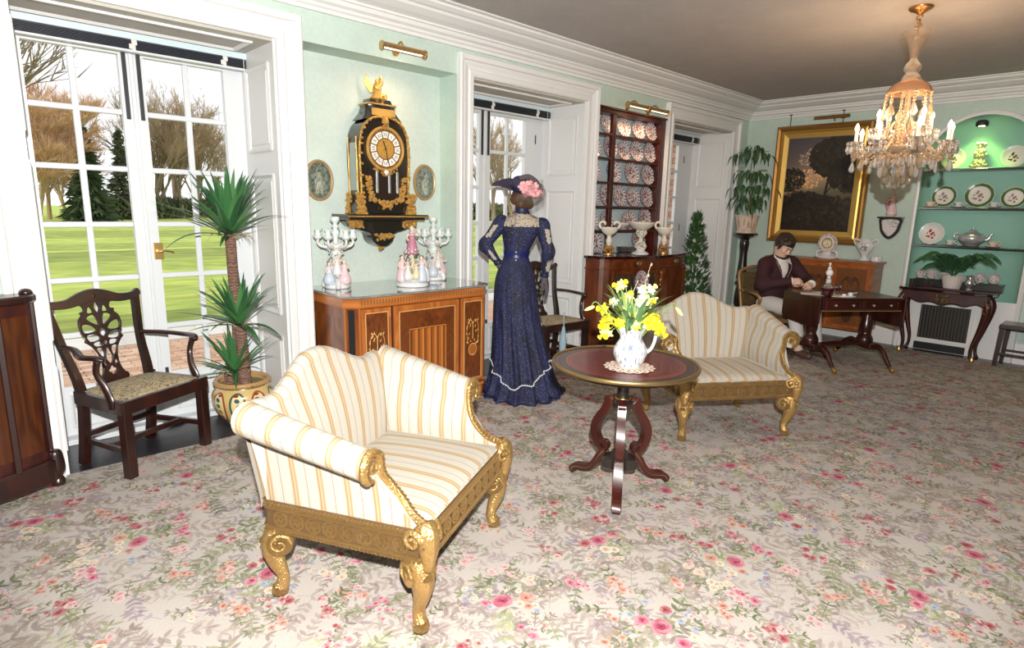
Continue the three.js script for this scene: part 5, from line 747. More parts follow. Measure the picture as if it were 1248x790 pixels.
// ---------- people: one smooth field per body, meshed with marching cubes ----------
function fieldMesh(f, c, S, N) {   // iso-surface of f(x, y, z) = 0 (negative inside) in a cube of side S about c
  const mc = new MarchingCubes(N, mk.white, false, false, 160000); mc.isolation = 0;
  for (let k = 0; k < N; k++) for (let j = 0; j < N; j++) for (let i = 0; i < N; i++) mc.field[i + j * N + k * N * N] = -f(c[0] + (i / (N / 2) - 1) * S / 2, c[1] + (j / (N / 2) - 1) * S / 2, c[2] + (k / (N / 2) - 1) * S / 2);
  mc.update();
  const n = mc.count, pos = new Float32Array(mc.positionArray.slice(0, n * 3)), nor = new Float32Array(mc.normalArray.slice(0, n * 3));
  for (let i = 0; i < n * 3; i++) pos[i] = pos[i] * S / 2 + c[i % 3];
  for (let i = 0; i < n; i++) { const l = Math.hypot(nor[i * 3], nor[i * 3 + 1], nor[i * 3 + 2]) || 1; for (let a = 0; a < 3; a++) nor[i * 3 + a] /= l; }
  const g = new THREE.BufferGeometry(); g.setAttribute('position', new THREE.BufferAttribute(pos, 3)); g.setAttribute('normal', new THREE.BufferAttribute(nor, 3));
  // outward check
  let s = 0; for (let i = 0; i < n; i += 3) { const a = i * 3, ux = pos[a + 3] - pos[a], uy = pos[a + 4] - pos[a + 1], uz = pos[a + 5] - pos[a + 2], vx = pos[a + 6] - pos[a], vy = pos[a + 7] - pos[a + 1], vz = pos[a + 8] - pos[a + 2]; s += (uy * vz - uz * vy) * nor[a] + (uz * vx - ux * vz) * nor[a + 1] + (ux * vy - uy * vx) * nor[a + 2]; }
  const q = norm(g); if (s < 0) { const at = q.attributes; for (const k of ['position', 'normal']) { const A = at[k].array; for (let i = 0; i < n; i += 3) for (let b = 0; b < 3; b++) { const t = A[(i + 1) * 3 + b]; A[(i + 1) * 3 + b] = A[(i + 2) * 3 + b]; A[(i + 2) * 3 + b] = t; } } }
  let d = 0; for (let i = 0; i < n; i += 31) { const e = 0.002, p = [pos[i * 3], pos[i * 3 + 1], pos[i * 3 + 2]]; d += f(p[0] + nor[i * 3] * e, p[1] + nor[i * 3 + 1] * e, p[2] + nor[i * 3 + 2] * e); }
  if (d < 0) { const A = q.attributes.normal.array; for (let i = 0; i < A.length; i++) A[i] *= -1; const P = q.attributes; for (const k of ['position', 'normal']) { const Z = P[k].array; for (let i = 0; i < n; i += 3) for (let b = 0; b < 3; b++) { const t = Z[(i + 1) * 3 + b]; Z[(i + 1) * 3 + b] = Z[(i + 2) * 3 + b]; Z[(i + 2) * 3 + b] = t; } } }
  return q;
}
const smin = (a, b, k) => { const h = Math.max(k - Math.abs(a - b), 0) / k; return Math.min(a, b) - h * h * k * 0.25; };
function cap(x, y, z, a, b, r0, r1) { const bx = b[0] - a[0], by = b[1] - a[1], bz = b[2] - a[2], px = x - a[0], py = y - a[1], pz = z - a[2], t = clamp((px * bx + py * by + pz * bz) / (bx * bx + by * by + bz * bz), 0, 1); return Math.hypot(px - bx * t, py - by * t, pz - bz * t) - lerp(r0, r1, t); }
const bones = (list, k) => (x, y, z) => { let d = 1e9; for (const [a, b, r0, r1, fl] of list) d = smin(d, cap(x, y, fl ? a[2] + (z - a[2]) * fl : z, a, b, r0, r1), k); return d; };
const ell = (x, y, z, c, r) => { const q = Math.hypot((x - c[0]) / r[0], (y - c[1]) / r[1], (z - c[2]) / r[2]); return (q - 1) * Math.min(...r); };
// head in its own frame: chin to crown about 0.23 high, centred on the eyes, facing +z
function headGeo(fem, neck = [0, -0.16, -0.045]) {
  const f = (x, y, z) => {
    const ax = Math.abs(x);
    let d = ell(x, y, z, [0, 0.035, -0.015], [0.073, 0.092, 0.092]);
    d = smin(d, ell(x, y, z, [0, -0.045, 0.022], [0.055, 0.068, 0.062]), 0.03);
    d = smin(d, ell(x, y, z, [0, -0.092, 0.055], [0.024, 0.02, 0.022]), 0.025);        // chin
    d = smin(d, ell(ax, y, z, [0.036, -0.022, 0.058], [0.022, 0.02, 0.018]), 0.02);     // cheeks
    d = smin(d, ell(ax, y, z, [0.028, 0.024, 0.074], [0.026, 0.008, 0.010]), 0.014);    // brow
    d = smin(d, cap(x, y, z, [0, 0.012, 0.078], [0, -0.027, 0.099], 0.007, 0.011), 0.012);  // nose
    d = smin(d, ell(ax, y, z, [0.011, -0.031, 0.088], [0.008, 0.007, 0.009]), 0.008);
    d = Math.max(d, -ell(ax, y, z, [0.031, 0.004, 0.090], [0.017, 0.010, 0.013]) - 0.0);      // sockets
    d = smin(d, ell(ax, y, z, [0.031, 0.004, 0.070], [0.0145, 0.0125, 0.0125]), 0.004);   // lids
    d = smin(d, ell(x, y, z, [0, -0.053, 0.079], [0.024, 0.006, 0.009]), 0.006); d = smin(d, ell(x, y, z, [0, -0.065, 0.077], [0.019, 0.0065, 0.009]), 0.005);   // lips
    d = Math.max(d, -ell(x, y, z, [0, -0.0588, 0.090], [0.022, 0.0016, 0.008]));
    d = smin(d, ell(ax, y, z, [0.078, -0.008, -0.008], [0.010, 0.032, 0.018]), 0.008);   // ears
    d = smin(d, cap(x, y, z, [0, -0.055, -0.03], neck, fem ? 0.045 : 0.054, fem ? 0.05 : 0.06), 0.03);   // neck
    return d;
  };
  return fieldMesh(f, [0, -0.02, 0.0], 0.32, 100);
}
// right hand in its own frame: wrist at the origin, fingers along -y, palm facing +z, thumb on +x; curl per finger in radians
function handGeo(curl, mirror = false, spread = 0.06) {
  const L = []; const F = [[0.030, 0.092, 0.074, 0.0088], [0.010, 0.097, 0.083, 0.0092], [-0.011, 0.093, 0.076, 0.0088], [-0.030, 0.084, 0.060, 0.0078]];
  F.forEach(([x, y, len, r], i) => { let p = [x * 0.72, -y * 0.4, 0], q = [x, -y, 0]; L.push([p, q, r + 0.003, r + 0.0005]); let a = curl[i], dir = (i - 1.5) * -spread; const seg = [0.46, 0.3, 0.24]; let ang = a * 0.7; p = q; for (let k = 0; k < 3; k++) { const l = len * seg[k]; q = [p[0] + Math.sin(dir) * l * Math.cos(ang), p[1] - Math.cos(ang) * l, p[2] + Math.sin(ang) * l]; L.push([p, q, r - 0.0007 * k, r - 0.0007 * (k + 1)]); p = q; ang += a; } });
  const ca = curl[4]; L.push([[0.018, -0.02, 0.006], [0.042, -0.048, 0.014 + 0.01 * ca], 0.014, 0.0115], [[0.042, -0.048, 0.014 + 0.01 * ca], [0.052 - 0.012 * ca, -0.078, 0.02 + 0.022 * ca], 0.0105, 0.0098], [[0.052 - 0.012 * ca, -0.078, 0.02 + 0.022 * ca], [0.052 - 0.03 * ca, -0.10, 0.024 + 0.034 * ca], 0.0096, 0.0085]);
  const f = (x, y, z) => { let d = ell(x, y, z, [0.0, -0.052, 0.0], [0.042, 0.05, 0.0165]); d = smin(d, cap(x, y, z, [0, 0.04, 0], [0, -0.02, 0], 0.024, 0.023), 0.02); for (const [a, b, r0, r1] of L) d = smin(d, cap(x, y, z, a, b, r0, r1), 0.006); return d; };
  const g = fieldMesh(f, [0, -0.075, 0.02], 0.25, 84); return mirror ? flipN(g.scale(-1, 1, 1)) : g;
}
function flipN(g) { const at = g.attributes; for (const k of ['position', 'normal', 'uv']) { const A = at[k].array, s = at[k].itemSize; for (let i = 0; i < at[k].count; i += 3) for (let b = 0; b < s; b++) { const t = A[(i + 1) * s + b]; A[(i + 1) * s + b] = A[(i + 2) * s + b]; A[(i + 2) * s + b] = t; } } return g; }
function orient(g, p, down, palm) {   // place a hand: wrist p, fingers along down, palm facing palm
  const y = V3(...down).normalize().negate(), z = V3(...palm); z.addScaledVector(y, -z.dot(y)).normalize(); const x = y.clone().cross(z);
  return g.applyMatrix4(new THREE.Matrix4().makeBasis(x, y, z).setPosition(...p));
}
const skin = phys({ color: RGB(0.72, 0.47, 0.36), roughness: 0.5, sheen: 0.2 });
const hairM = std({ color: RGB(0.035, 0.018, 0.012), roughness: 0.55 });
// ring loft: rows of [y, cx, rx, cz, rz]; wob(angle, y) scales the radius
function loft(rows, na, wob = () => 1, sub = 6, off = 0, a0 = 0, a1 = TAU, uvs = [3, 3]) {
  const C = rows[0].map((_, k) => { const c = new THREE.CatmullRomCurve3(rows.map((r, i) => V3(r[k], i, 0)), false, 'centripetal'); return c; });
  const nr = (rows.length - 1) * sub, at = (k, v) => C[k].getPoint(v).x;
  return surf((u, v) => { const a = lerp(a0, a1, u), y = at(0, v), w = wob(a, y, v); return [at(1, v) + Math.cos(a) * (at(2, v) * w + off), y, at(3, v) + Math.sin(a) * (at(4, v) * w + off)]; }, na, nr, (u, v) => [u * uvs[0], v * uvs[1]]);
}
// ---------- woman in blue, seen from behind ----------
{
  const o = thing('person', 'woman in a long dark blue dress and flowered hat, standing with her back turned', 'person', [-3.525, 0.008, -3.47], 0.80);   // local +z faces the camera: she looks along -z
  const dotTex = canvasTex(512, 512, (c, S) => { const r = rng(17); c.fillStyle = '#191c3c'; c.fillRect(0, 0, S, S); for (let i = 0; i < 60; i++) { c.fillStyle = `rgba(${r() < 0.5 ? '8,9,26' : '36,44,92'},0.25)`; c.beginPath(); c.ellipse(r() * S, r() * S, 10 + 50 * r(), 30 + 90 * r(), 0, 0, TAU); c.fill(); } for (let i = 0; i < 1500; i++) { c.fillStyle = `rgba(170,180,215,${0.35 + 0.5 * r()})`; const q = 1.6 + 1.8 * r(); c.fillRect(r() * S, r() * S, q, q * 1.3); } }, { rep: [1.6, 1.6] });
  const navy = std({ map: dotTex, roughness: 0.75, side: THREE.DoubleSide }), plain = std({ color: RGB(0.010, 0.014, 0.055), roughness: 0.5, side: THREE.DoubleSide }), band = std({ color: RGB(0.012, 0.018, 0.10), roughness: 0.35, side: THREE.DoubleSide });
  const laceTex = canvasTex(512, 256, (c, W, H) => { const r = rng(23); c.fillStyle = '#1d2146'; c.fillRect(0, 0, W, H); for (let i = 0; i < 130; i++) { const x = r() * W, y = r() * H; c.save(); c.translate(x, y); c.rotate(r() * TAU); c.strokeStyle = '#b0a38f'; c.fillStyle = '#bbae99'; c.lineWidth = 4; for (let j = 0; j < 5; j++) { c.beginPath(); c.ellipse(Math.cos(j * 1.257) * 15, Math.sin(j * 1.257) * 15, 13, 8, j * 1.257, 0, TAU); r() < 0.6 ? c.fill() : c.stroke(); } c.beginPath(); c.moveTo(0, 0); c.bezierCurveTo(30, 10, 40, -30, 60, 0); c.stroke(); c.restore(); } c.fillStyle = '#b8ab96'; for (let i = 0; i < 26; i++) { c.beginPath(); c.arc(i * 20, H - 8, 11, 0, TAU); c.fill(); } }, { rep: [1, 1] });
  const laceThread = std({ color: RGB(0.46, 0.41, 0.34), roughness: 0.95 });
  const lace = std({ map: laceTex, roughness: 0.9, side: THREE.DoubleSide });
  // body: neck, trunk, arms and legs in one surface, head and hands from finer grids
  const SHL = [-0.165, 1.40, 0.0], SHR = [0.165, 1.385, 0.0], ELL = [-0.30, 1.215, 0.02], ELR = [0.225, 1.175, 0.03], WRL = [-0.185, 1.065, 0.03], WRR = [0.20, 0.965, -0.02];
  const trunk = bones([[[-0.045, 0.97, 0.02], [-0.04, 1.12, 0], 0.085, 0.062, 1.0], [[-0.04, 1.12, 0], [0, 1.36, 0], 0.062, 0.085, 1.2], [[-0.12, 1.385, 0], [0.12, 1.38, 0], 0.05, 0.05], [[0, 1.38, 0.01], [0, 1.50, 0], 0.055, 0.042], [SHL, ELL, 0.042, 0.036], [ELL, WRL, 0.036, 0.024], [SHR, ELR, 0.042, 0.036], [ELR, WRR, 0.036, 0.024], [[-0.1, 0.95, 0.02], [-0.1, 0.5, 0.03], 0.07, 0.05], [[-0.1, 0.5, 0.03], [-0.09, 0.06, 0], 0.048, 0.032], [[0.01, 0.95, 0.02], [0.05, 0.5, 0.03], 0.07, 0.05], [[0.05, 0.5, 0.03], [0.09, 0.06, 0], 0.048, 0.032], [[-0.09, 0.05, 0.02], [-0.09, 0.03, -0.12], 0.035, 0.025], [[0.09, 0.05, 0.02], [0.09, 0.03, -0.12], 0.035, 0.025]], 0.04);
  const HC_ = V3(-0.022, 1.585, -0.035), hm = new THREE.Matrix4().compose(HC_, new THREE.Quaternion().setFromEuler(new THREE.Euler(0.10, Math.PI + 0.75, 0.06, 'YXZ')), V3(0.93, 0.93, 0.93));
  const handL = orient(handGeo([0.35, 0.4, 0.45, 0.5, 0.4], true), WRL, [0.6, -0.7, 0.05], [0.4, 0.2, -0.9]), handR = orient(handGeo([0.25, 0.22, 0.25, 0.35, 0.3]), WRR, [0.28, -0.95, -0.05], [-0.8, -0.2, -0.3]);
  part('body', M(fieldMesh(trunk, [0, 0.78, 0], 1.64, 120), headGeo(true, V3(-0.012, 1.45, -0.012).applyMatrix4(hm.clone().invert()).toArray()).applyMatrix4(hm), handL, handR), phys({ color: RGB(0.70, 0.52, 0.42), roughness: 0.5 }), o);
  // skirt with folds gathering at the back and a train
  const fold = (a, y) => { const d = clamp((1.0 - y) / 0.9, 0, 1), bk = 0.5 + 0.5 * Math.sin(a); return 1 + d * (0.07 * Math.sin(a * 15 + 1.2 * Math.sin(y * 4)) + 0.035 * Math.sin(a * 29 + 2)) * (0.35 + 0.65 * bk) + (y < 0.14 ? 0.02 * Math.sin(a * 41) * (0.14 - y) / 0.14 : 0); };
  const sk = [[1.125, -0.04, 0.100, 0.0, 0.088], [1.04, -0.045, 0.135, 0.01, 0.115], [0.92, -0.045, 0.168, 0.025, 0.15], [0.72, -0.035, 0.185, 0.035, 0.18], [0.5, -0.015, 0.205, 0.06, 0.215], [0.3, 0.01, 0.235, 0.085, 0.26], [0.14, 0.03, 0.27, 0.11, 0.31], [0.05, 0.035, 0.31, 0.13, 0.36], [0.0, 0.035, 0.335, 0.14, 0.39]];
  part('skirt', loft(sk, 140, fold, 6, 0, 0, TAU, [2.2, 1.6]), navy, o);
  { // lace braid swooping round the hem
    const at = (y) => { let i = 0; while (i < sk.length - 2 && sk[i + 1][0] > y) i++; const t = (sk[i][0] - y) / (sk[i][0] - sk[i + 1][0]); return sk[i].map((v, k) => lerp(v, sk[i + 1][k], t)); };
    const P = []; for (let i = 0; i <= 90; i++) { const a = i / 90 * TAU, y = 0.155 + 0.12 * Math.pow(Math.abs(Math.cos(a - 0.25)), 1.6) - 0.05 * Math.max(0, Math.sin(a + 0.25)) + 0.012 * Math.sin(a * 9), r = at(y), w = fold(a, y); P.push([r[1] + Math.cos(a) * (r[2] * w + 0.006), y, r[3] + Math.sin(a) * (r[4] * w + 0.006)]); }
    part('hem_braid', M(tube(P, [0.013, 0.004], 6, { sub: 1, cap: false, up: [0, 1, 0] }), beads(P, 0.0075, 0.021)), std({ color: RGB(0.62, 0.64, 0.66), roughness: 0.9 }), o);
    const fl = []; for (let i = 0; i <= 60; i++) { const a = i / 60 * TAU, r = at(0.03), w = fold(a, 0.03); fl.push([r[1] + Math.cos(a) * (r[2] * w + 0.012), 0.02 + 0.012 * Math.sin(a * 30), r[3] + Math.sin(a) * (r[4] * w + 0.012)]); } part('hem_ruffle', tube(fl, [0.03, 0.012], 6, { sub: 1, cap: false, up: [0, 1, 0] }), plain, o);
  }
  const bod = [[1.10, -0.04, 0.105, 0.0, 0.092], [1.14, -0.04, 0.095, 0.0, 0.082], [1.20, -0.032, 0.112, 0.0, 0.092], [1.29, -0.018, 0.142, -0.002, 0.108], [1.37, -0.005, 0.166, -0.006, 0.108], [1.42, 0.0, 0.166, -0.01, 0.088], [1.452, -0.003, 0.118, -0.012, 0.068], [1.475, -0.01, 0.066, -0.014, 0.058], [1.50, -0.014, 0.05, -0.016, 0.05]];
  const bodice = part('bodice', loft(bod, 64, (a, y) => 1 + 0.008 * Math.sin(a * 14) * (y < 1.3 ? 1 : 0), 6, 0, 0, TAU, [1.2, 0.5]), navy, o);
  part('lace_yoke', loft(bod.slice(4), 40, () => 1, 6, 0.004, 0.42, Math.PI - 0.42, [1.4, -1]), lace, bodice);
  part('waistband', M(loft([[1.095, -0.04, 0.112, 0, 0.098], [1.13, -0.04, 0.105, 0, 0.09], [1.17, -0.036, 0.112, 0, 0.095]], 48), ), band, bodice);
  for (const y of [1.10, 1.135, 1.165]) part('button', SP(0.0075, -0.042, y, 0.098, 8, 6), std({ color: RGB(0.6, 0.5, 0.42), roughness: 0.3 }), bodice);
  part('collar', M(loft([[1.475, -0.004, 0.064, -0.008, 0.060], [1.51, -0.003, 0.058, -0.006, 0.056], [1.545, -0.004, 0.056, -0.006, 0.054]], 32), tube([...Array(25)].map((_, i) => { const a = i / 24 * TAU; return [-0.004 + Math.cos(a) * 0.062, 1.482 + 0.006 * Math.sin(a * 9), -0.008 + Math.sin(a) * 0.06]; }), 0.007, 6, { sub: 1 })), plain, bodice);
  // sleeves: puffed at the shoulder and above the cuff, with lace strips
  const sleeve = (S, E, W, out) => {
    const mid = (a, b, t) => a.map((v, i) => lerp(v, b[i], t));
    const pts = [mid(S, [0, S[1], 0], 0.25).map((v, i) => v + [0, 0.012, 0][i]), S, mid(S, E, 0.25), mid(S, E, 0.7), E, mid(E, W, 0.18), mid(E, W, 0.45), mid(E, W, 0.8), W], rad = [0.045, 0.066, 0.060, 0.050, 0.058, 0.056, 0.042, 0.032, 0.028];
    const s = part('sleeve', M(tube(pts, rad, 18, { sub: 5, cap: true })), navy, o);
    part('cuff', M(tube([mid(E, W, 0.88), mid(E, W, 1.02)], [0.034, 0.036], 16, { sub: 3 }), tube([...Array(17)].map((_, i) => { const a = i / 16 * TAU; return [W[0] + Math.cos(a) * 0.034, W[1] + 0.008 * Math.sin(a * 8), W[2] + Math.sin(a) * 0.034]; }), 0.008, 6, { sub: 1 })), plain, s);
    const strip = (a, b, r0, r1, n) => { const q = []; return clump(70, (f1, f2, f3) => { const p = mid(a, b, f1), r = lerp(r0, r1, f1) + 0.005, w = (f2 - 0.5) * 0.036; return [p[0] + out[0] * r + out[2] * w, p[1] + out[1] * r, p[2] + out[2] * r - out[0] * w - Math.abs(w) * 0.25]; }, 0.0075, 0.012, n + Math.round(a[0] * 900)); };
    part('lace_strip', strip(mid(S, E, 0.2), mid(S, E, 0.72), 0.056, 0.046, 6), laceThread, s);
    part('lace_strip', strip(mid(E, W, 0.3), mid(E, W, 0.82), 0.044, 0.028, 6), laceThread, s);
  };
  sleeve(SHL, ELL, WRL, [-0.35, 0.2, 0.86]); sleeve(SHR, ELR, WRR, [0.45, 0.1, 0.85]);
  for (const h of [handL, handR]) { const g = h.clone(), P = g.attributes.position, Q = g.attributes.normal; for (let i = 0; i < P.count; i++) P.setXYZ(i, P.getX(i) + Q.getX(i) * 0.0016, P.getY(i) + Q.getY(i) * 0.0016, P.getZ(i) + Q.getZ(i) * 0.0016); part('glove', g, std({ color: RGB(0.10, 0.085, 0.10), roughness: 0.9 }), o); }
  // hair: brown roll under a wide hat
  const hair = part('hair', M(fieldMesh((x, y, z) => { let d = ell(x, y, z, [0, 0.03, -0.03], [0.088, 0.095, 0.095]); d = smin(d, cap(x, y, z, [-0.05, -0.045, -0.07], [0.05, -0.045, -0.07], 0.04, 0.04), 0.03); d = smin(d, ell(Math.abs(x), y, z, [0.078, 0.0, -0.02], [0.03, 0.05, 0.05]), 0.02); return Math.max(d, z - 0.05 + 0.3 * Math.max(0, -y)); }, [0, 0.01, -0.02], 0.30, 64).applyMatrix4(hm)), std({ color: RGB(0.09, 0.045, 0.022), roughness: 0.6 }), o);
  const hat = new THREE.Group(); hat.name = 'hat'; o.add(hat); hat.position.set(-0.012, 1.67, -0.02); hat.rotation.set(0.40, 0, -0.30, 'YXZ');
  const felt = std({ color: RGB(0.055, 0.042, 0.095), roughness: 0.95, side: THREE.DoubleSide, map: paintTex });
  part('brim', surf((u, v) => { const a = u * TAU, r = lerp(0.07, 0.205 + 0.035 * Math.cos(a - Math.PI), v); const up = v * v * (0.05 * Math.pow(Math.max(0, Math.sin(a - 0.3)), 2) + 0.035 * Math.cos(a) + 0.012 * Math.sin(3 * a + 1)); return [Math.cos(a) * r, up, Math.sin(a) * r * 0.9]; }, 56, 10), felt, hat);
  part('crown', M(LAS([[0.085, -0.01], [0.092, 0.03], [0.088, 0.07], [0.06, 0.09], [0.0, 0.094]], 28)), felt, hat);
  part('hat_band', M(LA([[0.092, 0.0], [0.098, 0.012], [0.096, 0.034], [0.09, 0.036]], 28)), plain, hat);
  { const r = rng(9), pk = [], pd = []; for (let i = 0; i < 80; i++) { const a = r() * TAU, q = 0.08 * Math.sqrt(r()), g = T(SP(0.018 + 0.006 * r(), 0, 0, 0, 6, 4, [1, 0.55, 1]), 0.055 + Math.cos(a) * q * 1.15, 0.055 + 0.02 * r() + Math.sin(a) * q * 0.55, 0.105 + 0.02 * (1 - q / 0.08) + Math.sin(a) * q * -0.3, r() * 3, r() * 3, 0); (i % 3 ? pk : pd).push(g); }
    part('pink_flowers', M(pk), std({ color: RGB(0.85, 0.36, 0.40), roughness: 0.9 }), hat); part('pink_flowers', M(pd), std({ color: RGB(0.90, 0.52, 0.52), roughness: 0.9 }), hat);
    const net = std({ color: RGB(0.30, 0.24, 0.22), roughness: 1, side: THREE.DoubleSide, transparent: true, opacity: 0.3 });
    part('veil', surf((u, v) => { const a = lerp(-0.6, 1.5, u); const r = 0.15 + 0.05 * Math.sin(v * Math.PI) + 0.012 * Math.sin(u * 23 + v * 9); return [Math.cos(a) * r, 0.10 - 0.17 * v + 0.015 * Math.sin(u * 17), Math.sin(a) * r * 0.8]; }, 30, 12), net, hat);
    part('ribbon', M(SP(0.022, 0.13, 0.085, 0.03, 8, 6, [1, 0.8, 1]), SP(0.018, 0.15, 0.065, 0.05, 8, 6), tube([[-0.05, 0.10, 0.05], [0.02, 0.125, 0.03], [0.10, 0.10, 0.02], [0.14, 0.08, 0.03]], [0.02, 0.026, 0.022, 0.012], 8)), std({ color: RGB(0.10, 0.08, 0.09), roughness: 0.9 }), hat); }
}
// pale blue folded parasol resting against the chair behind her
solo('folded_parasol', M(tube([[-3.50, 0.03, -3.985], [-3.495, 0.2, -4.0], [-3.50, 0.34, -4.01], [-3.505, 0.47, -4.02]], [0.008, 0.028, 0.035, 0.012], 10), tube([[-3.505, 0.47, -4.02], [-3.515, 0.60, -4.03]], 0.006, 6)), std({ color: RGB(0.30, 0.42, 0.48), roughness: 0.8 }), 'pale blue folded parasol standing beside the skirt of the blue dress', 'parasol');
// ---------- sofa table, the man writing at it, his chair ----------
const DK = { x: -2.026, z: -6.09, a: Math.atan2(0.80, 0.60) };   // near left corner of the top; long side runs (0.60, -0.80)
{
  // local: x along the long side, z towards the drawers' side (room)
  const o = thing('sofa_table', 'dark mahogany drop-leaf writing table with small drawers and brass-toed legs', 'table', [DK.x, 0.008, DK.z], DK.a);
  const L = 0.89, W = 0.62, H = 0.725, dm = phys({ map: mahogTex, color: RGB(1.7, 1.35, 1.15), roughness: 0.35, clearcoat: 0.3, clearcoatRoughness: 0.15 });
  part('top', uvm(B(L, 0.022, W, L / 2, H - 0.011, -W / 2, 0.005), 1, true), dm, o);
  part('frieze', uvm(box2(0.03, L - 0.03, 0.60, H - 0.022, -0.015, -W + 0.015, 0.004), 1, true), dm, o);
  for (let i = 0; i < 2; i++) { const x0 = 0.05 + i * 0.40, d = part('drawer', uvm(B(0.385, 0.10, 0.014, x0 + 0.192, 0.652, -0.011, 0.004), 1, true), redwood, o); for (const k of [0.1, 0.285]) part('knob', M(CY(0.006, 0.012, 0.018, 0, 0, 0, 10).rotateX(Math.PI / 2).translate(x0 + k, 0.655, -0.004)), std({ color: RGB(0.75, 0.7, 0.62), roughness: 0.3, metalness: 0.5 }), d); part('inlay', mould([[x0 + 0.015, 0.612], [x0 + 0.37, 0.612], [x0 + 0.37, 0.692], [x0 + 0.015, 0.692]], [[0, -0.005], [0, -0.0025], [0.003, -0.0025], [0.003, -0.005]], true), brass, d); }
  part('moulding', uvm(box2(0.02, L - 0.02, 0.592, 0.604, -0.006, -W + 0.006, 0.003), 1, true), std({ color: RGB(0.22, 0.13, 0.06), roughness: 0.35 }), o);
  const flap = (s) => { const f = EX(holed(loop([[-0.01, 0], [W + 0.0, 0], [W, -0.24], [W - 0.03, -0.285], [W - 0.06, -0.292], [0.06, -0.292], [0.03, -0.285], [-0.01, -0.24]].map(([x, y]) => [x, y]), 1), []), 0.02, 0.004).rotateY(Math.PI / 2); return uvm(f.translate(s > 0 ? L - 0.002 : -0.018, H - 0.004, 0)); };
  part('drop_leaf', flap(-1), dm, o, 'hanging drop leaf on the left'); part('drop_leaf', flap(1), dm, o, 'hanging drop leaf on the right');
  for (const x of [0.14, L - 0.14]) { const p = new THREE.Group(); p.name = 'pedestal'; o.add(p); p.position.set(x, 0, -W / 2);
    part('column', M(LAS([[0.07, 0.60], [0.075, 0.57], [0.04, 0.53], [0.05, 0.45], [0.06, 0.38], [0.05, 0.32], [0.07, 0.28], [0.08, 0.25], [0.075, 0.2]], 16), B(0.13, 0.06, 0.34, 0, 0.20, 0, 0.012)), dm, p);
    for (const s of [-1, 1]) { part('splayed_leg', tube([[0, 0.20, s * 0.13], [0, 0.215, s * 0.2], [0, 0.17, s * 0.29], [0, 0.09, s * 0.36], [0, 0.04, s * 0.41]], [[0.03, 0.024], [0.032, 0.024], [0.028, 0.022], [0.022, 0.02], [0.018, 0.017]], 8, { sub: 4, up: [1, 0, 0] }), dm, p); part('brass_toe', M(tube([[0, 0.045, s * 0.40], [0, 0.026, s * 0.435], [0, 0.02, s * 0.455]], [0.021, 0.02, 0.014], 8), CY(0.012, 0.012, 0.016, -0.008, 0, 0, 10).rotateZ(Math.PI / 2).translate(0, 0.012, s * 0.43)), brass, p); } }
  part('stretcher', M(LAS([[0.012, -0.31], [0.024, -0.29], [0.018, -0.2], [0.03, -0.05], [0.03, 0.05], [0.018, 0.2], [0.024, 0.29], [0.012, 0.31]], 12).rotateZ(Math.PI / 2).translate(L / 2, 0.2, -W / 2)), dm, o);
}
const onDesk = (x, z, y = 0) => { const c = Math.cos(DK.a), s = Math.sin(DK.a); return [DK.x + x * c + z * s, 0.008 + 0.725 + y, DK.z - x * s + z * c]; };
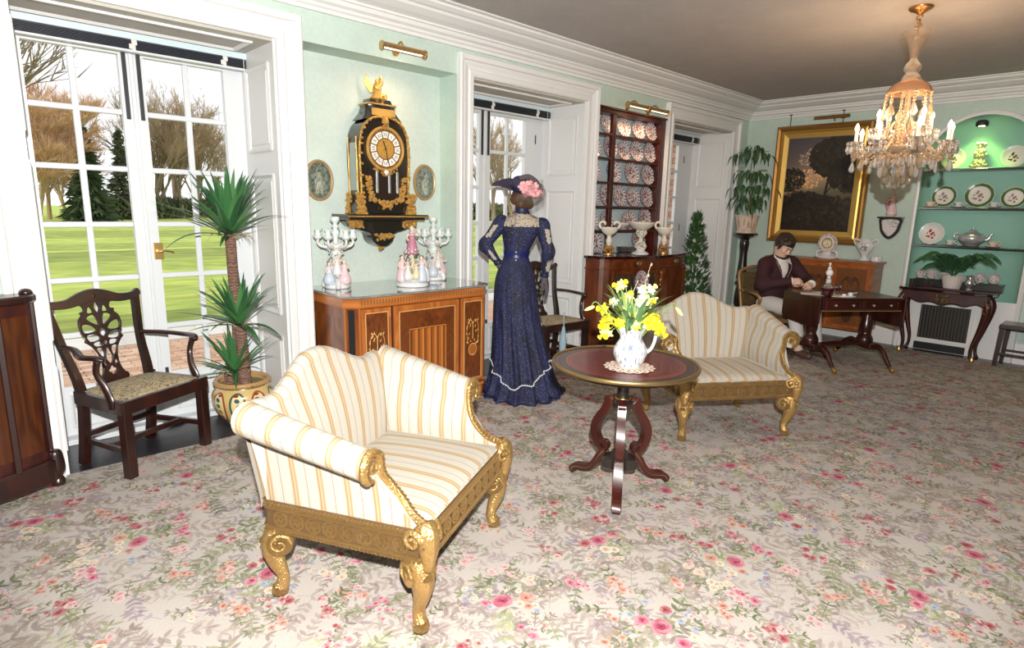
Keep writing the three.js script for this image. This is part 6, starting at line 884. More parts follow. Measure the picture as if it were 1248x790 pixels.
{
  const glassM = phys({ color: RGB(0.95, 0.96, 0.97), roughness: 0.03, transmission: 1, thickness: 0.004, ior: 1.5 }), wine = phys({ color: RGB(0.10, 0.006, 0.015), roughness: 0.1, clearcoat: 1 });
  const d = thing('decanter', 'cut glass decanter half full of red wine with ball stopper', 'decanter', onDesk(0.16, -0.16, 0.001));
  part('bottle', LAS([[0.0, 0.004], [0.05, 0.0], [0.056, 0.02], [0.056, 0.08], [0.045, 0.11], [0.02, 0.14], [0.017, 0.175], [0.03, 0.185]], 24), glassM, d); part('wine', M(LA([[0.0, 0.008], [0.047, 0.006], [0.052, 0.02], [0.052, 0.075], [0.0, 0.0752]], 24)), wine, d); part('stopper', M(LAS([[0.0, 0.165], [0.014, 0.17], [0.012, 0.19], [0.03, 0.21], [0.034, 0.235], [0.02, 0.258], [0.0, 0.262]], 16)), phys({ color: RGB(0.85, 0.84, 0.86), roughness: 0.08, clearcoat: 1 }), d);
  part('neck_rings', M(...[0.13, 0.145, 0.16].map((y) => new THREE.TorusGeometry(0.021, 0.006, 6, 18).rotateX(Math.PI / 2).translate(0, y, 0))), phys({ color: RGB(0.85, 0.84, 0.86), roughness: 0.08, clearcoat: 1 }), d);
  const w = thing('wine_glass', 'small stemmed glass of red wine beside the decanter', 'glass', onDesk(0.29, -0.19, 0.001));
  part('bowl', LAS([[0.0, 0.002], [0.03, 0.0], [0.028, 0.006], [0.005, 0.012], [0.005, 0.045], [0.022, 0.06], [0.03, 0.085], [0.027, 0.105]], 18), glassM, w); part('wine', M(LAS([[0.0, 0.054], [0.018, 0.06], [0.025, 0.078], [0.0, 0.08]], 16)), wine, w);
  const q = thing('candlestick', 'tall slim twisted glass candlestick behind the decanter', 'candlestick', onDesk(0.26, -0.31, 0.001)); part('stick', M(LAS([[0.0, 0.0], [0.035, 0.0], [0.03, 0.012], [0.01, 0.03], [0.016, 0.07], [0.008, 0.12], [0.018, 0.17], [0.008, 0.22], [0.02, 0.26], [0.006, 0.28], [0.014, 0.31], [0.0, 0.32]], 14)), phys({ color: RGB(0.78, 0.74, 0.80), roughness: 0.1, clearcoat: 1 }), q);
  const pm = std({ color: RGB(0.78, 0.72, 0.66), roughness: 0.9 });
  [[0.34, -0.36, 0.3, 0.30, 0.21, 'large cream sheet of paper lying behind the glasses'], [0.08, -0.25, -0.5, 0.24, 0.16, "cream sheet of paper under the man's hand"], [0.24, -0.10, 0.9, 0.16, 0.11, 'small folded letter before the decanter']].forEach(([x, z, r, w2, h2, lab], i) => { const m = solo('paper', B(w2, 0.002, h2), pm, lab, 'paper', 'papers on the writing table'); m.position.set(...onDesk(x, z, 0.002 + i * 0.0022)); m.rotation.y = DK.a + r; });
  const bk = thing('book', 'closed dark red book lying near the middle of the writing table', 'book', onDesk(0.47, -0.30, 0.001), DK.a + 0.5); part('cover', M(B(0.2, 0.006, 0.14, 0, 0.003, 0, 0.001), B(0.2, 0.006, 0.14, 0, 0.027, 0, 0.001), B(0.006, 0.03, 0.14, -0.098, 0.015, 0, 0.001)), std({ color: RGB(0.10, 0.03, 0.025), roughness: 0.6 }), bk); part('pages', B(0.19, 0.02, 0.132, 0.002, 0.0155, 0), pm, bk);
  const ink = thing('inkstand', 'small white china inkstand beside the folded letter', 'inkstand', onDesk(0.33, -0.09, 0.001), DK.a); part('tray', M(LAS([[0.0, 0.0], [0.06, 0.0], [0.066, 0.012], [0.06, 0.014], [0.0, 0.008]], 20).scale(1.3, 1, 0.8)), porc.w, ink); part('well', M(LAS([[0.0, 0.01], [0.02, 0.01], [0.024, 0.03], [0.012, 0.045], [0.0, 0.045]], 14).translate(0.03, 0, 0), LAS([[0.0, 0.01], [0.018, 0.01], [0.02, 0.028], [0.0, 0.03]], 14).translate(-0.035, 0, 0)), porc.w, ink);
}
{
  // gilt open armchair under the man: local +z is the way he faces
  const ry = 1.12, P = [-2.80, 0.008, -6.86], wd = std({ color: RGB(0.34, 0.20, 0.08), metalness: 0.35, roughness: 0.45 }), up = std({ color: RGB(0.33, 0.26, 0.16), roughness: 0.9, map: needle });
  const c = thing('open_armchair', 'gilt-framed open armchair the man is sitting on', 'armchair', P, ry);
  part('seat', B(0.50, 0.09, 0.48, 0, 0.40, 0.0, 0.03), up, c); part('seat_rail', M(B(0.56, 0.06, 0.05, 0, 0.345, 0.24, 0.012), B(0.50, 0.06, 0.05, 0, 0.345, -0.24, 0.012), B(0.05, 0.06, 0.5, 0.255, 0.345, 0, 0.012), B(0.05, 0.06, 0.5, -0.255, 0.345, 0, 0.012)), wd, c);
  part('back_panel', T(B(0.42, 0.40, 0.05, 0, 0.64, 0, 0.02), 0, 0, -0.22, -0.16, 0, 0), up, c);
  part('back_frame', M(tube([[-0.23, 0.36, -0.24], [-0.235, 0.6, -0.29], [-0.22, 0.83, -0.345], [-0.1, 0.875, -0.36], [0, 0.89, -0.365], [0.1, 0.875, -0.36], [0.22, 0.83, -0.345], [0.235, 0.6, -0.29], [0.23, 0.36, -0.24]], 0.021, 8, { sub: 5 })), wd, c);
  for (const s of [-1, 1]) { part('leg', tube([[s * 0.25, 0.33, 0.24], [s * 0.27, 0.26, 0.255], [s * 0.25, 0.12, 0.245], [s * 0.26, 0.0, 0.265]], [0.032, 0.03, 0.018, 0.02], 8, { sub: 5 }), wd, c); part('leg', tube([[s * 0.23, 0.36, -0.24], [s * 0.235, 0.15, -0.25], [s * 0.24, 0.0, -0.29]], [0.026, 0.02, 0.018], 8, { sub: 4 }), wd, c);
    const a = part('arm', tube([[s * 0.235, 0.62, -0.285], [s * 0.275, 0.63, -0.1], [s * 0.29, 0.615, 0.06], [s * 0.285, 0.58, 0.11], [s * 0.27, 0.48, 0.08], [s * 0.262, 0.36, 0.12]], [0.018, 0.018, 0.022, 0.02, 0.018, 0.02], 8, { sub: 5 }), wd, c); part('arm_pad', B(0.05, 0.03, 0.2, s * 0.28, 0.645, -0.05, 0.013), up, a); }
  // the man
  const o = thing('person', 'dark-haired man in a maroon jacket and white cravat seated at the writing table, looking down', 'person', P, ry);
  const coat = std({ color: RGB(0.040, 0.008, 0.013), roughness: 0.8 }), linen = std({ color: RGB(0.78, 0.76, 0.72), roughness: 0.85 }), breech = std({ color: RGB(0.72, 0.70, 0.66), roughness: 0.85 });
  const SL = [0.19, 0.965, 0.02], SR = [-0.19, 0.955, 0.02], EL = [0.30, 0.76, 0.16], ER = [-0.29, 0.735, 0.12], WL = [0.12, 0.775, 0.40], WR = [-0.085, 0.795, 0.315];
  const HP = V3(0.0, 1.155, 0.075), hm = new THREE.Matrix4().compose(HP, new THREE.Quaternion().setFromEuler(new THREE.Euler(0.55, 0.10, -0.08, 'YXZ')), V3(1, 1, 1));
  const KL = [0.13, 0.50, 0.46], KR = [-0.11, 0.50, 0.44];
  const trunk = bones([[[0, 0.50, -0.04], [0, 0.70, -0.03], 0.145, 0.125, 1.15], [[0, 0.70, -0.03], [0, 0.90, 0.0], 0.125, 0.13, 1.2], [[-0.13, 0.95, 0.01], [0.13, 0.96, 0.01], 0.065, 0.065], [[0, 0.95, 0.01], [0, 1.09, 0.04], 0.07, 0.055], [SL, EL, 0.058, 0.046], [EL, WL, 0.044, 0.03], [SR, ER, 0.058, 0.046], [ER, WR, 0.044, 0.03], [[0.09, 0.50, 0], KL, 0.09, 0.062], [[-0.09, 0.50, 0], KR, 0.09, 0.062], [KL, [0.16, 0.10, 0.52], 0.058, 0.036], [KR, [-0.06, 0.10, 0.50], 0.058, 0.036], [[0.16, 0.07, 0.52], [0.17, 0.035, 0.66], 0.04, 0.03], [[-0.06, 0.07, 0.50], [-0.05, 0.035, 0.64], 0.04, 0.03]], 0.05);
  part('body', M(fieldMesh(trunk, [0, 0.60, 0.18], 1.34, 96), headGeo(false, V3(0, 1.02, 0.02).applyMatrix4(hm.clone().invert()).toArray()).applyMatrix4(hm), orient(handGeo([0.75, 0.8, 0.85, 0.9, 0.8], true), WL, [-0.7, -0.08, 0.4], [-0.2, -0.6, -0.6]), orient(handGeo([0.8, 0.9, 0.95, 1.0, 0.9]), WR, [0.75, 0.05, 0.45], [0.3, -0.5, -0.8])), skin, o);
  part('hair', fieldMesh((x, y, z) => { let d = ell(x, y, z, [0, 0.05, -0.024], [0.098, 0.108, 0.108]); for (let i = 0; i < 14; i++) { const a = i / 14 * TAU; d = smin(d, ell(x, y, z, [Math.cos(a) * 0.075, 0.075 + 0.03 * Math.sin(i * 2.3), -0.02 + Math.sin(a) * 0.075], [0.03, 0.026, 0.03]), 0.012); } d = smin(d, cap(Math.abs(x), y, z, [0.08, 0.03, 0.0], [0.083, -0.03, 0.012], 0.016, 0.01), 0.02); return Math.max(d, Math.min(z - 0.035 + 0.3 * (0.055 - y), 0.045 - y)); }, [0, 0.05, -0.02], 0.28, 72).applyMatrix4(hm), hairM, o);
  for (const s of [-1, 1]) part('eyebrow', tube([[s * 0.014, 0.024, 0.0905], [s * 0.03, 0.03, 0.089], [s * 0.048, 0.022, 0.079]], [0.003, 0.004, 0.002], 6).applyMatrix4(hm), hairM, o);
  for (const s of [-1, 1]) part('eye', SP(0.0125, s * 0.031, 0.003, 0.0725, 12, 8).applyMatrix4(hm), std({ color: RGB(0.35, 0.24, 0.2), roughness: 0.3 }), o);
  part('lips', M(ell3(0.021, 0.0045, 0.006, 0, -0.0535, 0.084), ell3(0.017, 0.005, 0.006, 0, -0.0645, 0.082)).applyMatrix4(hm), std({ color: RGB(0.45, 0.15, 0.13), roughness: 0.5 }), o);
  const jk = bones([[[0, 0.47, -0.05], [0, 0.70, -0.035], 0.178, 0.160, 1.1], [[0, 0.70, -0.035], [0, 0.90, -0.004], 0.160, 0.170, 1.15], [[-0.14, 0.955, 0.005], [0.14, 0.965, 0.005], 0.082, 0.082], [SL, EL, 0.078, 0.066], [EL, WL, 0.064, 0.046], [SR, ER, 0.078, 0.066], [ER, WR, 0.064, 0.046]], 0.045);
  // the jacket is open down the front in a wedge over the shirt and closed below the neck
  part('jacket', fieldMesh((x, y, z) => { let d = jk(x, y, z); d = Math.max(d, -(cap(x, y, z, [WL[0], WL[1], WL[2]], [WL[0] - 0.07, WL[1], WL[2] + 0.05], 0.04, 0.045))); d = Math.max(d, -cap(x, y, z, [WR[0] + 0.02, WR[1], WR[2] + 0.015], [WR[0] + 0.09, WR[1] + 0.01, WR[2] + 0.07], 0.036, 0.04)); const w = 0.008 + 0.36 * Math.max(0, y - 0.79); if (y > 0.76 && z > 0.02) d = Math.max(d, Math.min(w - Math.abs(x), 0.5)); d = Math.max(d, -(cap(x, y, z, [0, 0.98, 0.02], [0, 1.2, 0.08], 0.072, 0.085))); return d; }, [0, 0.74, 0.14], 0.92, 112), coat, o);
  part('shirt', fieldMesh((x, y, z) => { let d = bones([[[0, 0.60, -0.03], [0, 0.90, 0.0], 0.136, 0.14, 1.18], [[0, 0.90, 0.0], [0, 1.02, 0.02], 0.13, 0.072]], 0.04)(x, y, z); return d; }, [0, 0.80, 0.0], 0.56, 64), linen, o);
  part('cravat', M(T(LAS([[0.062, -0.02], [0.068, 0.0], [0.064, 0.025]], 20), 0, 1.035, 0.032, 0.35, 0, 0)), std({ color: RGB(0.02, 0.012, 0.014), roughness: 0.6, side: THREE.DoubleSide }), o);
  for (const s of [-1, 1]) { const g = EX(shp([[0, 0.0], [s * 0.09, 0.035], [s * 0.075, -0.05]].sort((a, b) => s > 0 ? 0 : 0)), 0.008, 0.002); part('collar_point', T(g, s * 0.006, 1.0, 0.122, -0.55, s * 0.35, 0), linen, o); }
  for (const s of [-1, 1]) part('lapel_piping', tube([[s * 0.10, 1.0, 0.085], [s * 0.085, 0.93, 0.13], [s * 0.052, 0.86, 0.142], [s * 0.012, 0.77, 0.135]], 0.0045, 6, { sub: 5 }), std({ color: RGB(0.30, 0.20, 0.2), roughness: 0.8 }), o);
  for (const [W_, E_] of [[WL, EL], [WR, ER]]) { const d = V3(...W_).sub(V3(...E_)).normalize(), a = V3(...W_).addScaledVector(d, -0.03), b = V3(...W_).addScaledVector(d, 0.03); part('shirt_cuff', tube([a.toArray(), b.toArray()], [0.041, 0.044], 16, { sub: 2 }), linen, o); }
  part('breeches', fieldMesh(bones([[[0.09, 0.50, -0.02], KL, 0.105, 0.078], [[-0.09, 0.50, -0.02], KR, 0.105, 0.078], [KL, [0.16, 0.15, 0.52], 0.078, 0.062], [KR, [-0.06, 0.15, 0.50], 0.078, 0.062]], 0.04), [0.03, 0.36, 0.26], 0.80, 72), breech, o);
  for (const x of [0.165, -0.055]) part('shoe', M(fieldMesh(bones([[[0, 0.05, 0], [0, 0.038, 0.15], 0.048, 0.036]], 0.02), [0, 0.045, 0.075], 0.30, 40).translate(x, 0, 0.51)), std({ color: RGB(0.10, 0.06, 0.04), roughness: 0.5 }), o);
}
function ell3(a, b, c, x, y, z) { return SP(1, 0, 0, 0, 12, 8, [a, b, c]).translate(x, y, z); }
// ---------- china shelves in the wall recess ----------
const plateTexs = [0, 1, 2, 3].map((k) => canvasTex(384, 384, (c, S) => { const r = rng(90 + k); c.fillStyle = '#dcd9d6'; c.fillRect(0, 0, S, S); c.translate(S / 2, S / 2);
  c.strokeStyle = '#2f2f5c'; c.lineWidth = 8; c.beginPath(); c.arc(0, 0, S * 0.485, 0, TAU); c.stroke(); c.lineWidth = 3; for (const q of [0.33, 0.30]) { c.beginPath(); c.arc(0, 0, S * q, 0, TAU); c.stroke(); }
  for (let i = 0; i < 16; i++) { const a = i / 16 * TAU, q = S * 0.405; c.fillStyle = i % 2 ? '#a05a62' : '#5a5f8c'; c.beginPath(); c.ellipse(Math.cos(a) * q, Math.sin(a) * q, 21, 19, a, 0, TAU); c.fill(); c.fillStyle = '#d8b9a8'; c.beginPath(); c.arc(Math.cos(a) * q, Math.sin(a) * q, 6, 0, TAU); c.fill(); }
  for (let i = 0; i < 70; i++) { const a = r() * TAU, q = S * 0.28 * Math.sqrt(r()); c.fillStyle = ['#a52f3f', '#3b4180', '#6f3550', '#54684a', '#c0665a'][Math.floor(r() * 5)]; c.beginPath(); c.ellipse(Math.cos(a) * q, Math.sin(a) * q, 7 + 13 * r(), 5 + 8 * r(), a, 0, TAU); c.fill(); } }, { clampT: true }));
const plateMats = plateTexs.map((t) => phys({ map: t, roughness: 0.25, clearcoat: 0.5 }));
function plateGeo(ra, rb) {   // dished plate facing +z, uv across the disc
  const P = [[0, 0.006], [0.55, 0.004], [0.66, 0.010], [0.95, 0.022], [1, 0.022], [1, 0.018], [0.66, 0.003], [0.5, -0.004], [0, -0.004]];
  const g = surf((u, v) => { const k = v * (P.length - 1), i = Math.min(Math.floor(k), P.length - 2), f = k - i, a = u * TAU, q = lerp(P[i][0], P[i + 1][0], f); const sc = 1 + 0.018 * Math.cos(a * 12) * clamp((q - 0.7) * 3, 0, 1); return [Math.cos(a) * q * ra * sc, Math.sin(a) * q * rb * sc, lerp(P[i][1], P[i + 1][1], f)]; }, 48, 16, (u, v) => { const k = v * (P.length - 1), i = Math.min(Math.floor(k), P.length - 2), q = lerp(P[i][0], P[i + 1][0], k - i), a = u * TAU; return [0.5 + Math.cos(a) * q * 0.495, 0.5 + Math.sin(a) * q * 0.495]; });
  return norm(flipIdx(g));
}
{
  const z0 = -4.83, z1 = -6.125, xb = -4.075, xf = XA + 0.012, o = thing('china_shelves', 'tall mahogany shelf unit set in the wall and filled with patterned plates', 'shelves', [0, 0, 0]);
  const rw = phys({ map: redTex, color: RGB(1.25, 0.85, 0.8), roughness: 0.4, clearcoat: 0.3, clearcoatRoughness: 0.2 });
  part('back_panel', box2(xb, xb + 0.012, 0.9, 2.55, z0, z1), std({ color: RGB(0.52, 0.62, 0.64), roughness: 0.8 }), o);
  part('side', uvm(box2(xb, xf, 0.0, 2.557, z0, z0 - 0.03, 0.003)), rw, o); part('side', uvm(box2(xb, xf, 0.0, 2.557, z1, z1 + 0.09, 0.003)), rw, o);
  part('head', uvm(M(box2(xb, xf - 0.003, 2.495, 2.556, z0 - 0.031, z1 + 0.091, 0.003), box2(xf + 0.001, xf + 0.02, 2.535, 2.556, z0, z1, 0.004)), 1, true), rw, o);
  part('divider', uvm(box2(xf - 0.05, xf - 0.01, 0.9, 2.5, -5.155, -5.215, 0.003)), rw, o);
  for (const y of [2.29, 2.05, 1.805, 1.555, 1.30]) part('shelf', uvm(box2(xb, xf - 0.012, y - 0.012, y + 0.012, z0, z1 + 0.06, 0.004), 1, true), rw, o);
  part('base_board', uvm(box2(xb, xf - 0.02, 0.9, 1.06, z0, z1)), rw, o);
  // plates standing against the back: [z, shelf height, radius across, radius up, pattern, row words]
  const rows = { 2.29: 'top', 2.05: 'second', 1.805: 'third', 1.555: 'fourth', 1.30: 'fifth', 1.06: 'bottom' };
  const P = [[-5.16, 2.29, 0.095, 0.10, 0, 'left bay'], [-5.46, 2.29, 0.105, 0.10, 1, 'leftmost of the right bay'], [-5.72, 2.29, 0.115, 0.098, 2, 'middle of the right bay'], [-5.935, 2.29, 0.105, 0.098, 3, 'rightmost of the right bay'],
    [-5.0, 2.05, 0.08, 0.1, 1, 'far left of the left bay'], [-5.20, 2.05, 0.105, 0.112, 2, 'right side of the left bay'], [-5.49, 2.05, 0.115, 0.10, 3, 'leftmost of the right bay'], [-5.70, 2.05, 0.115, 0.108, 0, 'middle of the right bay'], [-5.93, 2.05, 0.108, 0.108, 1, 'rightmost of the right bay'],
    [-5.0, 1.805, 0.08, 0.1, 0, 'far left of the left bay'], [-5.28, 1.805, 0.11, 0.112, 3, 'right side of the left bay'], [-5.61, 1.805, 0.12, 0.112, 2, 'left one of the right bay'], [-5.915, 1.805, 0.12, 0.108, 0, 'right one of the right bay'],
    [-5.0, 1.555, 0.08, 0.1, 2, 'far left of the left bay'], [-5.17, 1.555, 0.10, 0.118, 1, 'right side of the left bay'], [-5.45, 1.555, 0.115, 0.112, 0, 'leftmost of the right bay'], [-5.68, 1.555, 0.12, 0.108, 3, 'middle of the right bay'], [-5.925, 1.555, 0.118, 0.112, 2, 'rightmost of the right bay'],
    [-5.0, 1.30, 0.08, 0.1, 3, 'far left of the left bay'], [-5.20, 1.30, 0.10, 0.10, 0, 'right side of the left bay'], [-5.62, 1.30, 0.13, 0.10, 1, 'oval one, left in the right bay'], [-5.92, 1.30, 0.118, 0.12, 2, 'large one, right in the right bay'],
    [-5.06, 1.06, 0.105, 0.112, 1, 'left bay'], [-5.86, 1.06, 0.12, 0.11, 3, 'behind the tall centre vase']];
  for (const [z, y, ra, rb, k, w] of P) {
    const m = part(numbered('plate'), plateGeo(ra * 1.14, rb * 1.05), plateMats[k], scene); tag(m, `red and blue patterned plate on the ${rows[y]} shelf, ${w}`, 'plate', 'patterned plates on the mahogany shelves');
    m.position.set(xb + 0.05 + 0.03, y + 0.013 + rb * 0.985, z); m.rotation.set(-0.20, Math.PI / 2, 0, 'YXZ'); m.position.x = xb + 0.022 + rb * 0.2 + (w.includes('right') && !w.startsWith('leftmost') ? (w.startsWith('middle') ? 0.014 : 0.03) : 0);
  }
  const tu = thing('tureen', 'low patterned china tureen on the fifth shelf, right bay', 'tureen', [-3.995, 1.313, -5.52], 0); const tm = phys({ map: plateTexs[2], roughness: 0.25, clearcoat: 0.5 }); part('bowl', M(LAS([[0.0, 0.0], [0.05, 0.0], [0.06, 0.012], [0.088, 0.045], [0.092, 0.062], [0.0, 0.066]], 28).scale(0.75, 1, 1.5)), tm, tu); part('lid', M(LAS([[0.092, 0.062], [0.07, 0.085], [0.02, 0.1], [0.014, 0.112], [0.0, 0.116]], 28).scale(0.75, 1, 1.5)), tm, tu);
  for (let k = 0; k < 5; k++) { const m = solo('plate', M(LA([[0.0, 0.004], [0.07, 0.003], [0.11, 0.015], [0.112, 0.018], [0.07, 0.009], [0.0, 0.009]], 32)), plateMats[k % 4], ['lowest', 'second', 'middle', 'fourth', 'topmost'][k] + ' flat plate in the stack on the bottom shelf', 'plate', 'stacked plates on the bottom shelf'); m.position.set(-3.96, 1.062 + k * 0.012, -5.55); }
  // brass twin picture light over the shelves
  for (const [z, w] of [[-5.37, 'left'], [-5.755, 'right']]) pictureLight('picture_light', `lit brass picture light above the china shelves, ${w} one of the pair`, [XA + 0.035, 2.585, z], Math.PI / 2, 0.35, 0.6, 0.11);
}
// ---------- bow-fronted side cabinet below the shelves ----------
{
  const cabW = phys({ map: walnutTex, color: RGB(0.62, 0.50, 0.42), roughness: 0.35, clearcoat: 0.4, clearcoatRoughness: 0.15 });
  const H = 1.06, o = thing('side_cabinet', 'bow-fronted mahogany side cabinet with brass mounts below the china shelves', 'cabinet', [-3.868, 0.008, -5.46], Math.PI / 2);   // local x along the wall (towards the far end), z into the room
  const pl = (e) => { const pts = []; const f = [[-0.735, 0], [-0.735, 0.03], [-0.66, 0.19], [-0.45, 0.31], [-0.2, 0.375], [0.05, 0.40], [0.30, 0.395], [0.52, 0.36], [0.70, 0.30], [0.735, 0.25], [0.735, 0]]; const c = smooth(f.slice(1, 10).map(([x, z]) => [x, z, 0]), 4).map(([x, z]) => [x, z]); const all = [[-0.735, 0], ...c, [0.735, 0]]; return all.map(([x, z]) => [x * (1 + e / 0.735), z > 0.001 ? z + e : z]); };
  const slab = (e, y0, y1, b = 0) => uvm(EX(shp(pl(e).map(([x, z]) => [x, -z])), y1 - y0, b, 1, 4).rotateX(-Math.PI / 2).translate(0, y0, 0), 1);
  part('carcass', slab(-0.012, 0.1, 1.03), cabW, o); part('top', slab(0.018, 1.032, H, 0.004), phys({ map: mahogTex, roughness: 0.15, clearcoat: 1, clearcoatRoughness: 0.04 }), o); part('plinth', slab(0.0, 0.0, 0.11, 0.004), cabW, o); part('moulding', slab(0.004, 0.925, 0.94, 0.003), cabW, o);
  const PT = pl(0.0), at = (x) => { for (let i = 1; i < PT.length - 2; i++) if (PT[i + 1][0] >= x) { const t = (x - PT[i][0]) / (PT[i + 1][0] - PT[i][0] || 1); return lerp(PT[i][1], PT[i + 1][1], t); } return 0.25; };
  const bent = (x0, x1, y0, y1, off, th) => { const n = 10, P = []; const g = surf((u, v) => { const x = lerp(x0, x1, u); return [x, lerp(y0, y1, v), at(x) + off]; }, n, 1, (u, v) => [lerp(x0, x1, u), lerp(y0, y1, v)]); return g; };
  const frame = (x0, x1, y0, y1) => [[[x0, y0], [x1, y0]], [[x0, y1], [x1, y1]]].map(([a, b]) => tube([...Array(9)].map((_, i) => { const x = lerp(a[0], b[0], i / 8); return [x, a[1], at(x) + 0.004]; }), [0.024, 0.01], 4, { sub: 1, sq: true, up: [0, 1, 0] })).concat([x0, x1].map((x) => B(0.045, y1 - y0 + 0.045, 0.02, x, (y0 + y1) / 2, at(x) + 0.004, 0.003)));
  const d1 = part('door', M(frame(-0.58, -0.02, 0.17, 0.89)), cabW, o, 'glazed door'); part('glass', bent(-0.565, -0.035, 0.185, 0.875, 0.001), phys({ color: RGB(0.05, 0.035, 0.02), roughness: 0.08, clearcoat: 1 }), d1);
  const lat = []; for (let i = 0; i <= 8; i++) { const x = lerp(-0.56, -0.04, i / 8); lat.push(tube([[x, 0.18, at(x) + 0.004], [lerp(-0.56, -0.04, 1 - i / 8), 0.88, at(lerp(-0.56, -0.04, 1 - i / 8)) + 0.004]], 0.0025, 4, { sub: 4 })); } part('brass_lattice', M(lat), std({ color: RGB(0.32, 0.22, 0.09), metalness: 0.8, roughness: 0.4 }), d1);
  const d2 = part('door', M(frame(0.10, 0.64, 0.17, 0.89)), cabW, o, 'panelled door'); part('panel', bent(0.115, 0.625, 0.185, 0.875, 0.0015), cabW, d2);
  for (const x of [0.04, 0.695]) part('brass_mount', clump(26, (a, b, c) => [x + 0.03 * (a - 0.5), 0.74 + 0.15 * b, at(x) + 0.008 + 0.012 * c], 0.006, 0.012, 7 + x * 10), brass, o);
  for (const x of [-0.3, 0.36]) part('oval_handle', M(new THREE.TorusGeometry(0.03, 0.006, 6, 20).scale(1.2, 0.7, 1).translate(x, 0.985, at(x) + 0.006), SP(0.018, x, 0.985, at(x) + 0.002, 10, 6, [1.2, 0.8, 0.3])), std({ color: RGB(0.55, 0.42, 0.26), metalness: 0.8, roughness: 0.35 }), o);
  part('side_panel_moulding', M(tube([[-0.70, 0.2, 0.12], [-0.70, 0.88, 0.12]], 0.008, 5)), cabW, o);
  // plate shown behind the glazed door
  const pz = -5.46 - -0.30; const m = solo('plate', plateGeo(0.125, 0.125), plateMats[2], 'scalloped plate standing in front of the cabinet door behind the daffodils', 'plate'); m.position.set(-3.868 + at(-0.30) + 0.03, 0.80, pz + 0.6 - 0.6); m.position.z = -5.46 + 0.30; m.rotation.set(-0.12, Math.PI / 2, 0, 'YXZ');
}
// ---------- parian figures on the cabinet ----------
{
  const cream = phys({ color: RGB(0.74, 0.69, 0.58), roughness: 0.3, clearcoat: 0.4 }), bgold = std({ color: RGB(0.50, 0.29, 0.11), metalness: 0.7, roughness: 0.4 }), y = 1.072;
  const swanVase = (name, label, p, ry, two) => { const o = thing(name, label, 'ornament', p, ry); part('base', M(clump(34, (a, b, c) => { const r = 0.052 * (1 - b * 0.35); return [Math.cos(a * TAU) * r, 0.02 + 0.075 * b, Math.sin(a * TAU) * r]; }, 0.014, 0.022, 3), CY(0.06, 0.058, 0.016, 0, 0, 0, 20)), bgold, o);
    part('stem', M(LAS([[0.03, 0.08], [0.026, 0.11], [0.034, 0.14], [0.022, 0.18], [0.03, 0.2], [0.04, 0.21]], 14)), cream, o); part('bowl', M(LAS([[0.0, 0.2], [0.04, 0.205], [0.075, 0.235], [0.095, 0.275], [0.09, 0.28], [0.06, 0.245], [0.0, 0.225]], 24).scale(1, 1, 0.7)), cream, o);
    for (const s of two ? [-1, 1] : [-1]) part('swan_neck', tube([[s * 0.085, 0.265, 0], [s * 0.105, 0.30, 0], [s * 0.085, 0.335, 0], [s * 0.05, 0.325, 0], [s * 0.045, 0.30, 0]], [0.016, 0.013, 0.012, 0.015, 0.008], 8), cream, o); return o; };
  swanVase('swan_vase', 'cream china two-handled vase on a gilt base, left on the side cabinet', [-3.775, y, -4.985], 0.8, true);
  swanVase('swan_vase', 'cream china swan bowl on a gilt base, right on the side cabinet', [-3.56, y, -5.68], 0.8, false);
  const c = thing('comport', 'tall white china comport with encrusted stem in the middle of the cabinet', 'ornament', [-3.60, y, -5.30], 0.8);
  part('foot', M(LAS([[0.0, 0.0], [0.085, 0.0], [0.09, 0.015], [0.05, 0.04], [0.035, 0.07]], 24)), porcelain, c); part('stem', M(clump(110, (a, b, q) => { const r = 0.03 + 0.02 * Math.sin(b * 9); return [Math.cos(a * TAU) * r, 0.05 + 0.21 * b, Math.sin(a * TAU) * r]; }, 0.011, 0.02, 14)), cream, c); part('bowl', M(LAS([[0.0, 0.25], [0.05, 0.255], [0.10, 0.285], [0.135, 0.33], [0.13, 0.335], [0.09, 0.30], [0.0, 0.275]], 32)), cream, c); flowers(c, 40, (a, b, q) => { const r = 0.125 - 0.02 * b; return [Math.cos(a * TAU) * r, 0.315 + 0.02 * q, Math.sin(a * TAU) * r]; }, 91);
}
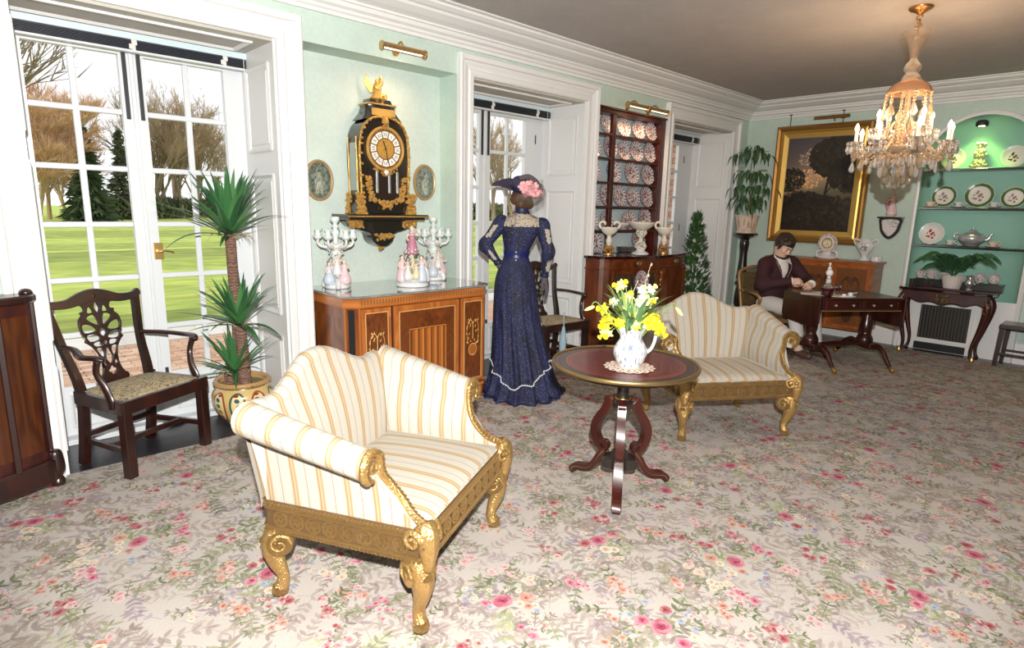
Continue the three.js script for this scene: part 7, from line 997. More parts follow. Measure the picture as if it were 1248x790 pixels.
// ---------- landscape painting on the far wall ----------
{
  const o = thing('landscape_painting', 'large dark landscape painting in a wide gilt frame on the far wall', 'painting', [-2.925, 1.90, ZB + 0.02]);
  const w = 1.145, h = 1.48, bw = 0.155;
  const t = canvasTex(512, 704, (c, W, H) => { const r = rng(55); const g = c.createLinearGradient(0, 0, W * 0.3, H); g.addColorStop(0, '#2d2b35'); g.addColorStop(0.3, '#554a44'); g.addColorStop(0.5, '#8a7258'); g.addColorStop(0.62, '#54503c'); g.addColorStop(1, '#15100a'); c.fillStyle = g; c.fillRect(0, 0, W, H);
    const blob = (x, y, s, n, cols, a = 0.5) => { for (let i = 0; i < n; i++) { const q = r() * TAU, d = s * Math.sqrt(r()); c.globalAlpha = a * (0.5 + r()); c.fillStyle = cols[Math.floor(r() * cols.length)]; c.beginPath(); c.ellipse(x + Math.cos(q) * d, y + Math.sin(q) * d * 0.75, s * 0.08 * (0.5 + r()), s * 0.05 * (0.5 + r()), r() * 3, 0, TAU); c.fill(); } c.globalAlpha = 1; };
    blob(W * 0.36, H * 0.22, 90, 160, ['#a08c76', '#c4a988', '#7b6e66'], 0.5); blob(W * 0.36, H * 0.44, 100, 180, ['#d6ac74', '#b8915f', '#977a58'], 0.55);
    c.fillStyle = '#3a4038'; c.fillRect(W * 0.2, H * 0.60, W * 0.5, H * 0.03);
    blob(W * 0.08, H * 0.45, 120, 500, ['#14120b', '#1d1a10', '#0e0d08'], 0.6); blob(W * 0.72, H * 0.22, 190, 1400, ['#14110a', '#1c180d', '#100d07', '#2a2212'], 0.6); blob(W * 0.95, H * 0.40, 170, 900, ['#15120a', '#1e190e', '#0f0c07'], 0.6); blob(W * 0.48, H * 0.22, 60, 160, ['#1c180d', '#15110a'], 0.6);
    c.strokeStyle = '#1a140c'; c.lineWidth = 18; c.beginPath(); c.moveTo(W * 0.60, H * 0.82); c.quadraticCurveTo(W * 0.60, H * 0.6, W * 0.66, H * 0.36); c.stroke(); c.lineWidth = 9; c.beginPath(); c.moveTo(W * 0.62, H * 0.6); c.quadraticCurveTo(W * 0.7, H * 0.5, W * 0.8, H * 0.42); c.stroke();
    blob(W * 0.3, H * 0.88, 280, 1000, ['#120d07', '#1c150b', '#241a0d', '#0c0905'], 0.6); blob(W * 0.8, H * 0.86, 220, 500, ['#1a130a', '#2a1f10', '#120d07'], 0.6); blob(W * 0.62, H * 0.80, 30, 24, ['#a98f68', '#7c6545'], 0.5); blob(W * 0.3, H * 0.85, 40, 24, ['#8a7350', '#5c4a30'], 0.45); blob(W * 0.75, H * 0.79, 18, 12, ['#b79a70'], 0.6); }, { clampT: true });
  part('canvas', M(new THREE.PlaneGeometry(w - 2 * bw + 0.02, h - 2 * bw + 0.02).translate(0, 0, 0.03)), phys({ map: t, color: RGB(1.9, 1.8, 1.75), roughness: 0.35, clearcoat: 0.25, clearcoatRoughness: 0.2 }), o);
  const R = (q) => [[-w / 2 + q, -h / 2 + q], [w / 2 - q, -h / 2 + q], [w / 2 - q, h / 2 - q], [-w / 2 + q, h / 2 - q]];
  part('outer_frame', mould(R(0), [[0, 0], [0, 0.05], [0.01, 0.075], [0.03, 0.085], [0.055, 0.07], [0.07, 0.05], [0.07, 0]], true), std({ color: RGB(0.42, 0.22, 0.06), metalness: 0.7, roughness: 0.42 }), o);
  part('inner_frame', mould(R(0.068), [[0, 0], [0, 0.055], [0.02, 0.062], [0.028, 0.045], [0.08, 0.032], [0.09, 0.03], [0.09, 0]], true), std({ color: RGB(0.66, 0.42, 0.11), metalness: 0.7, roughness: 0.4 }), o);
  for (const x of [-0.43, 0.20]) part('hanging_chain', M(CY(0.005, 0.005, 0.15, x, h / 2 - 0.01, 0.01, 6), CY(0.022, 0.022, 0.012, x, h / 2 + 0.135, 0.01, 10)), mk.dark, o);
  part('hook', B(0.05, 0.02, 0.03, 0.2, h / 2 + 0.06, 0.02, 0.004), mk.dark, o);
  const l = thing('picture_light', 'unlit brass picture light on top of the landscape painting', 'lamp', [-2.82, 2.665, ZB + 0.03]); part('shade', M(new THREE.CylinderGeometry(0.028, 0.028, 0.40, 14, 1, false, 0, Math.PI * 1.3).rotateZ(Math.PI / 2).rotateX(0.6).translate(0, 0.03, 0.11)), std({ color: RGB(0.30, 0.16, 0.06), metalness: 0.8, roughness: 0.4, side: THREE.DoubleSide }), l); part('arm', tube([[0, 0.0, 0.0], [0, 0.06, 0.04], [0, 0.05, 0.11]], 0.007, 6), mk.dark, l);
}
// ---------- torchere with a potted plant in the corner ----------
{
  const p = [-3.62, 0.004, -7.74], o = thing('torchere', 'tall dark turned wooden plant stand in the far corner', 'plant stand', p);
  part('top', M(EX(new THREE.Shape([...Array(8)].map((_, i) => { const a = (i + 0.5) / 8 * TAU; return V2(Math.cos(a) * 0.155, Math.sin(a) * 0.155); })), 0.022, 0.005).rotateX(-Math.PI / 2).translate(0, 1.235, 0), LAS([[0.05, 1.17], [0.075, 1.20], [0.12, 1.225], [0.13, 1.24]], 20)), ebony, o);
  part('column', M(LAS([[0.05, 1.18], [0.062, 1.12], [0.05, 1.0], [0.06, 0.75], [0.068, 0.66], [0.045, 0.64], [0.075, 0.61], [0.075, 0.58], [0.05, 0.56], [0.062, 0.5], [0.07, 0.32], [0.05, 0.26], [0.08, 0.22], [0.06, 0.16]], 20)), ebony, o);
  for (let i = 0; i < 3; i++) { const m = part('foot', tube([[0.03, 0.2, 0], [0.1, 0.17, 0], [0.16, 0.08, 0], [0.21, 0.025, 0]], [0.035, 0.032, 0.026, 0.024], 8), ebony, o); m.rotation.y = i / 3 * TAU; }
  const t = canvasTex(256, 256, (c, S) => { const r = rng(12); c.fillStyle = '#d8c3b0'; c.fillRect(0, 0, S, S); for (let i = 0; i < 60; i++) { c.fillStyle = ['#b98a72', '#8f8a6a', '#c7a08e', '#a0705c'][Math.floor(r() * 4)]; c.beginPath(); c.ellipse(r() * S, r() * S, 5 + 9 * r(), 3 + 5 * r(), r() * 3, 0, TAU); c.fill(); } }, { rep: [3, 1] });
  const pot = thing('plant_pot', 'cream flower-patterned planter on the dark plant stand', 'pot', [p[0], 1.262, p[2]]);
  part('planter', M(LAS([[0.0, 0.0], [0.125, 0.0], [0.13, 0.02], [0.115, 0.03], [0.118, 0.05], [0.15, 0.215], [0.158, 0.23], [0.15, 0.235], [0.14, 0.215], [0.0, 0.2]], 28)), phys({ map: t, roughness: 0.35, clearcoat: 0.3 }), pot); part('soil', M(new THREE.CircleGeometry(0.143, 24).rotateX(-Math.PI / 2).translate(0, 0.215, 0)), std({ color: RGB(0.05, 0.035, 0.025), roughness: 1 }), pot);
  const pl = thing('tall_plant', 'tall houseplant with drooping dark leaves in tiers above the stand', 'plant', [p[0], 1.478, p[2]]), r = rng(77);
  const lm = [std({ color: RGB(0.03, 0.085, 0.03), roughness: 0.45, side: THREE.DoubleSide }), std({ color: RGB(0.05, 0.12, 0.04), roughness: 0.45, side: THREE.DoubleSide })];
  part('stem', tube([[0, 0, 0], [0.01, 0.3, 0], [-0.005, 0.6, 0.01], [0.01, 0.86, 0]], [0.008, 0.007, 0.006, 0.004], 6), std({ color: RGB(0.18, 0.16, 0.08), roughness: 0.8 }), pl);
  const lf = surf((u, v) => { const s = v * 2 - 1, w = 0.024 * Math.sin(Math.PI * Math.pow(u, 0.7)); return [s * w, -0.13 * u * u * 0.7, 0.13 * u - 0.01 * s * s]; }, 6, 4);
  [[0.86, 0.16, 12], [0.78, 0.30, 24], [0.55, 0.24, 18], [0.52, 0.16, 10], [0.36, 0.32, 24], [0.22, 0.26, 22], [0.15, 0.18, 10]].forEach(([y, R, n]) => { for (let i = 0; i < n; i++) { const a = (i + r()) / n * TAU, q = R * (0.35 + 0.65 * r()); const m = part('leaf', lf, lm[i % 2], pl); m.position.set(Math.cos(a) * q, y + 0.06 * (1 - q / R) + 0.03 * (r() - 0.5), Math.sin(a) * q); m.rotation.set(0.35 + 0.7 * r(), Math.PI / 2 - a + (r() - 0.5) * 1.6, 0, 'YXZ'); m.scale.setScalar(0.7 + 0.5 * r()); if (i % 4 === 0) part('branch', tube([[0, y - 0.05, 0], [Math.cos(a) * q * 0.5, y + 0.04, Math.sin(a) * q * 0.5], [Math.cos(a) * q, y + 0.04, Math.sin(a) * q]], 0.003, 4, { sub: 2 }), lm[0], pl); } });
}
// ---------- sideboard behind the man ----------
{
  const o = thing('sideboard', 'low inlaid sideboard against the far wall under the painting', 'sideboard', [-2.69, 0.004, ZB + 0.035]), W = 1.27, D = 0.40, H = 0.985, sd = phys({ map: satinTex, color: RGB(0.8, 0.70, 0.5), roughness: 0.4, clearcoat: 0.3 });
  part('carcass', uvm(box2(-W / 2 + 0.012, W / 2 - 0.012, 0.16, H - 0.025, 0, D - 0.012), 1.4, true), sd, o); part('top', uvm(B(W + 0.03, 0.025, D + 0.01, 0, H - 0.0125, D / 2, 0.005), 1.4, true), sd, o);
  const fanTex = canvasTex(512, 512, (c, S) => { const r = rng(71); c.fillStyle = '#5e3613'; c.fillRect(0, 0, S, S); for (let i = 0; i < 260; i++) { c.fillStyle = `rgba(${r() < 0.5 ? '30,14,5' : '130,84,36'},0.12)`; c.fillRect(r() * S, r() * S, 4 + 10 * r(), 40 + 120 * r()); } c.fillStyle = '#3a1d0c'; c.beginPath(); c.ellipse(S / 2, S * 0.72, S * 0.20, S * 0.24, 0, 0, TAU); c.fill(); c.strokeStyle = '#2b1508'; c.lineWidth = 8; for (const s of [-1, 1]) for (let k = 0; k < 3; k++) { c.beginPath(); c.moveTo(S / 2, S * (0.2 + 0.05 * k)); c.bezierCurveTo(S / 2 + s * 120, S * 0.05, S / 2 + s * (150 + 25 * k), S * 0.3, S / 2 + s * (90 + 40 * k), S * (0.45 + 0.06 * k)); c.stroke(); } }, { clampT: true });
  for (let i = 0; i < 3; i++) { const w = (W - 0.06) / 3 - 0.015, x = -W / 2 + 0.03 + (i + 0.5) * (W - 0.06) / 3, d = part('door', uvm(B(w, H - 0.24, 0.018, x, 0.19 + (H - 0.24) / 2, D - 0.008, 0.004), 1.4), sd, o); part('inlaid_panel', M(new THREE.PlaneGeometry(w - 0.06, H - 0.30).translate(x, 0.19 + (H - 0.24) / 2, D + 0.0025)), phys({ map: fanTex, color: RGB(1.5, 1.45, 1.3), roughness: 0.4, clearcoat: 0.3 }), d); part('knob', SP(0.011, x + (w / 2 - 0.03) * (i === 2 ? -1 : 1), 0.6, D + 0.01, 8, 6), brass, d); }
  for (const x of [-W / 2 + 0.05, W / 2 - 0.05]) for (const z of [0.04, D - 0.05]) part('leg', M(new THREE.CylinderGeometry(0.03, 0.016, 0.17, 4).rotateY(Math.PI / 4).translate(x, 0.085, z)), sd, o);
  const c = thing('mantel_clock', 'white china clock with flowers and round dial on the sideboard', 'clock', [-2.66, 0.992, ZB + 0.22]);
  part('case', M(LAS([[0.0, 0.0], [0.10, 0.0], [0.105, 0.015], [0.06, 0.05], [0.055, 0.08], [0.085, 0.10], [0.0, 0.11]], 20).scale(1, 1, 0.6), CY(0.088, 0.088, 0.06, 0, -0.03, 0, 24).rotateX(Math.PI / 2).translate(0, 0.185, 0), LAS([[0.05, 0.25], [0.03, 0.28], [0.0, 0.315]], 12), clump(70, (a, b, q) => { const t = a * TAU; return [Math.cos(t) * 0.1, 0.185 + Math.sin(t) * 0.1, 0.02 * (q - 0.5)]; }, 0.010, 0.02, 6), ...[-1, 1].map((s) => tube([[s * 0.04, 0.1, 0], [s * 0.11, 0.08, 0], [s * 0.12, 0.03, 0], [s * 0.10, 0.012, 0]], [0.016, 0.02, 0.018, 0.014], 8))), phys({ color: RGB(0.70, 0.65, 0.64), roughness: 0.3, clearcoat: 0.4 }), c);
  flowers(c, 34, (a, b, q) => { const t = a * TAU; return [Math.cos(t) * 0.1, 0.185 + Math.sin(t) * 0.11, 0.028 + 0.01 * q]; }, 31);
  const ft = canvasTex(256, 256, (x, S) => { x.fillStyle = '#e6dcc2'; x.fillRect(0, 0, S, S); x.translate(S / 2, S / 2); x.strokeStyle = '#6d4a1c'; x.lineWidth = 14; x.beginPath(); x.arc(0, 0, S * 0.46, 0, TAU); x.stroke(); for (let i = 0; i < 12; i++) { x.save(); x.rotate(i / 12 * TAU); x.fillStyle = '#1c1a1a'; x.fillRect(-5, -S * 0.38, 10, 26); x.restore(); } x.lineWidth = 9; x.strokeStyle = '#1c1a1a'; x.beginPath(); x.moveTo(0, -60); x.lineTo(0, 0); x.lineTo(40, 45); x.stroke(); x.beginPath(); x.moveTo(0, 0); x.lineTo(-36, 50); x.stroke(); });
  part('dial', M(new THREE.CircleGeometry(0.058, 28).translate(0, 0.185, 0.032)), std({ map: ft, roughness: 0.4 }), c); part('bezel', M(new THREE.TorusGeometry(0.06, 0.007, 6, 28).translate(0, 0.185, 0.031)), gold, c);
  const v = thing('vase', 'white china vase with two scroll handles, right on the sideboard', 'vase', [-2.245, 0.992, ZB + 0.2]);
  part('body', M(LAS([[0.0, 0.0], [0.05, 0.0], [0.055, 0.015], [0.03, 0.04], [0.045, 0.08], [0.095, 0.16], [0.098, 0.2], [0.06, 0.235], [0.07, 0.26], [0.06, 0.262], [0.0, 0.24]], 24).scale(1, 1, 0.75)), porcelain, v); for (const s of [-1, 1]) part('handle', tube([[s * 0.06, 0.235, 0], [s * 0.12, 0.255, 0], [s * 0.125, 0.22, 0], [s * 0.09, 0.17, 0]], [0.01, 0.012, 0.01, 0.008], 8), porcelain, v); part('painted_flowers', clump(14, (a, b, q) => [0.06 * (a - 0.5), 0.13 + 0.07 * b, 0.066 + 0.006 * q], 0.007, 0.012, 4), std({ color: RGB(0.22, 0.19, 0.12), roughness: 0.5 }), v);
  const bx = thing('trinket_box', 'small round white china box at the right end of the sideboard', 'box', [-2.10, 0.992, ZB + 0.24]); part('box', M(LAS([[0.0, 0.0], [0.055, 0.0], [0.06, 0.01], [0.058, 0.05], [0.0, 0.052]], 20)), porcelain, bx); part('lid', M(LAS([[0.062, 0.05], [0.06, 0.062], [0.03, 0.068], [0.0, 0.07]], 20)), porcelain, bx);
}
// ---------- bracket with a figure, between painting and alcove ----------
{
  const b = thing('wall_shelf', 'small shield-shaped wall bracket of white china with black edge', 'bracket', [-2.055, 1.5, ZB]);
  const so = loop([[-0.115, 0], [0.115, 0], [0.11, -0.08], [0.085, -0.17], [0.0, -0.245], [-0.085, -0.17], [-0.11, -0.08]], 4), si = loop([[-0.092, -0.02], [0.092, -0.02], [0.088, -0.08], [0.066, -0.155], [0.0, -0.215], [-0.066, -0.155], [-0.088, -0.08]], 4);
  const ct = canvasTex(256, 256, (c, S) => { const r = rng(66); c.fillStyle = '#d8d2cf'; c.fillRect(0, 0, S, S); c.strokeStyle = '#7d7484'; c.lineWidth = 4; for (let i = 0; i < 34; i++) { c.beginPath(); const x = r() * S, y = r() * S; c.arc(x, y, 8 + 14 * r(), r() * 6, r() * 6 + 3); c.stroke(); } }, { rep: [5, 5] });
  part('edge', EX(holed(so, [si]), 0.06, 0.006).translate(0, 0, 0.01), ebony, b); part('shield', EX(new THREE.Shape(si), 0.05, 0.004).translate(0, 0, 0.01), std({ map: ct, roughness: 0.4 }), b); part('shelf', B(0.25, 0.018, 0.14, 0, 0.009, 0.075, 0.004), ebony, b);
  const f = thing('figurine', 'small pink and white china lady standing on the wall bracket', 'figurine', [-2.055, 1.52, ZB + 0.08]); part('base', CY(0.045, 0.04, 0.018, 0, 0, 0, 18), porc.y, f); figure(f, 0, 0.016, 0, 0.25, 0.2, 'p', 'm'); part('cloak', tube([[-0.04, 0.06, -0.01], [-0.055, 0.14, -0.01], [-0.03, 0.22, -0.01]], [0.014, 0.02, 0.014], 8), porc.m, f);
}
// ---------- alcove: shelves, spotlight, china ----------
{
  const cx = -1.305, hw = 0.515, dep = 0.30;
  const shelfShape = () => { const s = []; for (let i = 0; i <= 20; i++) { const a = Math.PI * (1 - i / 20); s.push(V2(cx + Math.cos(a) * (hw - 0.004), -(ZB - Math.sin(a) * (dep - 0.004)))); } for (let i = 0; i <= 12; i++) { const t = i / 12, x = lerp(cx + hw, cx - hw, t); s.push(V2(x, -(ZB + 0.0 - 0.05 * Math.sin(t * Math.PI)))); } return new THREE.Shape(s); };
  [[2.06, 'top', 0.025], [1.635, 'middle', 0.022], [1.213, 'lower', 0.022]].forEach(([y, w, th]) => { const m = part(numbered('alcove_shelf'), EX(shelfShape(), th, 0.003).rotateX(-Math.PI / 2).translate(0, y - th, 0), ebony, scene); tag(m, `black bow-fronted ${w} shelf in the arched green alcove`, 'shelf'); });
  // small spotlight in the head of the arch
  const s = thing('spotlight', 'small black eyeball spotlight glowing at the head of the arched alcove', 'lamp', [cx - 0.05, 2.50, ZB - 0.06]);
  part('housing', M(LAS([[0.055, 0.0], [0.058, 0.03], [0.045, 0.055], [0.0, 0.065]], 20)), mk.dark, s); part('bulb', M(CY(0.03, 0.03, 0.008, 0, -0.004, 0, 14)), std({ color: 0xffffff, emissive: RGB(1, 0.85, 0.55), emissiveIntensity: 2.5 }), s);
  const l = new THREE.SpotLight(RGB(0.6, 1, 0.22), 1.7, 0, 0.85, 0.7, 2); l.position.set(0, -0.02, 0.0); l.target.position.set(0, -1, -0.32); l.castShadow = true; l.shadow.radius = 2; s.add(l, l.target);
  const gp = (col, cen) => canvasTex(256, 256, (c, S) => { const r = rng(5); c.fillStyle = '#e6e6dc'; c.fillRect(0, 0, S, S); c.translate(S / 2, S / 2); c.strokeStyle = col; c.lineWidth = S * 0.11; c.beginPath(); c.arc(0, 0, S * 0.42, 0, TAU); c.stroke(); for (let i = 0; i < 16; i++) { const a = r() * TAU, q = S * 0.22 * r(); c.fillStyle = cen[Math.floor(r() * cen.length)]; c.beginPath(); c.arc(Math.cos(a) * q, Math.sin(a) * q, 7 + 8 * r(), 0, TAU); c.fill(); } }, { clampT: true });
  const mG = phys({ map: gp('#4c6a34', ['#b08090', '#7a8a60', '#9a7a70']), roughness: 0.25, clearcoat: 0.5 }), mR = phys({ map: gp('#dcdcd8', ['#a8263a', '#b04050']), roughness: 0.25, clearcoat: 0.5 }), mY = phys({ map: gp('#dfe0d0', ['#6a4a20', '#8a6a2a']), roughness: 0.25, clearcoat: 0.5 });
  const stand = (z, x, y, r, m, lab) => { const g = part(numbered('plate'), plateGeo(r, r), m, scene); tag(g, lab, 'plate'); g.position.set(x, y + r * 0.99, z); g.rotation.x = -0.16; };
  stand(ZB - 0.18, -1.585, 2.062, 0.115, mY, 'cream plate with brown centre on the top alcove shelf, left'); stand(ZB - 0.18, -1.05, 2.062, 0.115, mY, 'cream plate with brown centre on the top alcove shelf, right edge of the picture');
  stand(ZB - 0.11, -1.60, 1.637, 0.12, mG, 'green-rimmed flower plate on the middle alcove shelf, left'); stand(ZB - 0.17, -1.29, 1.637, 0.135, mG, 'larger green-rimmed flower plate at the middle of the middle alcove shelf'); stand(ZB - 0.11, -0.985, 1.637, 0.11, mG, 'green-rimmed plate at the right end of the middle alcove shelf');
  stand(ZB - 0.07, -1.655, 1.215, 0.125, mR, 'white lace-edged plate with red centre on the lower alcove shelf');
  const cupG = [LAS([[0.0, 0.012], [0.02, 0.012], [0.035, 0.035], [0.045, 0.06], [0.042, 0.06], [0.0, 0.02]], 18), LAS([[0.0, 0.0], [0.04, 0.0], [0.068, 0.012], [0.066, 0.015], [0.0, 0.008]], 20)];
  const cup = (x, y, z, m, lab) => { const o = thing('teacup', lab, 'cup', [x, y, z]); part('cup', M(cupG[0].clone()), m, o); part('saucer', M(cupG[1].clone()), m, o); part('handle', M(new THREE.TorusGeometry(0.016, 0.005, 6, 12).translate(0.055, 0.04, 0)), m, o); };
  cup(-1.71, 1.637, ZB - 0.04, porc.f, 'small painted cup at the far left of the middle alcove shelf'); cup(-1.455, 1.637, ZB - 0.1, porcelain, 'white cup and saucer between the two left green plates'); cup(-1.14, 1.637, ZB - 0.1, porcelain, 'white cup and saucer right of the larger green plate');
  cup(-1.47, 1.215, ZB - 0.06, porcelain, 'white cup and saucer beside the red-centred plate'); cup(-1.09, 1.215, ZB - 0.1, porc.f, 'flowered cup and saucer right of the teapot');
  const tp = thing('teapot', 'silver-white teapot in the middle of the lower alcove shelf', 'teapot', [-1.29, 1.215, ZB - 0.15]), sm = std({ color: RGB(0.62, 0.60, 0.62), metalness: 0.5, roughness: 0.25 }); part('body', M(LAS([[0.0, 0.0], [0.06, 0.0], [0.07, 0.012], [0.12, 0.06], [0.125, 0.1], [0.09, 0.14], [0.05, 0.155], [0.0, 0.16]], 24)), sm, tp); part('lid', M(LAS([[0.055, 0.153], [0.04, 0.175], [0.012, 0.185], [0.016, 0.2], [0.0, 0.208]], 16)), sm, tp); part('spout', tube([[0.11, 0.07, 0], [0.15, 0.09, 0], [0.16, 0.13, 0], [0.18, 0.15, 0]], [0.022, 0.018, 0.013, 0.011], 8), sm, tp); part('handle', tube([[-0.1, 0.12, 0], [-0.155, 0.14, 0], [-0.165, 0.09, 0], [-0.115, 0.06, 0]], 0.009, 8), sm, tp);
  const fg = thing('figurine', 'tall encrusted china figure between the plates on the top alcove shelf', 'figurine', [-1.345, 2.062, ZB - 0.16]); part('body', clump(110, (a, b, c) => { const r = 0.055 * (1 - 0.55 * b) + 0.012 * Math.sin(b * 14); return [Math.cos(a * TAU) * r, 0.01 + 0.26 * b, Math.sin(a * TAU) * r]; }, 0.013, 0.024, 51), phys({ color: RGB(0.66, 0.62, 0.36), roughness: 0.35, clearcoat: 0.3 }), fg); part('base', CY(0.06, 0.055, 0.015, 0, 0, 0, 18), porc.y, fg);
  // radiator grille below
  const gr = structGroup('trim_10'); part('grille_frame', mould([[-1.66, 0.11], [-1.13, 0.11], [-1.13, 0.56], [-1.66, 0.56]], [[0, 0], [0, 0.02], [0.03, 0.02], [0.03, 0]], true).translate(0, 0, ZB), mk.white, gr); part('grille_back', box2(-1.64, -1.15, 0.13, 0.54, ZB, ZB + 0.006), mk.black, gr);
  part('grille_surround', box2(-1.82, -0.78, 0.0, 0.64, ZB, ZB + 0.004), mk.white, gr);
  for (let i = 0; i < 15; i++) part('grille_bar', M(CY(0.007, 0.007, 0.41, lerp(-1.615, -1.175, i / 14), 0.13, ZB + 0.012, 8)), std({ color: RGB(0.10, 0.085, 0.07), roughness: 0.4, metalness: 0.3 }), gr);
  part('floor_vent', box2(-1.65, -1.16, 0.008, 0.09, ZB + 0.004, ZB + 0.03, 0.004), mk.black, gr);
}
// ---------- console table with its clutter ----------
{
  const o = thing('console_table', 'carved dark console table with cabriole legs under the arched alcove', 'table', [-1.375, 0.008, ZB + 0.03]), W = 0.84, D = 0.37, H = 0.742;
  const cm = phys({ map: redTex, color: RGB(0.9, 0.8, 0.7), roughness: 0.4, clearcoat: 0.4 });
  const tp = loop([[-W / 2, 0], [-W / 2, -D + 0.03], [-W / 2 + 0.04, -D], [-0.15, -D - 0.01], [0, -D - 0.025], [0.15, -D - 0.01], [W / 2 - 0.04, -D], [W / 2, -D + 0.03], [W / 2, 0]], 2);
  part('top', EX(new THREE.Shape(tp), 0.03, 0.006).rotateX(-Math.PI / 2).translate(0, H - 0.03, 0), phys({ map: mahogTex, roughness: 0.16, clearcoat: 1, clearcoatRoughness: 0.05 }), o);
  const ap = loop([[-W / 2 + 0.04, 0.13], [W / 2 - 0.04, 0.13], [W / 2 - 0.05, 0.02], [W / 2 - 0.12, 0.035], [0.2, 0.0], [0.1, 0.02], [0, -0.01], [-0.1, 0.02], [-0.2, 0.0], [-W / 2 + 0.12, 0.035], [-W / 2 + 0.05, 0.02]], 3);
  part('apron', EX(new THREE.Shape(ap), 0.025, 0.004).translate(0, H - 0.155, D - 0.035), cm, o); part('carved_boss', clump(34, (a, b, c) => [0.12 * (a - 0.5), H - 0.13 + 0.08 * b, D - 0.008 + 0.014 * c], 0.008, 0.015, 19), std({ color: RGB(0.22, 0.14, 0.06), metalness: 0.5, roughness: 0.45 }), o);
  for (const s of [-1, 1]) { part('side_apron', B(0.02, 0.11, D - 0.06, s * (W / 2 - 0.05), H - 0.085, D / 2, 0.004), cm, o);
    for (const z of [D - 0.05, 0.05]) { const l = part('leg', tube([[s * (W / 2 - 0.06), H - 0.06, z], [s * (W / 2 - 0.025), H - 0.16, z + (z > 0.2 ? 0.02 : 0)], [s * (W / 2 - 0.06), H - 0.40, z], [s * (W / 2 - 0.105), 0.14, z], [s * (W / 2 - 0.10), 0.05, z], [s * (W / 2 - 0.08), 0.0, z + 0.01]], [0.035, 0.04, 0.026, 0.017, 0.016, 0.022], 10, { sub: 5 }), cm, o); if (z > 0.2) { part('brass_mount', clump(22, (a, b, c) => [s * (W / 2 - 0.035) + 0.05 * (a - 0.5), H - 0.22 + 0.12 * b, z + 0.035 + 0.012 * c], 0.007, 0.014, 23 + s), brass, l); part('brass_foot', M(LAS([[0.026, 0.0], [0.026, 0.02], [0.018, 0.05]], 12).translate(s * (W / 2 - 0.082), 0, z + 0.008)), brass, l); } } }
  const y = 0.008 + H + 0.001;
  const box = thing('display_stand', 'long low black display stand at the back of the console table', 'stand', [-1.31, y, ZB + 0.10]); part('stand', M(B(0.80, 0.075, 0.10, 0, 0.0375, 0, 0.004), B(0.82, 0.008, 0.11, 0, 0.078, 0, 0.003)), ebony, box);
  const mB = phys({ map: plateTexs[1], roughness: 0.25, clearcoat: 0.5 });
  [[-1.66, 'leftmost'], [-1.555, 'second from left'], [-1.44, 'third from left, beside the palm'], [-1.12, 'first right of the palm'], [-1.0, 'rightmost']].forEach(([x, w]) => { const m = solo('small_plate', plateGeo(0.052, 0.056), mB, `small patterned plate on the black stand of the console, ${w}`, 'plate', 'small plates on the console table'); m.position.set(x, y + 0.083 + 0.055, ZB + 0.09); m.rotation.x = -0.2; });
  [[-1.70, 0.28, 'leftmost'], [-1.565, 0.25, 'middle'], [-1.51, 0.30, 'rightmost']].forEach(([x, z, w]) => { const g = solo('beaker', M(LA([[0.0, 0.0], [0.026, 0.0], [0.03, 0.085], [0.027, 0.085], [0.024, 0.006], [0.0, 0.006]], 16)), phys({ color: RGB(0.05, 0.035, 0.035), roughness: 0.08, clearcoat: 1 }), `${w} of the three dark shiny beakers left of the palm on the console`, 'beaker', 'dark beakers on the console'); g.position.set(x, y, ZB + z); });
  const jug = thing('silver_jug', 'small bright silver jug just right of the palm pot', 'jug', [-1.19, y, ZB + 0.21]), sm = std({ color: RGB(0.7, 0.68, 0.7), metalness: 0.8, roughness: 0.22 }); part('body', M(LAS([[0.0, 0.0], [0.03, 0.0], [0.032, 0.01], [0.02, 0.025], [0.045, 0.07], [0.04, 0.11], [0.025, 0.14], [0.034, 0.165]], 18)), sm, jug); part('handle', tube([[0.034, 0.155, 0], [0.07, 0.14, 0], [0.06, 0.09, 0], [0.042, 0.07, 0]], 0.006, 6), sm, jug);
  const pt = thing('plant_pot', 'ribbed cream pot on the console table holding the palm', 'pot', [-1.335, y, ZB + 0.26]); part('pot', surf((u, v) => { const a = u * TAU, P = [[0.06, 0], [0.072, 0.01], [0.10, 0.14], [0.108, 0.155], [0.10, 0.158], [0.09, 0.14], [0, 0.135]], k = v * 6, i = Math.min(5, Math.floor(k)), f = k - i; const r = lerp(P[i][0], P[i + 1][0], f) * (1 + 0.025 * Math.cos(a * 20)); return [Math.cos(a) * r, lerp(P[i][1], P[i + 1][1], f), Math.sin(a) * r]; }, 80, 18), std({ color: RGB(0.66, 0.60, 0.56), roughness: 0.5, side: THREE.DoubleSide }), pt);
  const pa = thing('palm', 'small dark green feathery palm in the ribbed cream pot', 'plant', [-1.335, y + 0.135, ZB + 0.26]), r = rng(33), fm = std({ color: RGB(0.028, 0.10, 0.04), roughness: 0.5, side: THREE.DoubleSide });
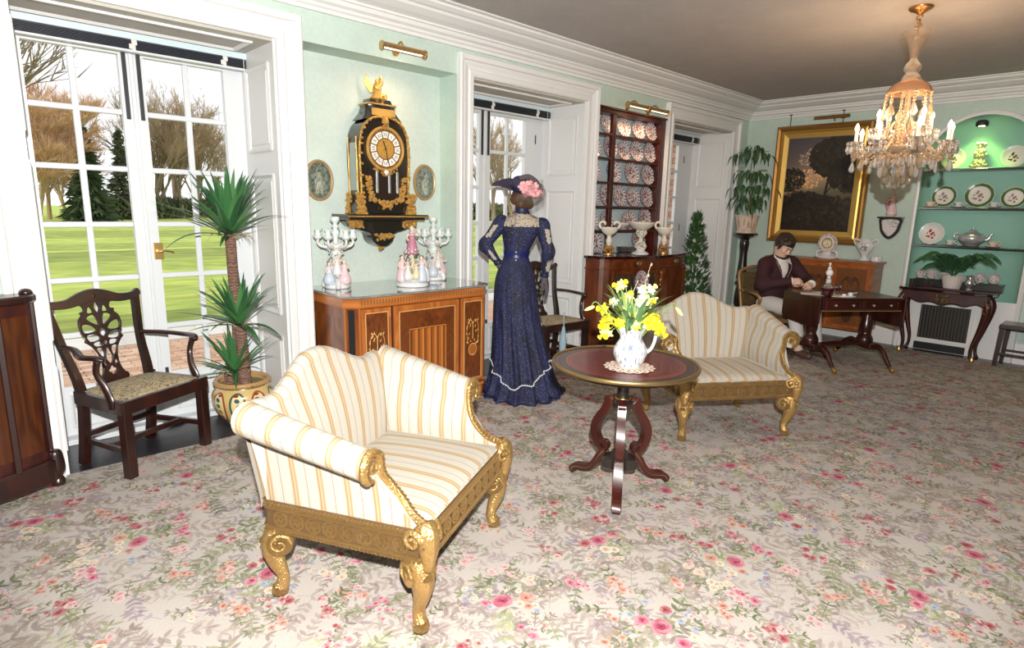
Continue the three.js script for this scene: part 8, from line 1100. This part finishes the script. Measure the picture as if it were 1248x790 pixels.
  for (let i = 0; i < 15; i++) { const a = i / 15 * TAU + r() * 0.4, L = 0.24 + 0.14 * r(), up = 0.16 + 0.16 * r(), q = []; for (let k = 0; k <= 6; k++) { const t = k / 6; q.push(V3(Math.cos(a) * L * t, up * Math.sin(t * 2.0) - 0.04 * t * t, Math.sin(a) * L * t * (Math.sin(a) < 0 ? 0.55 : 1))); }
    const g = [tube(q, 0.003, 4, { sub: 1 })]; for (let k = 1; k <= 22; k++) { const t = 0.15 + 0.85 * k / 22, j = Math.min(5, Math.floor(t * 6)), p = q[j].clone().lerp(q[j + 1], t * 6 - j), d = q[j + 1].clone().sub(q[j]).normalize(), s0 = V3(-Math.sin(a), 0, Math.cos(a)); for (const s of [-1, 1]) { const e = p.clone().addScaledVector(s0, s * 0.085 * Math.sin(Math.PI * (0.25 + 0.7 * t))).addScaledVector(d, 0.05).add(V3(0, -0.045, 0)), m = p.clone().lerp(e, 0.5).addScaledVector(d, 0.009), m2 = p.clone().lerp(e, 0.5).addScaledVector(d, -0.009); const b = new THREE.BufferGeometry(); b.setAttribute('position', new THREE.Float32BufferAttribute([...p.toArray(), ...m.toArray(), ...e.toArray(), ...p.toArray(), ...e.toArray(), ...m2.toArray()], 3)); b.computeVertexNormals(); g.push(b); } }
    part('frond', M(g), fm, pa); }
}
// dark stool, only its leg and seat edge inside the frame
{
  const o = thing('stool', 'dark wooden stool cut off by the right edge of the picture', 'stool', [-0.68, 0.008, -7.88]); for (const [x, z] of [[-0.16, 0.02], [0.16, 0.02], [-0.14, -0.26], [0.14, -0.26]]) part('leg', tube([[x * 0.95, 0.40, z], [x, 0.2, z], [x * 1.05, 0.0, z]], [0.022, 0.02, 0.018], 4, { sub: 2, sq: true }), mahog, o); part('seat', B(0.36, 0.05, 0.34, 0, 0.42, -0.12, 0.01), mahog, o); part('stretcher', M(B(0.30, 0.025, 0.018, 0, 0.13, 0.02, 0.004), B(0.27, 0.025, 0.018, 0, 0.13, -0.26, 0.004)), mahog, o);
}
// ---------- yucca in a painted pot ----------
{
  const p = [-4.17, 0.004, -1.40];
  const t = canvasTex(1024, 512, (c, W, H) => { const r = rng(88); c.fillStyle = '#cdb373'; c.fillRect(0, 0, W, H); for (let i = 0; i < 9; i++) { const x = (i + 0.5) / 9 * W; c.fillStyle = i % 2 ? '#3f5d4c' : '#9a4a2a'; c.beginPath(); c.ellipse(x, H * 0.42, 46, 120, 0, 0, TAU); c.fill(); c.fillStyle = '#e4d29a'; c.beginPath(); c.ellipse(x, H * 0.42, 34, 100, 0, 0, TAU); c.fill(); for (let k = 0; k < 5; k++) { c.fillStyle = ['#8b2f24', '#2f5a6a', '#5a7a3a', '#c07a2a', '#a5502c'][k]; c.beginPath(); c.ellipse(x + 22 * (r() - 0.5), H * (0.25 + 0.08 * k), 16, 13, r() * 3, 0, TAU); c.fill(); } } c.fillStyle = '#6d2c1a'; c.fillRect(0, H * 0.80, W, 18); c.fillStyle = '#35503f'; c.fillRect(0, H * 0.06, W, 22); }, { rep: [1, 1] });
  const pot = thing('painted_pot', 'large round painted earthenware pot holding the yucca by the glass doors', 'pot', p);
  part('pot', LAS([[0.0, 0.0], [0.10, 0.0], [0.115, 0.02], [0.165, 0.08], [0.198, 0.16], [0.195, 0.23], [0.165, 0.27], [0.16, 0.285]], 40), phys({ map: t, roughness: 0.3, clearcoat: 0.5 }), pot);
  part('rim', M(LAS([[0.155, 0.28], [0.175, 0.285], [0.185, 0.305], [0.175, 0.318], [0.155, 0.312], [0.145, 0.28], [0.0, 0.275]], 40), beads([...Array(49)].map((_, i) => [Math.cos(i / 48 * TAU) * 0.18, 0.298, Math.sin(i / 48 * TAU) * 0.18]), 0.009, 0.022)), std({ color: RGB(0.45, 0.26, 0.10), roughness: 0.4 }), pot);
  part('soil', M(new THREE.CircleGeometry(0.15, 28).rotateX(-Math.PI / 2).translate(0, 0.282, 0)), std({ color: RGB(0.20, 0.15, 0.06), roughness: 1 }), pot);
  const o = thing('yucca', 'tall yucca with two rough trunks and sword-shaped green leaves by the doors', 'plant', [p[0], 0.28, p[2]]), r = rng(4);
  const bt = dataTex(128, 256, (u, v) => { const k = 0.5 * N1(u * 8, v * 40, 64) + 0.5 * Math.abs(Math.sin((v * 22 + N2(u * 6, v * 12, 64)) * Math.PI)); return [lerp(74, 158, k), lerp(54, 122, k), lerp(46, 104, k)]; }, { rep: [6, 2.2] });
  const bark = std({ map: bt, bumpMap: bt, bumpScale: 0.01, roughness: 1 }), lm = [std({ color: RGB(0.05, 0.17, 0.055), roughness: 0.32, side: THREE.DoubleSide }), std({ color: RGB(0.08, 0.22, 0.07), roughness: 0.4, side: THREE.DoubleSide }), std({ color: RGB(0.03, 0.11, 0.04), roughness: 0.4, side: THREE.DoubleSide })];
  part('trunk', tube([[-0.02, -0.02, 0.0], [-0.02, 0.3, 0.0], [-0.035, 0.7, 0.0], [-0.045, 1.04, 0.0]], [0.04, 0.037, 0.034, 0.034], 14, { sub: 8 }), bark, o); part('trunk', tube([[0.06, -0.02, 0.0], [0.05, 0.2, 0.0], [0.03, 0.42, 0.0]], [0.042, 0.04, 0.036], 14, { sub: 8 }), bark, o); part('trunk', tube([[-0.06, -0.02, 0.06], [-0.06, 0.1, 0.06]], [0.04, 0.036], 12, { sub: 4 }), bark, o);
  const dry = std({ color: RGB(0.45, 0.36, 0.22), roughness: 0.9, side: THREE.DoubleSide });
  const head = (c, n, L0, L1, wide, low) => { for (let i = 0; i < n; i++) { const a = i * 2.399 + r() * 0.5, t = i / n; let el = lerp(low, 1.38, Math.pow(t, 0.8)) + (r() - 0.5) * 0.25, L = lerp(L1, L0, Math.abs(t - 0.45)) * (0.85 + 0.3 * r()), w = wide * (0.8 + 0.4 * r()), bend = (0.12 + 0.55 * (1 - t) * r());
      const ca = Math.cos(a), sa = Math.sin(a), reach = Math.min(ca < 0 ? (0.24 + c[0]) / -ca : 9, sa < 0 && ca < 0.72 ? (0.225 + c[2]) / -sa : 9); if (L * Math.cos(el) > reach) el = Math.acos(clamp(reach / L, 0, 1)) * (el < 0 ? 1 : 1);   // leaves bend up where the glass and the panelled reveal stop them
      const d = V3(Math.cos(a) * Math.cos(el), Math.sin(el), Math.sin(a) * Math.cos(el)), s = V3(-Math.sin(a), 0, Math.cos(a)), nn = d.clone().cross(s).multiplyScalar(-1);
      const g = surf((u, v) => { const q = v * 2 - 1, ww = w * Math.pow(1 - u, 0.75) * (0.55 + 0.9 * u * (1 - u) + 0.3 * (u < 0.3 ? u : 0.3)); const P = d.clone().multiplyScalar(L * u).addScaledVector(s, q * ww).add(V3(0, -bend * L * u * u * u * 0.6, 0)).addScaledVector(nn, 0.25 * ww * q * q); return [c[0] + P.x, c[1] + P.y, c[2] + P.z]; }, 9, 4); part('leaf', g, lm[i % 3], o); }
    for (let i = 0; i < 9; i++) { const a = r() * TAU, L = 0.1 + 0.12 * r(); part('dry_leaf', tube([[c[0] + Math.cos(a) * 0.03, c[1] - 0.01, c[2] + Math.sin(a) * 0.03], [c[0] + Math.cos(a) * L * 0.7, c[1] + 0.02, c[2] + Math.sin(a) * L * 0.7], [c[0] + Math.cos(a) * L, c[1] - 0.04, c[2] + Math.sin(a) * L]], [[0.006, 0.001], [0.004, 0.001], [0.001, 0.001]], 4), dry, o); } };
  head([-0.045, 1.02, 0.0], 60, 0.38, 0.54, 0.042, 0.08); head([0.03, 0.42, 0.0], 42, 0.32, 0.46, 0.038, 0.05); head([0.045, 0.10, 0.06], 26, 0.26, 0.40, 0.032, 0.0);
}
// ---------- clipped bay tree in the far window ----------
{
  const p = [-4.17, 0.004, -7.45], tb = thing('plant_tub', 'dark tub of the cone-shaped bay tree in the farthest window', 'pot', p); part('tub', M(LAS([[0.0, 0.0], [0.12, 0.0], [0.15, 0.22], [0.16, 0.24], [0.15, 0.25], [0.0, 0.23]], 24)), std({ color: RGB(0.12, 0.06, 0.04), roughness: 0.7 }), tb);
  const o = thing('bay_tree', 'cone-shaped dark green bay tree in the farthest window recess', 'plant', [p[0], 0.235, p[2]]), r = rng(101), lm = [std({ color: RGB(0.045, 0.12, 0.035), roughness: 0.45, side: THREE.DoubleSide }), std({ color: RGB(0.08, 0.18, 0.05), roughness: 0.45, side: THREE.DoubleSide })];
  part('trunk', tube([[0, 0, 0], [0.01, 0.6, 0], [0, 1.25, 0]], [0.014, 0.01, 0.004], 6), std({ color: RGB(0.15, 0.10, 0.06), roughness: 0.9 }), o);
  const lf = surf((u, v) => { const s = v * 2 - 1; return [s * 0.017 * Math.sin(Math.PI * Math.pow(u, 0.8)), 0.075 * u, -0.012 * u * u + 0.004 * s * s]; }, 4, 2), rest = [];
  for (let i = 0; i < 760; i++) { const t = Math.pow(r(), 1.5), y = 0.05 + 1.2 * t, R = 0.235 * (1 - Math.pow(t, 1.25)) + 0.012, a = r() * TAU, q = R * (0.45 + 0.55 * Math.sqrt(r())), e = [Math.cos(a) * q, y, Math.sin(a) * q], rot = [0.5 + 0.8 * r(), Math.PI / 2 - a + (r() - 0.5), 0], s = 0.8 + 0.5 * r();
    if (i < 290) { const m = part('leaf', lf, lm[i % 2], o); m.position.set(...e); m.rotation.set(...rot, 'YXZ'); m.scale.setScalar(s); } else rest.push(T(lf.clone(), ...e, ...rot, s)); }
  part('inner_leaves', M(rest), lm[0], o).userData.kind = 'stuff';
  for (let i = 0; i < 14; i++) { const a = i * 2.4, y = 0.15 + i * 0.075, R = 0.2 * (1 - i / 15); part('branch', tube([[0, y, 0], [Math.cos(a) * R, y + 0.08, Math.sin(a) * R]], [0.005, 0.002], 4), lm[0], o); }
}
// ---------- dark bow cabinet at the left edge ----------
{
  const H = 1.04, o = thing('corner_cabinet', 'dark bow-fronted cabinet cut off by the left edge of the picture', 'cabinet', [XA + 0.03, 0.008, 0.18], Math.PI / 2);   // local -x is towards the camera's left
  const pl = (e) => smooth([[0.47, 0.05], [0.44, 0.11], [0.30, 0.19], [0.1, 0.25], [-0.15, 0.26], [-0.36, 0.19], [-0.47, 0.05]].map(([x, z]) => [x * (1 + e), z + e * 0.4, 0]), 4);
  const slab = (e, y0, y1, b = 0) => uvm(EX(shp([[0.47 * (1 + e), 0], ...pl(e).map(([x, z]) => [x, z]), [-0.47 * (1 + e), 0]].map(([x, z]) => [x, -z])), y1 - y0, b, 1, 4).rotateX(-Math.PI / 2).translate(0, y0, 0), 1.2);
  part('carcass', slab(0, 0.10, 1.0), redwood, o); part('top', slab(0.04, 1.0, H, 0.008), mahog, o); part('base', slab(0.05, 0.03, 0.16, 0.012), mahog, o);
  const stile = (x, z) => part('stile', B(0.03, 0.86, 0.03, x, 0.58, z, 0.006), mahog, o); stile(0.462, 0.06); stile(0.32, 0.19); stile(-0.3, 0.22);
  part('foot', M(LAS([[0.0, 0.0], [0.03, 0.0], [0.034, 0.02], [0.024, 0.05], [0.038, 0.08], [0.036, 0.15], [0.028, 0.19], [0.012, 0.2], [0.0, 0.2]], 16).translate(0.478, 0, 0.075)), mahog, o); part('foot', M(LAS([[0.0, 0.0], [0.03, 0.0], [0.034, 0.02], [0.024, 0.05], [0.038, 0.08], [0.0, 0.1]], 16).translate(-0.4, 0, 0.13)), mahog, o);
  part('finial', M(LAS([[0.024, 1.03], [0.03, 1.05], [0.018, 1.065], [0.0, 1.07]], 14).translate(0.45, 0, 0.07)), mahog, o);
  part('door_panel', M(surf((u, v) => { const P = pl(0), k = lerp(4, 12, u), i = Math.min(Math.floor(k), P.length - 2), f = k - i; return [lerp(P[i][0], P[i + 1][0], f), lerp(0.22, 0.94, v), lerp(P[i][1], P[i + 1][1], f) + 0.006]; }, 10, 1, (u, v) => [u, v])), phys({ map: walnutTex, color: RGB(0.33, 0.3, 0.3), roughness: 0.4, clearcoat: 0.3 }), o);
}
// ---------- crystal chandelier ----------
{
  const p = [-1.285, 0, -5.085], o = thing('chandelier', 'crystal chandelier with twelve lit candle bulbs and hanging drops', 'chandelier', p);
  const cr = phys({ color: RGB(0.93, 0.90, 0.86), roughness: 0.05, metalness: 0.0, transmission: 0.85, thickness: 0.01, ior: 1.6, clearcoat: 1, specularIntensity: 1 }), crS = phys({ color: RGB(0.62, 0.46, 0.30), roughness: 0.06, transmission: 0.6, thickness: 0.01, ior: 1.55, clearcoat: 1 }), amb = phys({ color: RGB(0.62, 0.40, 0.22), roughness: 0.15, transmission: 0.6, thickness: 0, clearcoat: 0.6, side: THREE.DoubleSide }), smoke = phys({ color: RGB(0.22, 0.17, 0.11), roughness: 0.12, clearcoat: 1 });
  const br2 = std({ color: RGB(0.55, 0.30, 0.12), metalness: 0.9, roughness: 0.3 });
  part('ceiling_rose', M(LAS([[0.0, 2.95], [0.075, 2.95], [0.07, 2.935], [0.03, 2.915], [0.012, 2.90], [0.0, 2.895]], 20)), br2, o); part('chain', M(...[0, 1, 2, 3].map((i) => T(new THREE.TorusGeometry(0.018, 0.005, 6, 14), 0, 2.885 - i * 0.03, 0, 0, i % 2 * Math.PI / 2, 0)), CY(0.004, 0.004, 1.0, 0, 1.86, 0, 6)), br2, o);
  part('trumpet', M(LAS([[0.018, 2.60], [0.03, 2.64], [0.045, 2.70], [0.075, 2.765], [0.098, 2.79]], 24)), phys({ color: RGB(0.7, 0.58, 0.45), roughness: 0.1, transmission: 0.8, thickness: 0, side: THREE.DoubleSide, clearcoat: 1 }), o);
  part('baluster', M(LAS([[0.0, 2.76], [0.016, 2.755], [0.022, 2.70], [0.014, 2.64], [0.03, 2.60], [0.05, 2.575], [0.055, 2.55], [0.04, 2.52], [0.055, 2.50], [0.06, 2.47], [0.03, 2.45]], 18), LAS([[0.012, 2.44], [0.02, 2.3], [0.012, 2.1], [0.03, 2.04], [0.02, 1.98], [0.045, 1.94], [0.06, 1.91], [0.03, 1.88], [0.05, 1.84], [0.02, 1.80], [0.034, 1.775], [0.0, 1.75]], 18)), crS, o);
  part('canopy', M(LAS([[0.035, 2.475], [0.08, 2.462], [0.125, 2.425], [0.14, 2.385], [0.137, 2.38], [0.12, 2.42], [0.078, 2.456]], 32)), amb, o);
  const bead = new THREE.OctahedronGeometry(0.0115, 1), drop = M(LAS([[0.0, 0.0], [0.004, -0.006], [0.013, -0.03], [0.016, -0.045], [0.010, -0.06], [0.0, -0.066]], 8)).scale(1, 1, 0.6);
  const chainOf = (name, pts, step, parent, mat = crS, s = 1) => { const c = new THREE.CatmullRomCurve3(pts.map((q) => V3(...q)), false, 'centripetal'), L = c.getLength(), n = Math.round(L / step), g = []; for (let i = 0; i <= n; i++) { const q = c.getPointAt(i / n); g.push(bead.clone().scale(s, s, s).translate(q.x, q.y, q.z)); } return part(name, M(g), mat, parent); };
  for (let i = 0; i < 12; i++) { const a = i / 12 * TAU, x = Math.cos(a), z = Math.sin(a); if (i % 2) chainOf('bead_chain', [[x * 0.137, 2.38, z * 0.137], [x * 0.145, 2.25, z * 0.145], [x * 0.135, 2.12, z * 0.135], [x * 0.10, 2.0, z * 0.10]], 0.021, o); else { chainOf('bead_chain', [[x * 0.138, 2.38, z * 0.138], [x * 0.139, 2.32, z * 0.139]], 0.021, o); part('drop', drop.clone().scale(1.7, 1.5, 1.7).translate(x * 0.14, 2.31, z * 0.14), i % 4 ? cr : smoke, o); } }
  chainOf('bead_chain', [[0.02, 2.38, 0.1], [0.02, 2.2, 0.105], [0.02, 2.0, 0.09]], 0.026, o, crS, 1.25);
  // tiers of candle arms
  const flame = std({ color: 0xffffff, emissive: RGB(1, 0.72, 0.48), emissiveIntensity: 5 }), cand = std({ color: RGB(0.85, 0.74, 0.62), roughness: 0.5 });
  const bulbG = M(LAS([[0.0, 0.0], [0.010, 0.002], [0.0155, 0.018], [0.011, 0.036], [0.003, 0.052], [0.0, 0.056]], 12)), candleG = M(CY(0.0125, 0.0125, 0.085, 0, 0, 0, 10));
  const cupG = M(LAS([[0.0, -0.012], [0.012, -0.012], [0.03, 0.0], [0.045, 0.012], [0.046, 0.015], [0.02, 0.008], [0.0, 0.006]], 16));
  const armOf = (a, R, y, dy, big) => { big *= 0.26;
    const A = new THREE.Group(); A.name = 'arm'; A.rotation.y = -a; o.add(A);
    part('glass_arm', tube([[0.04, y - 0.02, 0], [R * 0.35, y + 0.05 + dy, 0], [R * 0.65, y - 0.03, 0], [R * 0.9, y - 0.06, 0], [R, y, 0]], [0.011, 0.010, 0.010, 0.009, 0.009], 8, { sub: 6 }), crS, A);
    part('drip_pan', cupG.clone().scale(1.15, 1, 1.15).translate(R, y + 0.008, 0), cr, A); part('candle', candleG.clone().translate(R, y + 0.014, 0), cand, A); part('bulb', bulbG.clone().translate(R, y + 0.099, 0), flame, A);
    const g = [], g2 = []; for (let k = 0; k < 8; k++) { const t = k / 8 * TAU; g.push(bead.clone().translate(R + Math.cos(t) * 0.05, y + 0.008, Math.sin(t) * 0.05), (k % 2 ? drop : drop.clone().scale(0.8, 0.8, 0.8)).clone().rotateY(t).translate(R + Math.cos(t) * 0.051, y - 0.002, Math.sin(t) * 0.051)); }
    part('pan_drops', M(g), cr, A); chainOf('swag', [[R, y - 0.01, 0.0], [R * 0.7, y - 0.10, 0.03], [R * 0.35, y - 0.02, 0.0], [0.06, y + 0.06, 0]], 0.019, A, crS, 0.85);
    for (const k of [0.3, 0.5, 0.7]) part('drop', drop.clone().translate(R * k, y - 0.075 + (k === 0.5 ? -0.02 : 0), 0.02), cr, A);
    if (big) { const l = new THREE.PointLight(RGB(1, 0.66, 0.38), big, 0, 2); l.position.set(R, y + 0.13, 0); l.castShadow = true; l.shadow.radius = 1; A.add(l); }
  };
  for (let i = 0; i < 8; i++) armOf(i / 8 * TAU + 0.25, 0.30, 2.02 + 0.012 * (i % 2), 0, 0.85); for (let i = 0; i < 4; i++) armOf(i / 4 * TAU + 0.75, 0.19, 2.12, 0.02, 0.85);
  // swags between the outer pans, and the tail of drops
  for (let i = 0; i < 8; i++) { const a = i / 8 * TAU + 0.25, b = (i + 1) / 8 * TAU + 0.25, q = (t, r, y) => [Math.cos(t) * r, y, Math.sin(t) * r]; chainOf('swag', [q(a, 0.30, 2.01), q((a + b) / 2, 0.30, 1.93), q(b, 0.30, 2.01)], 0.021, o); part('drop', drop.clone().scale(1.3, 1.3, 1.3).rotateY(-(a + b) / 2).translate(...q((a + b) / 2, 0.30, 1.925)), cr, o); }
  part('receiver_bowl', M(LAS([[0.0, 1.955], [0.05, 1.955], [0.11, 1.985], [0.135, 2.02], [0.12, 2.02], [0.06, 1.98]], 28)), crS, o);
  for (const [R, y, n, s, m] of [[0.15, 1.96, 14, 1.4, cr], [0.11, 1.905, 12, 1.6, cr], [0.075, 1.86, 8, 1.7, smoke], [0.045, 1.82, 6, 1.5, cr]]) for (let i = 0; i < n; i++) { const a = i / n * TAU; part('drop', drop.clone().scale(s, s, s).rotateY(-a).translate(Math.cos(a) * R, y, Math.sin(a) * R), i % 3 === 1 ? smoke : m, o); }
  chainOf('bead_chain', [[0, 1.955, 0.1], [0, 1.86, 0.06], [0, 1.78, 0.02]], 0.02, o); part('finial', M(LAS([[0.0, 1.775], [0.012, 1.77], [0.034, 1.745], [0.03, 1.725], [0.0, 1.708]], 14)), smoke, o);
}
scene.traverse((o) => { if (o.isMesh) { o.castShadow = true; o.receiveShadow = true; } });
renderer.render(scene, camera);
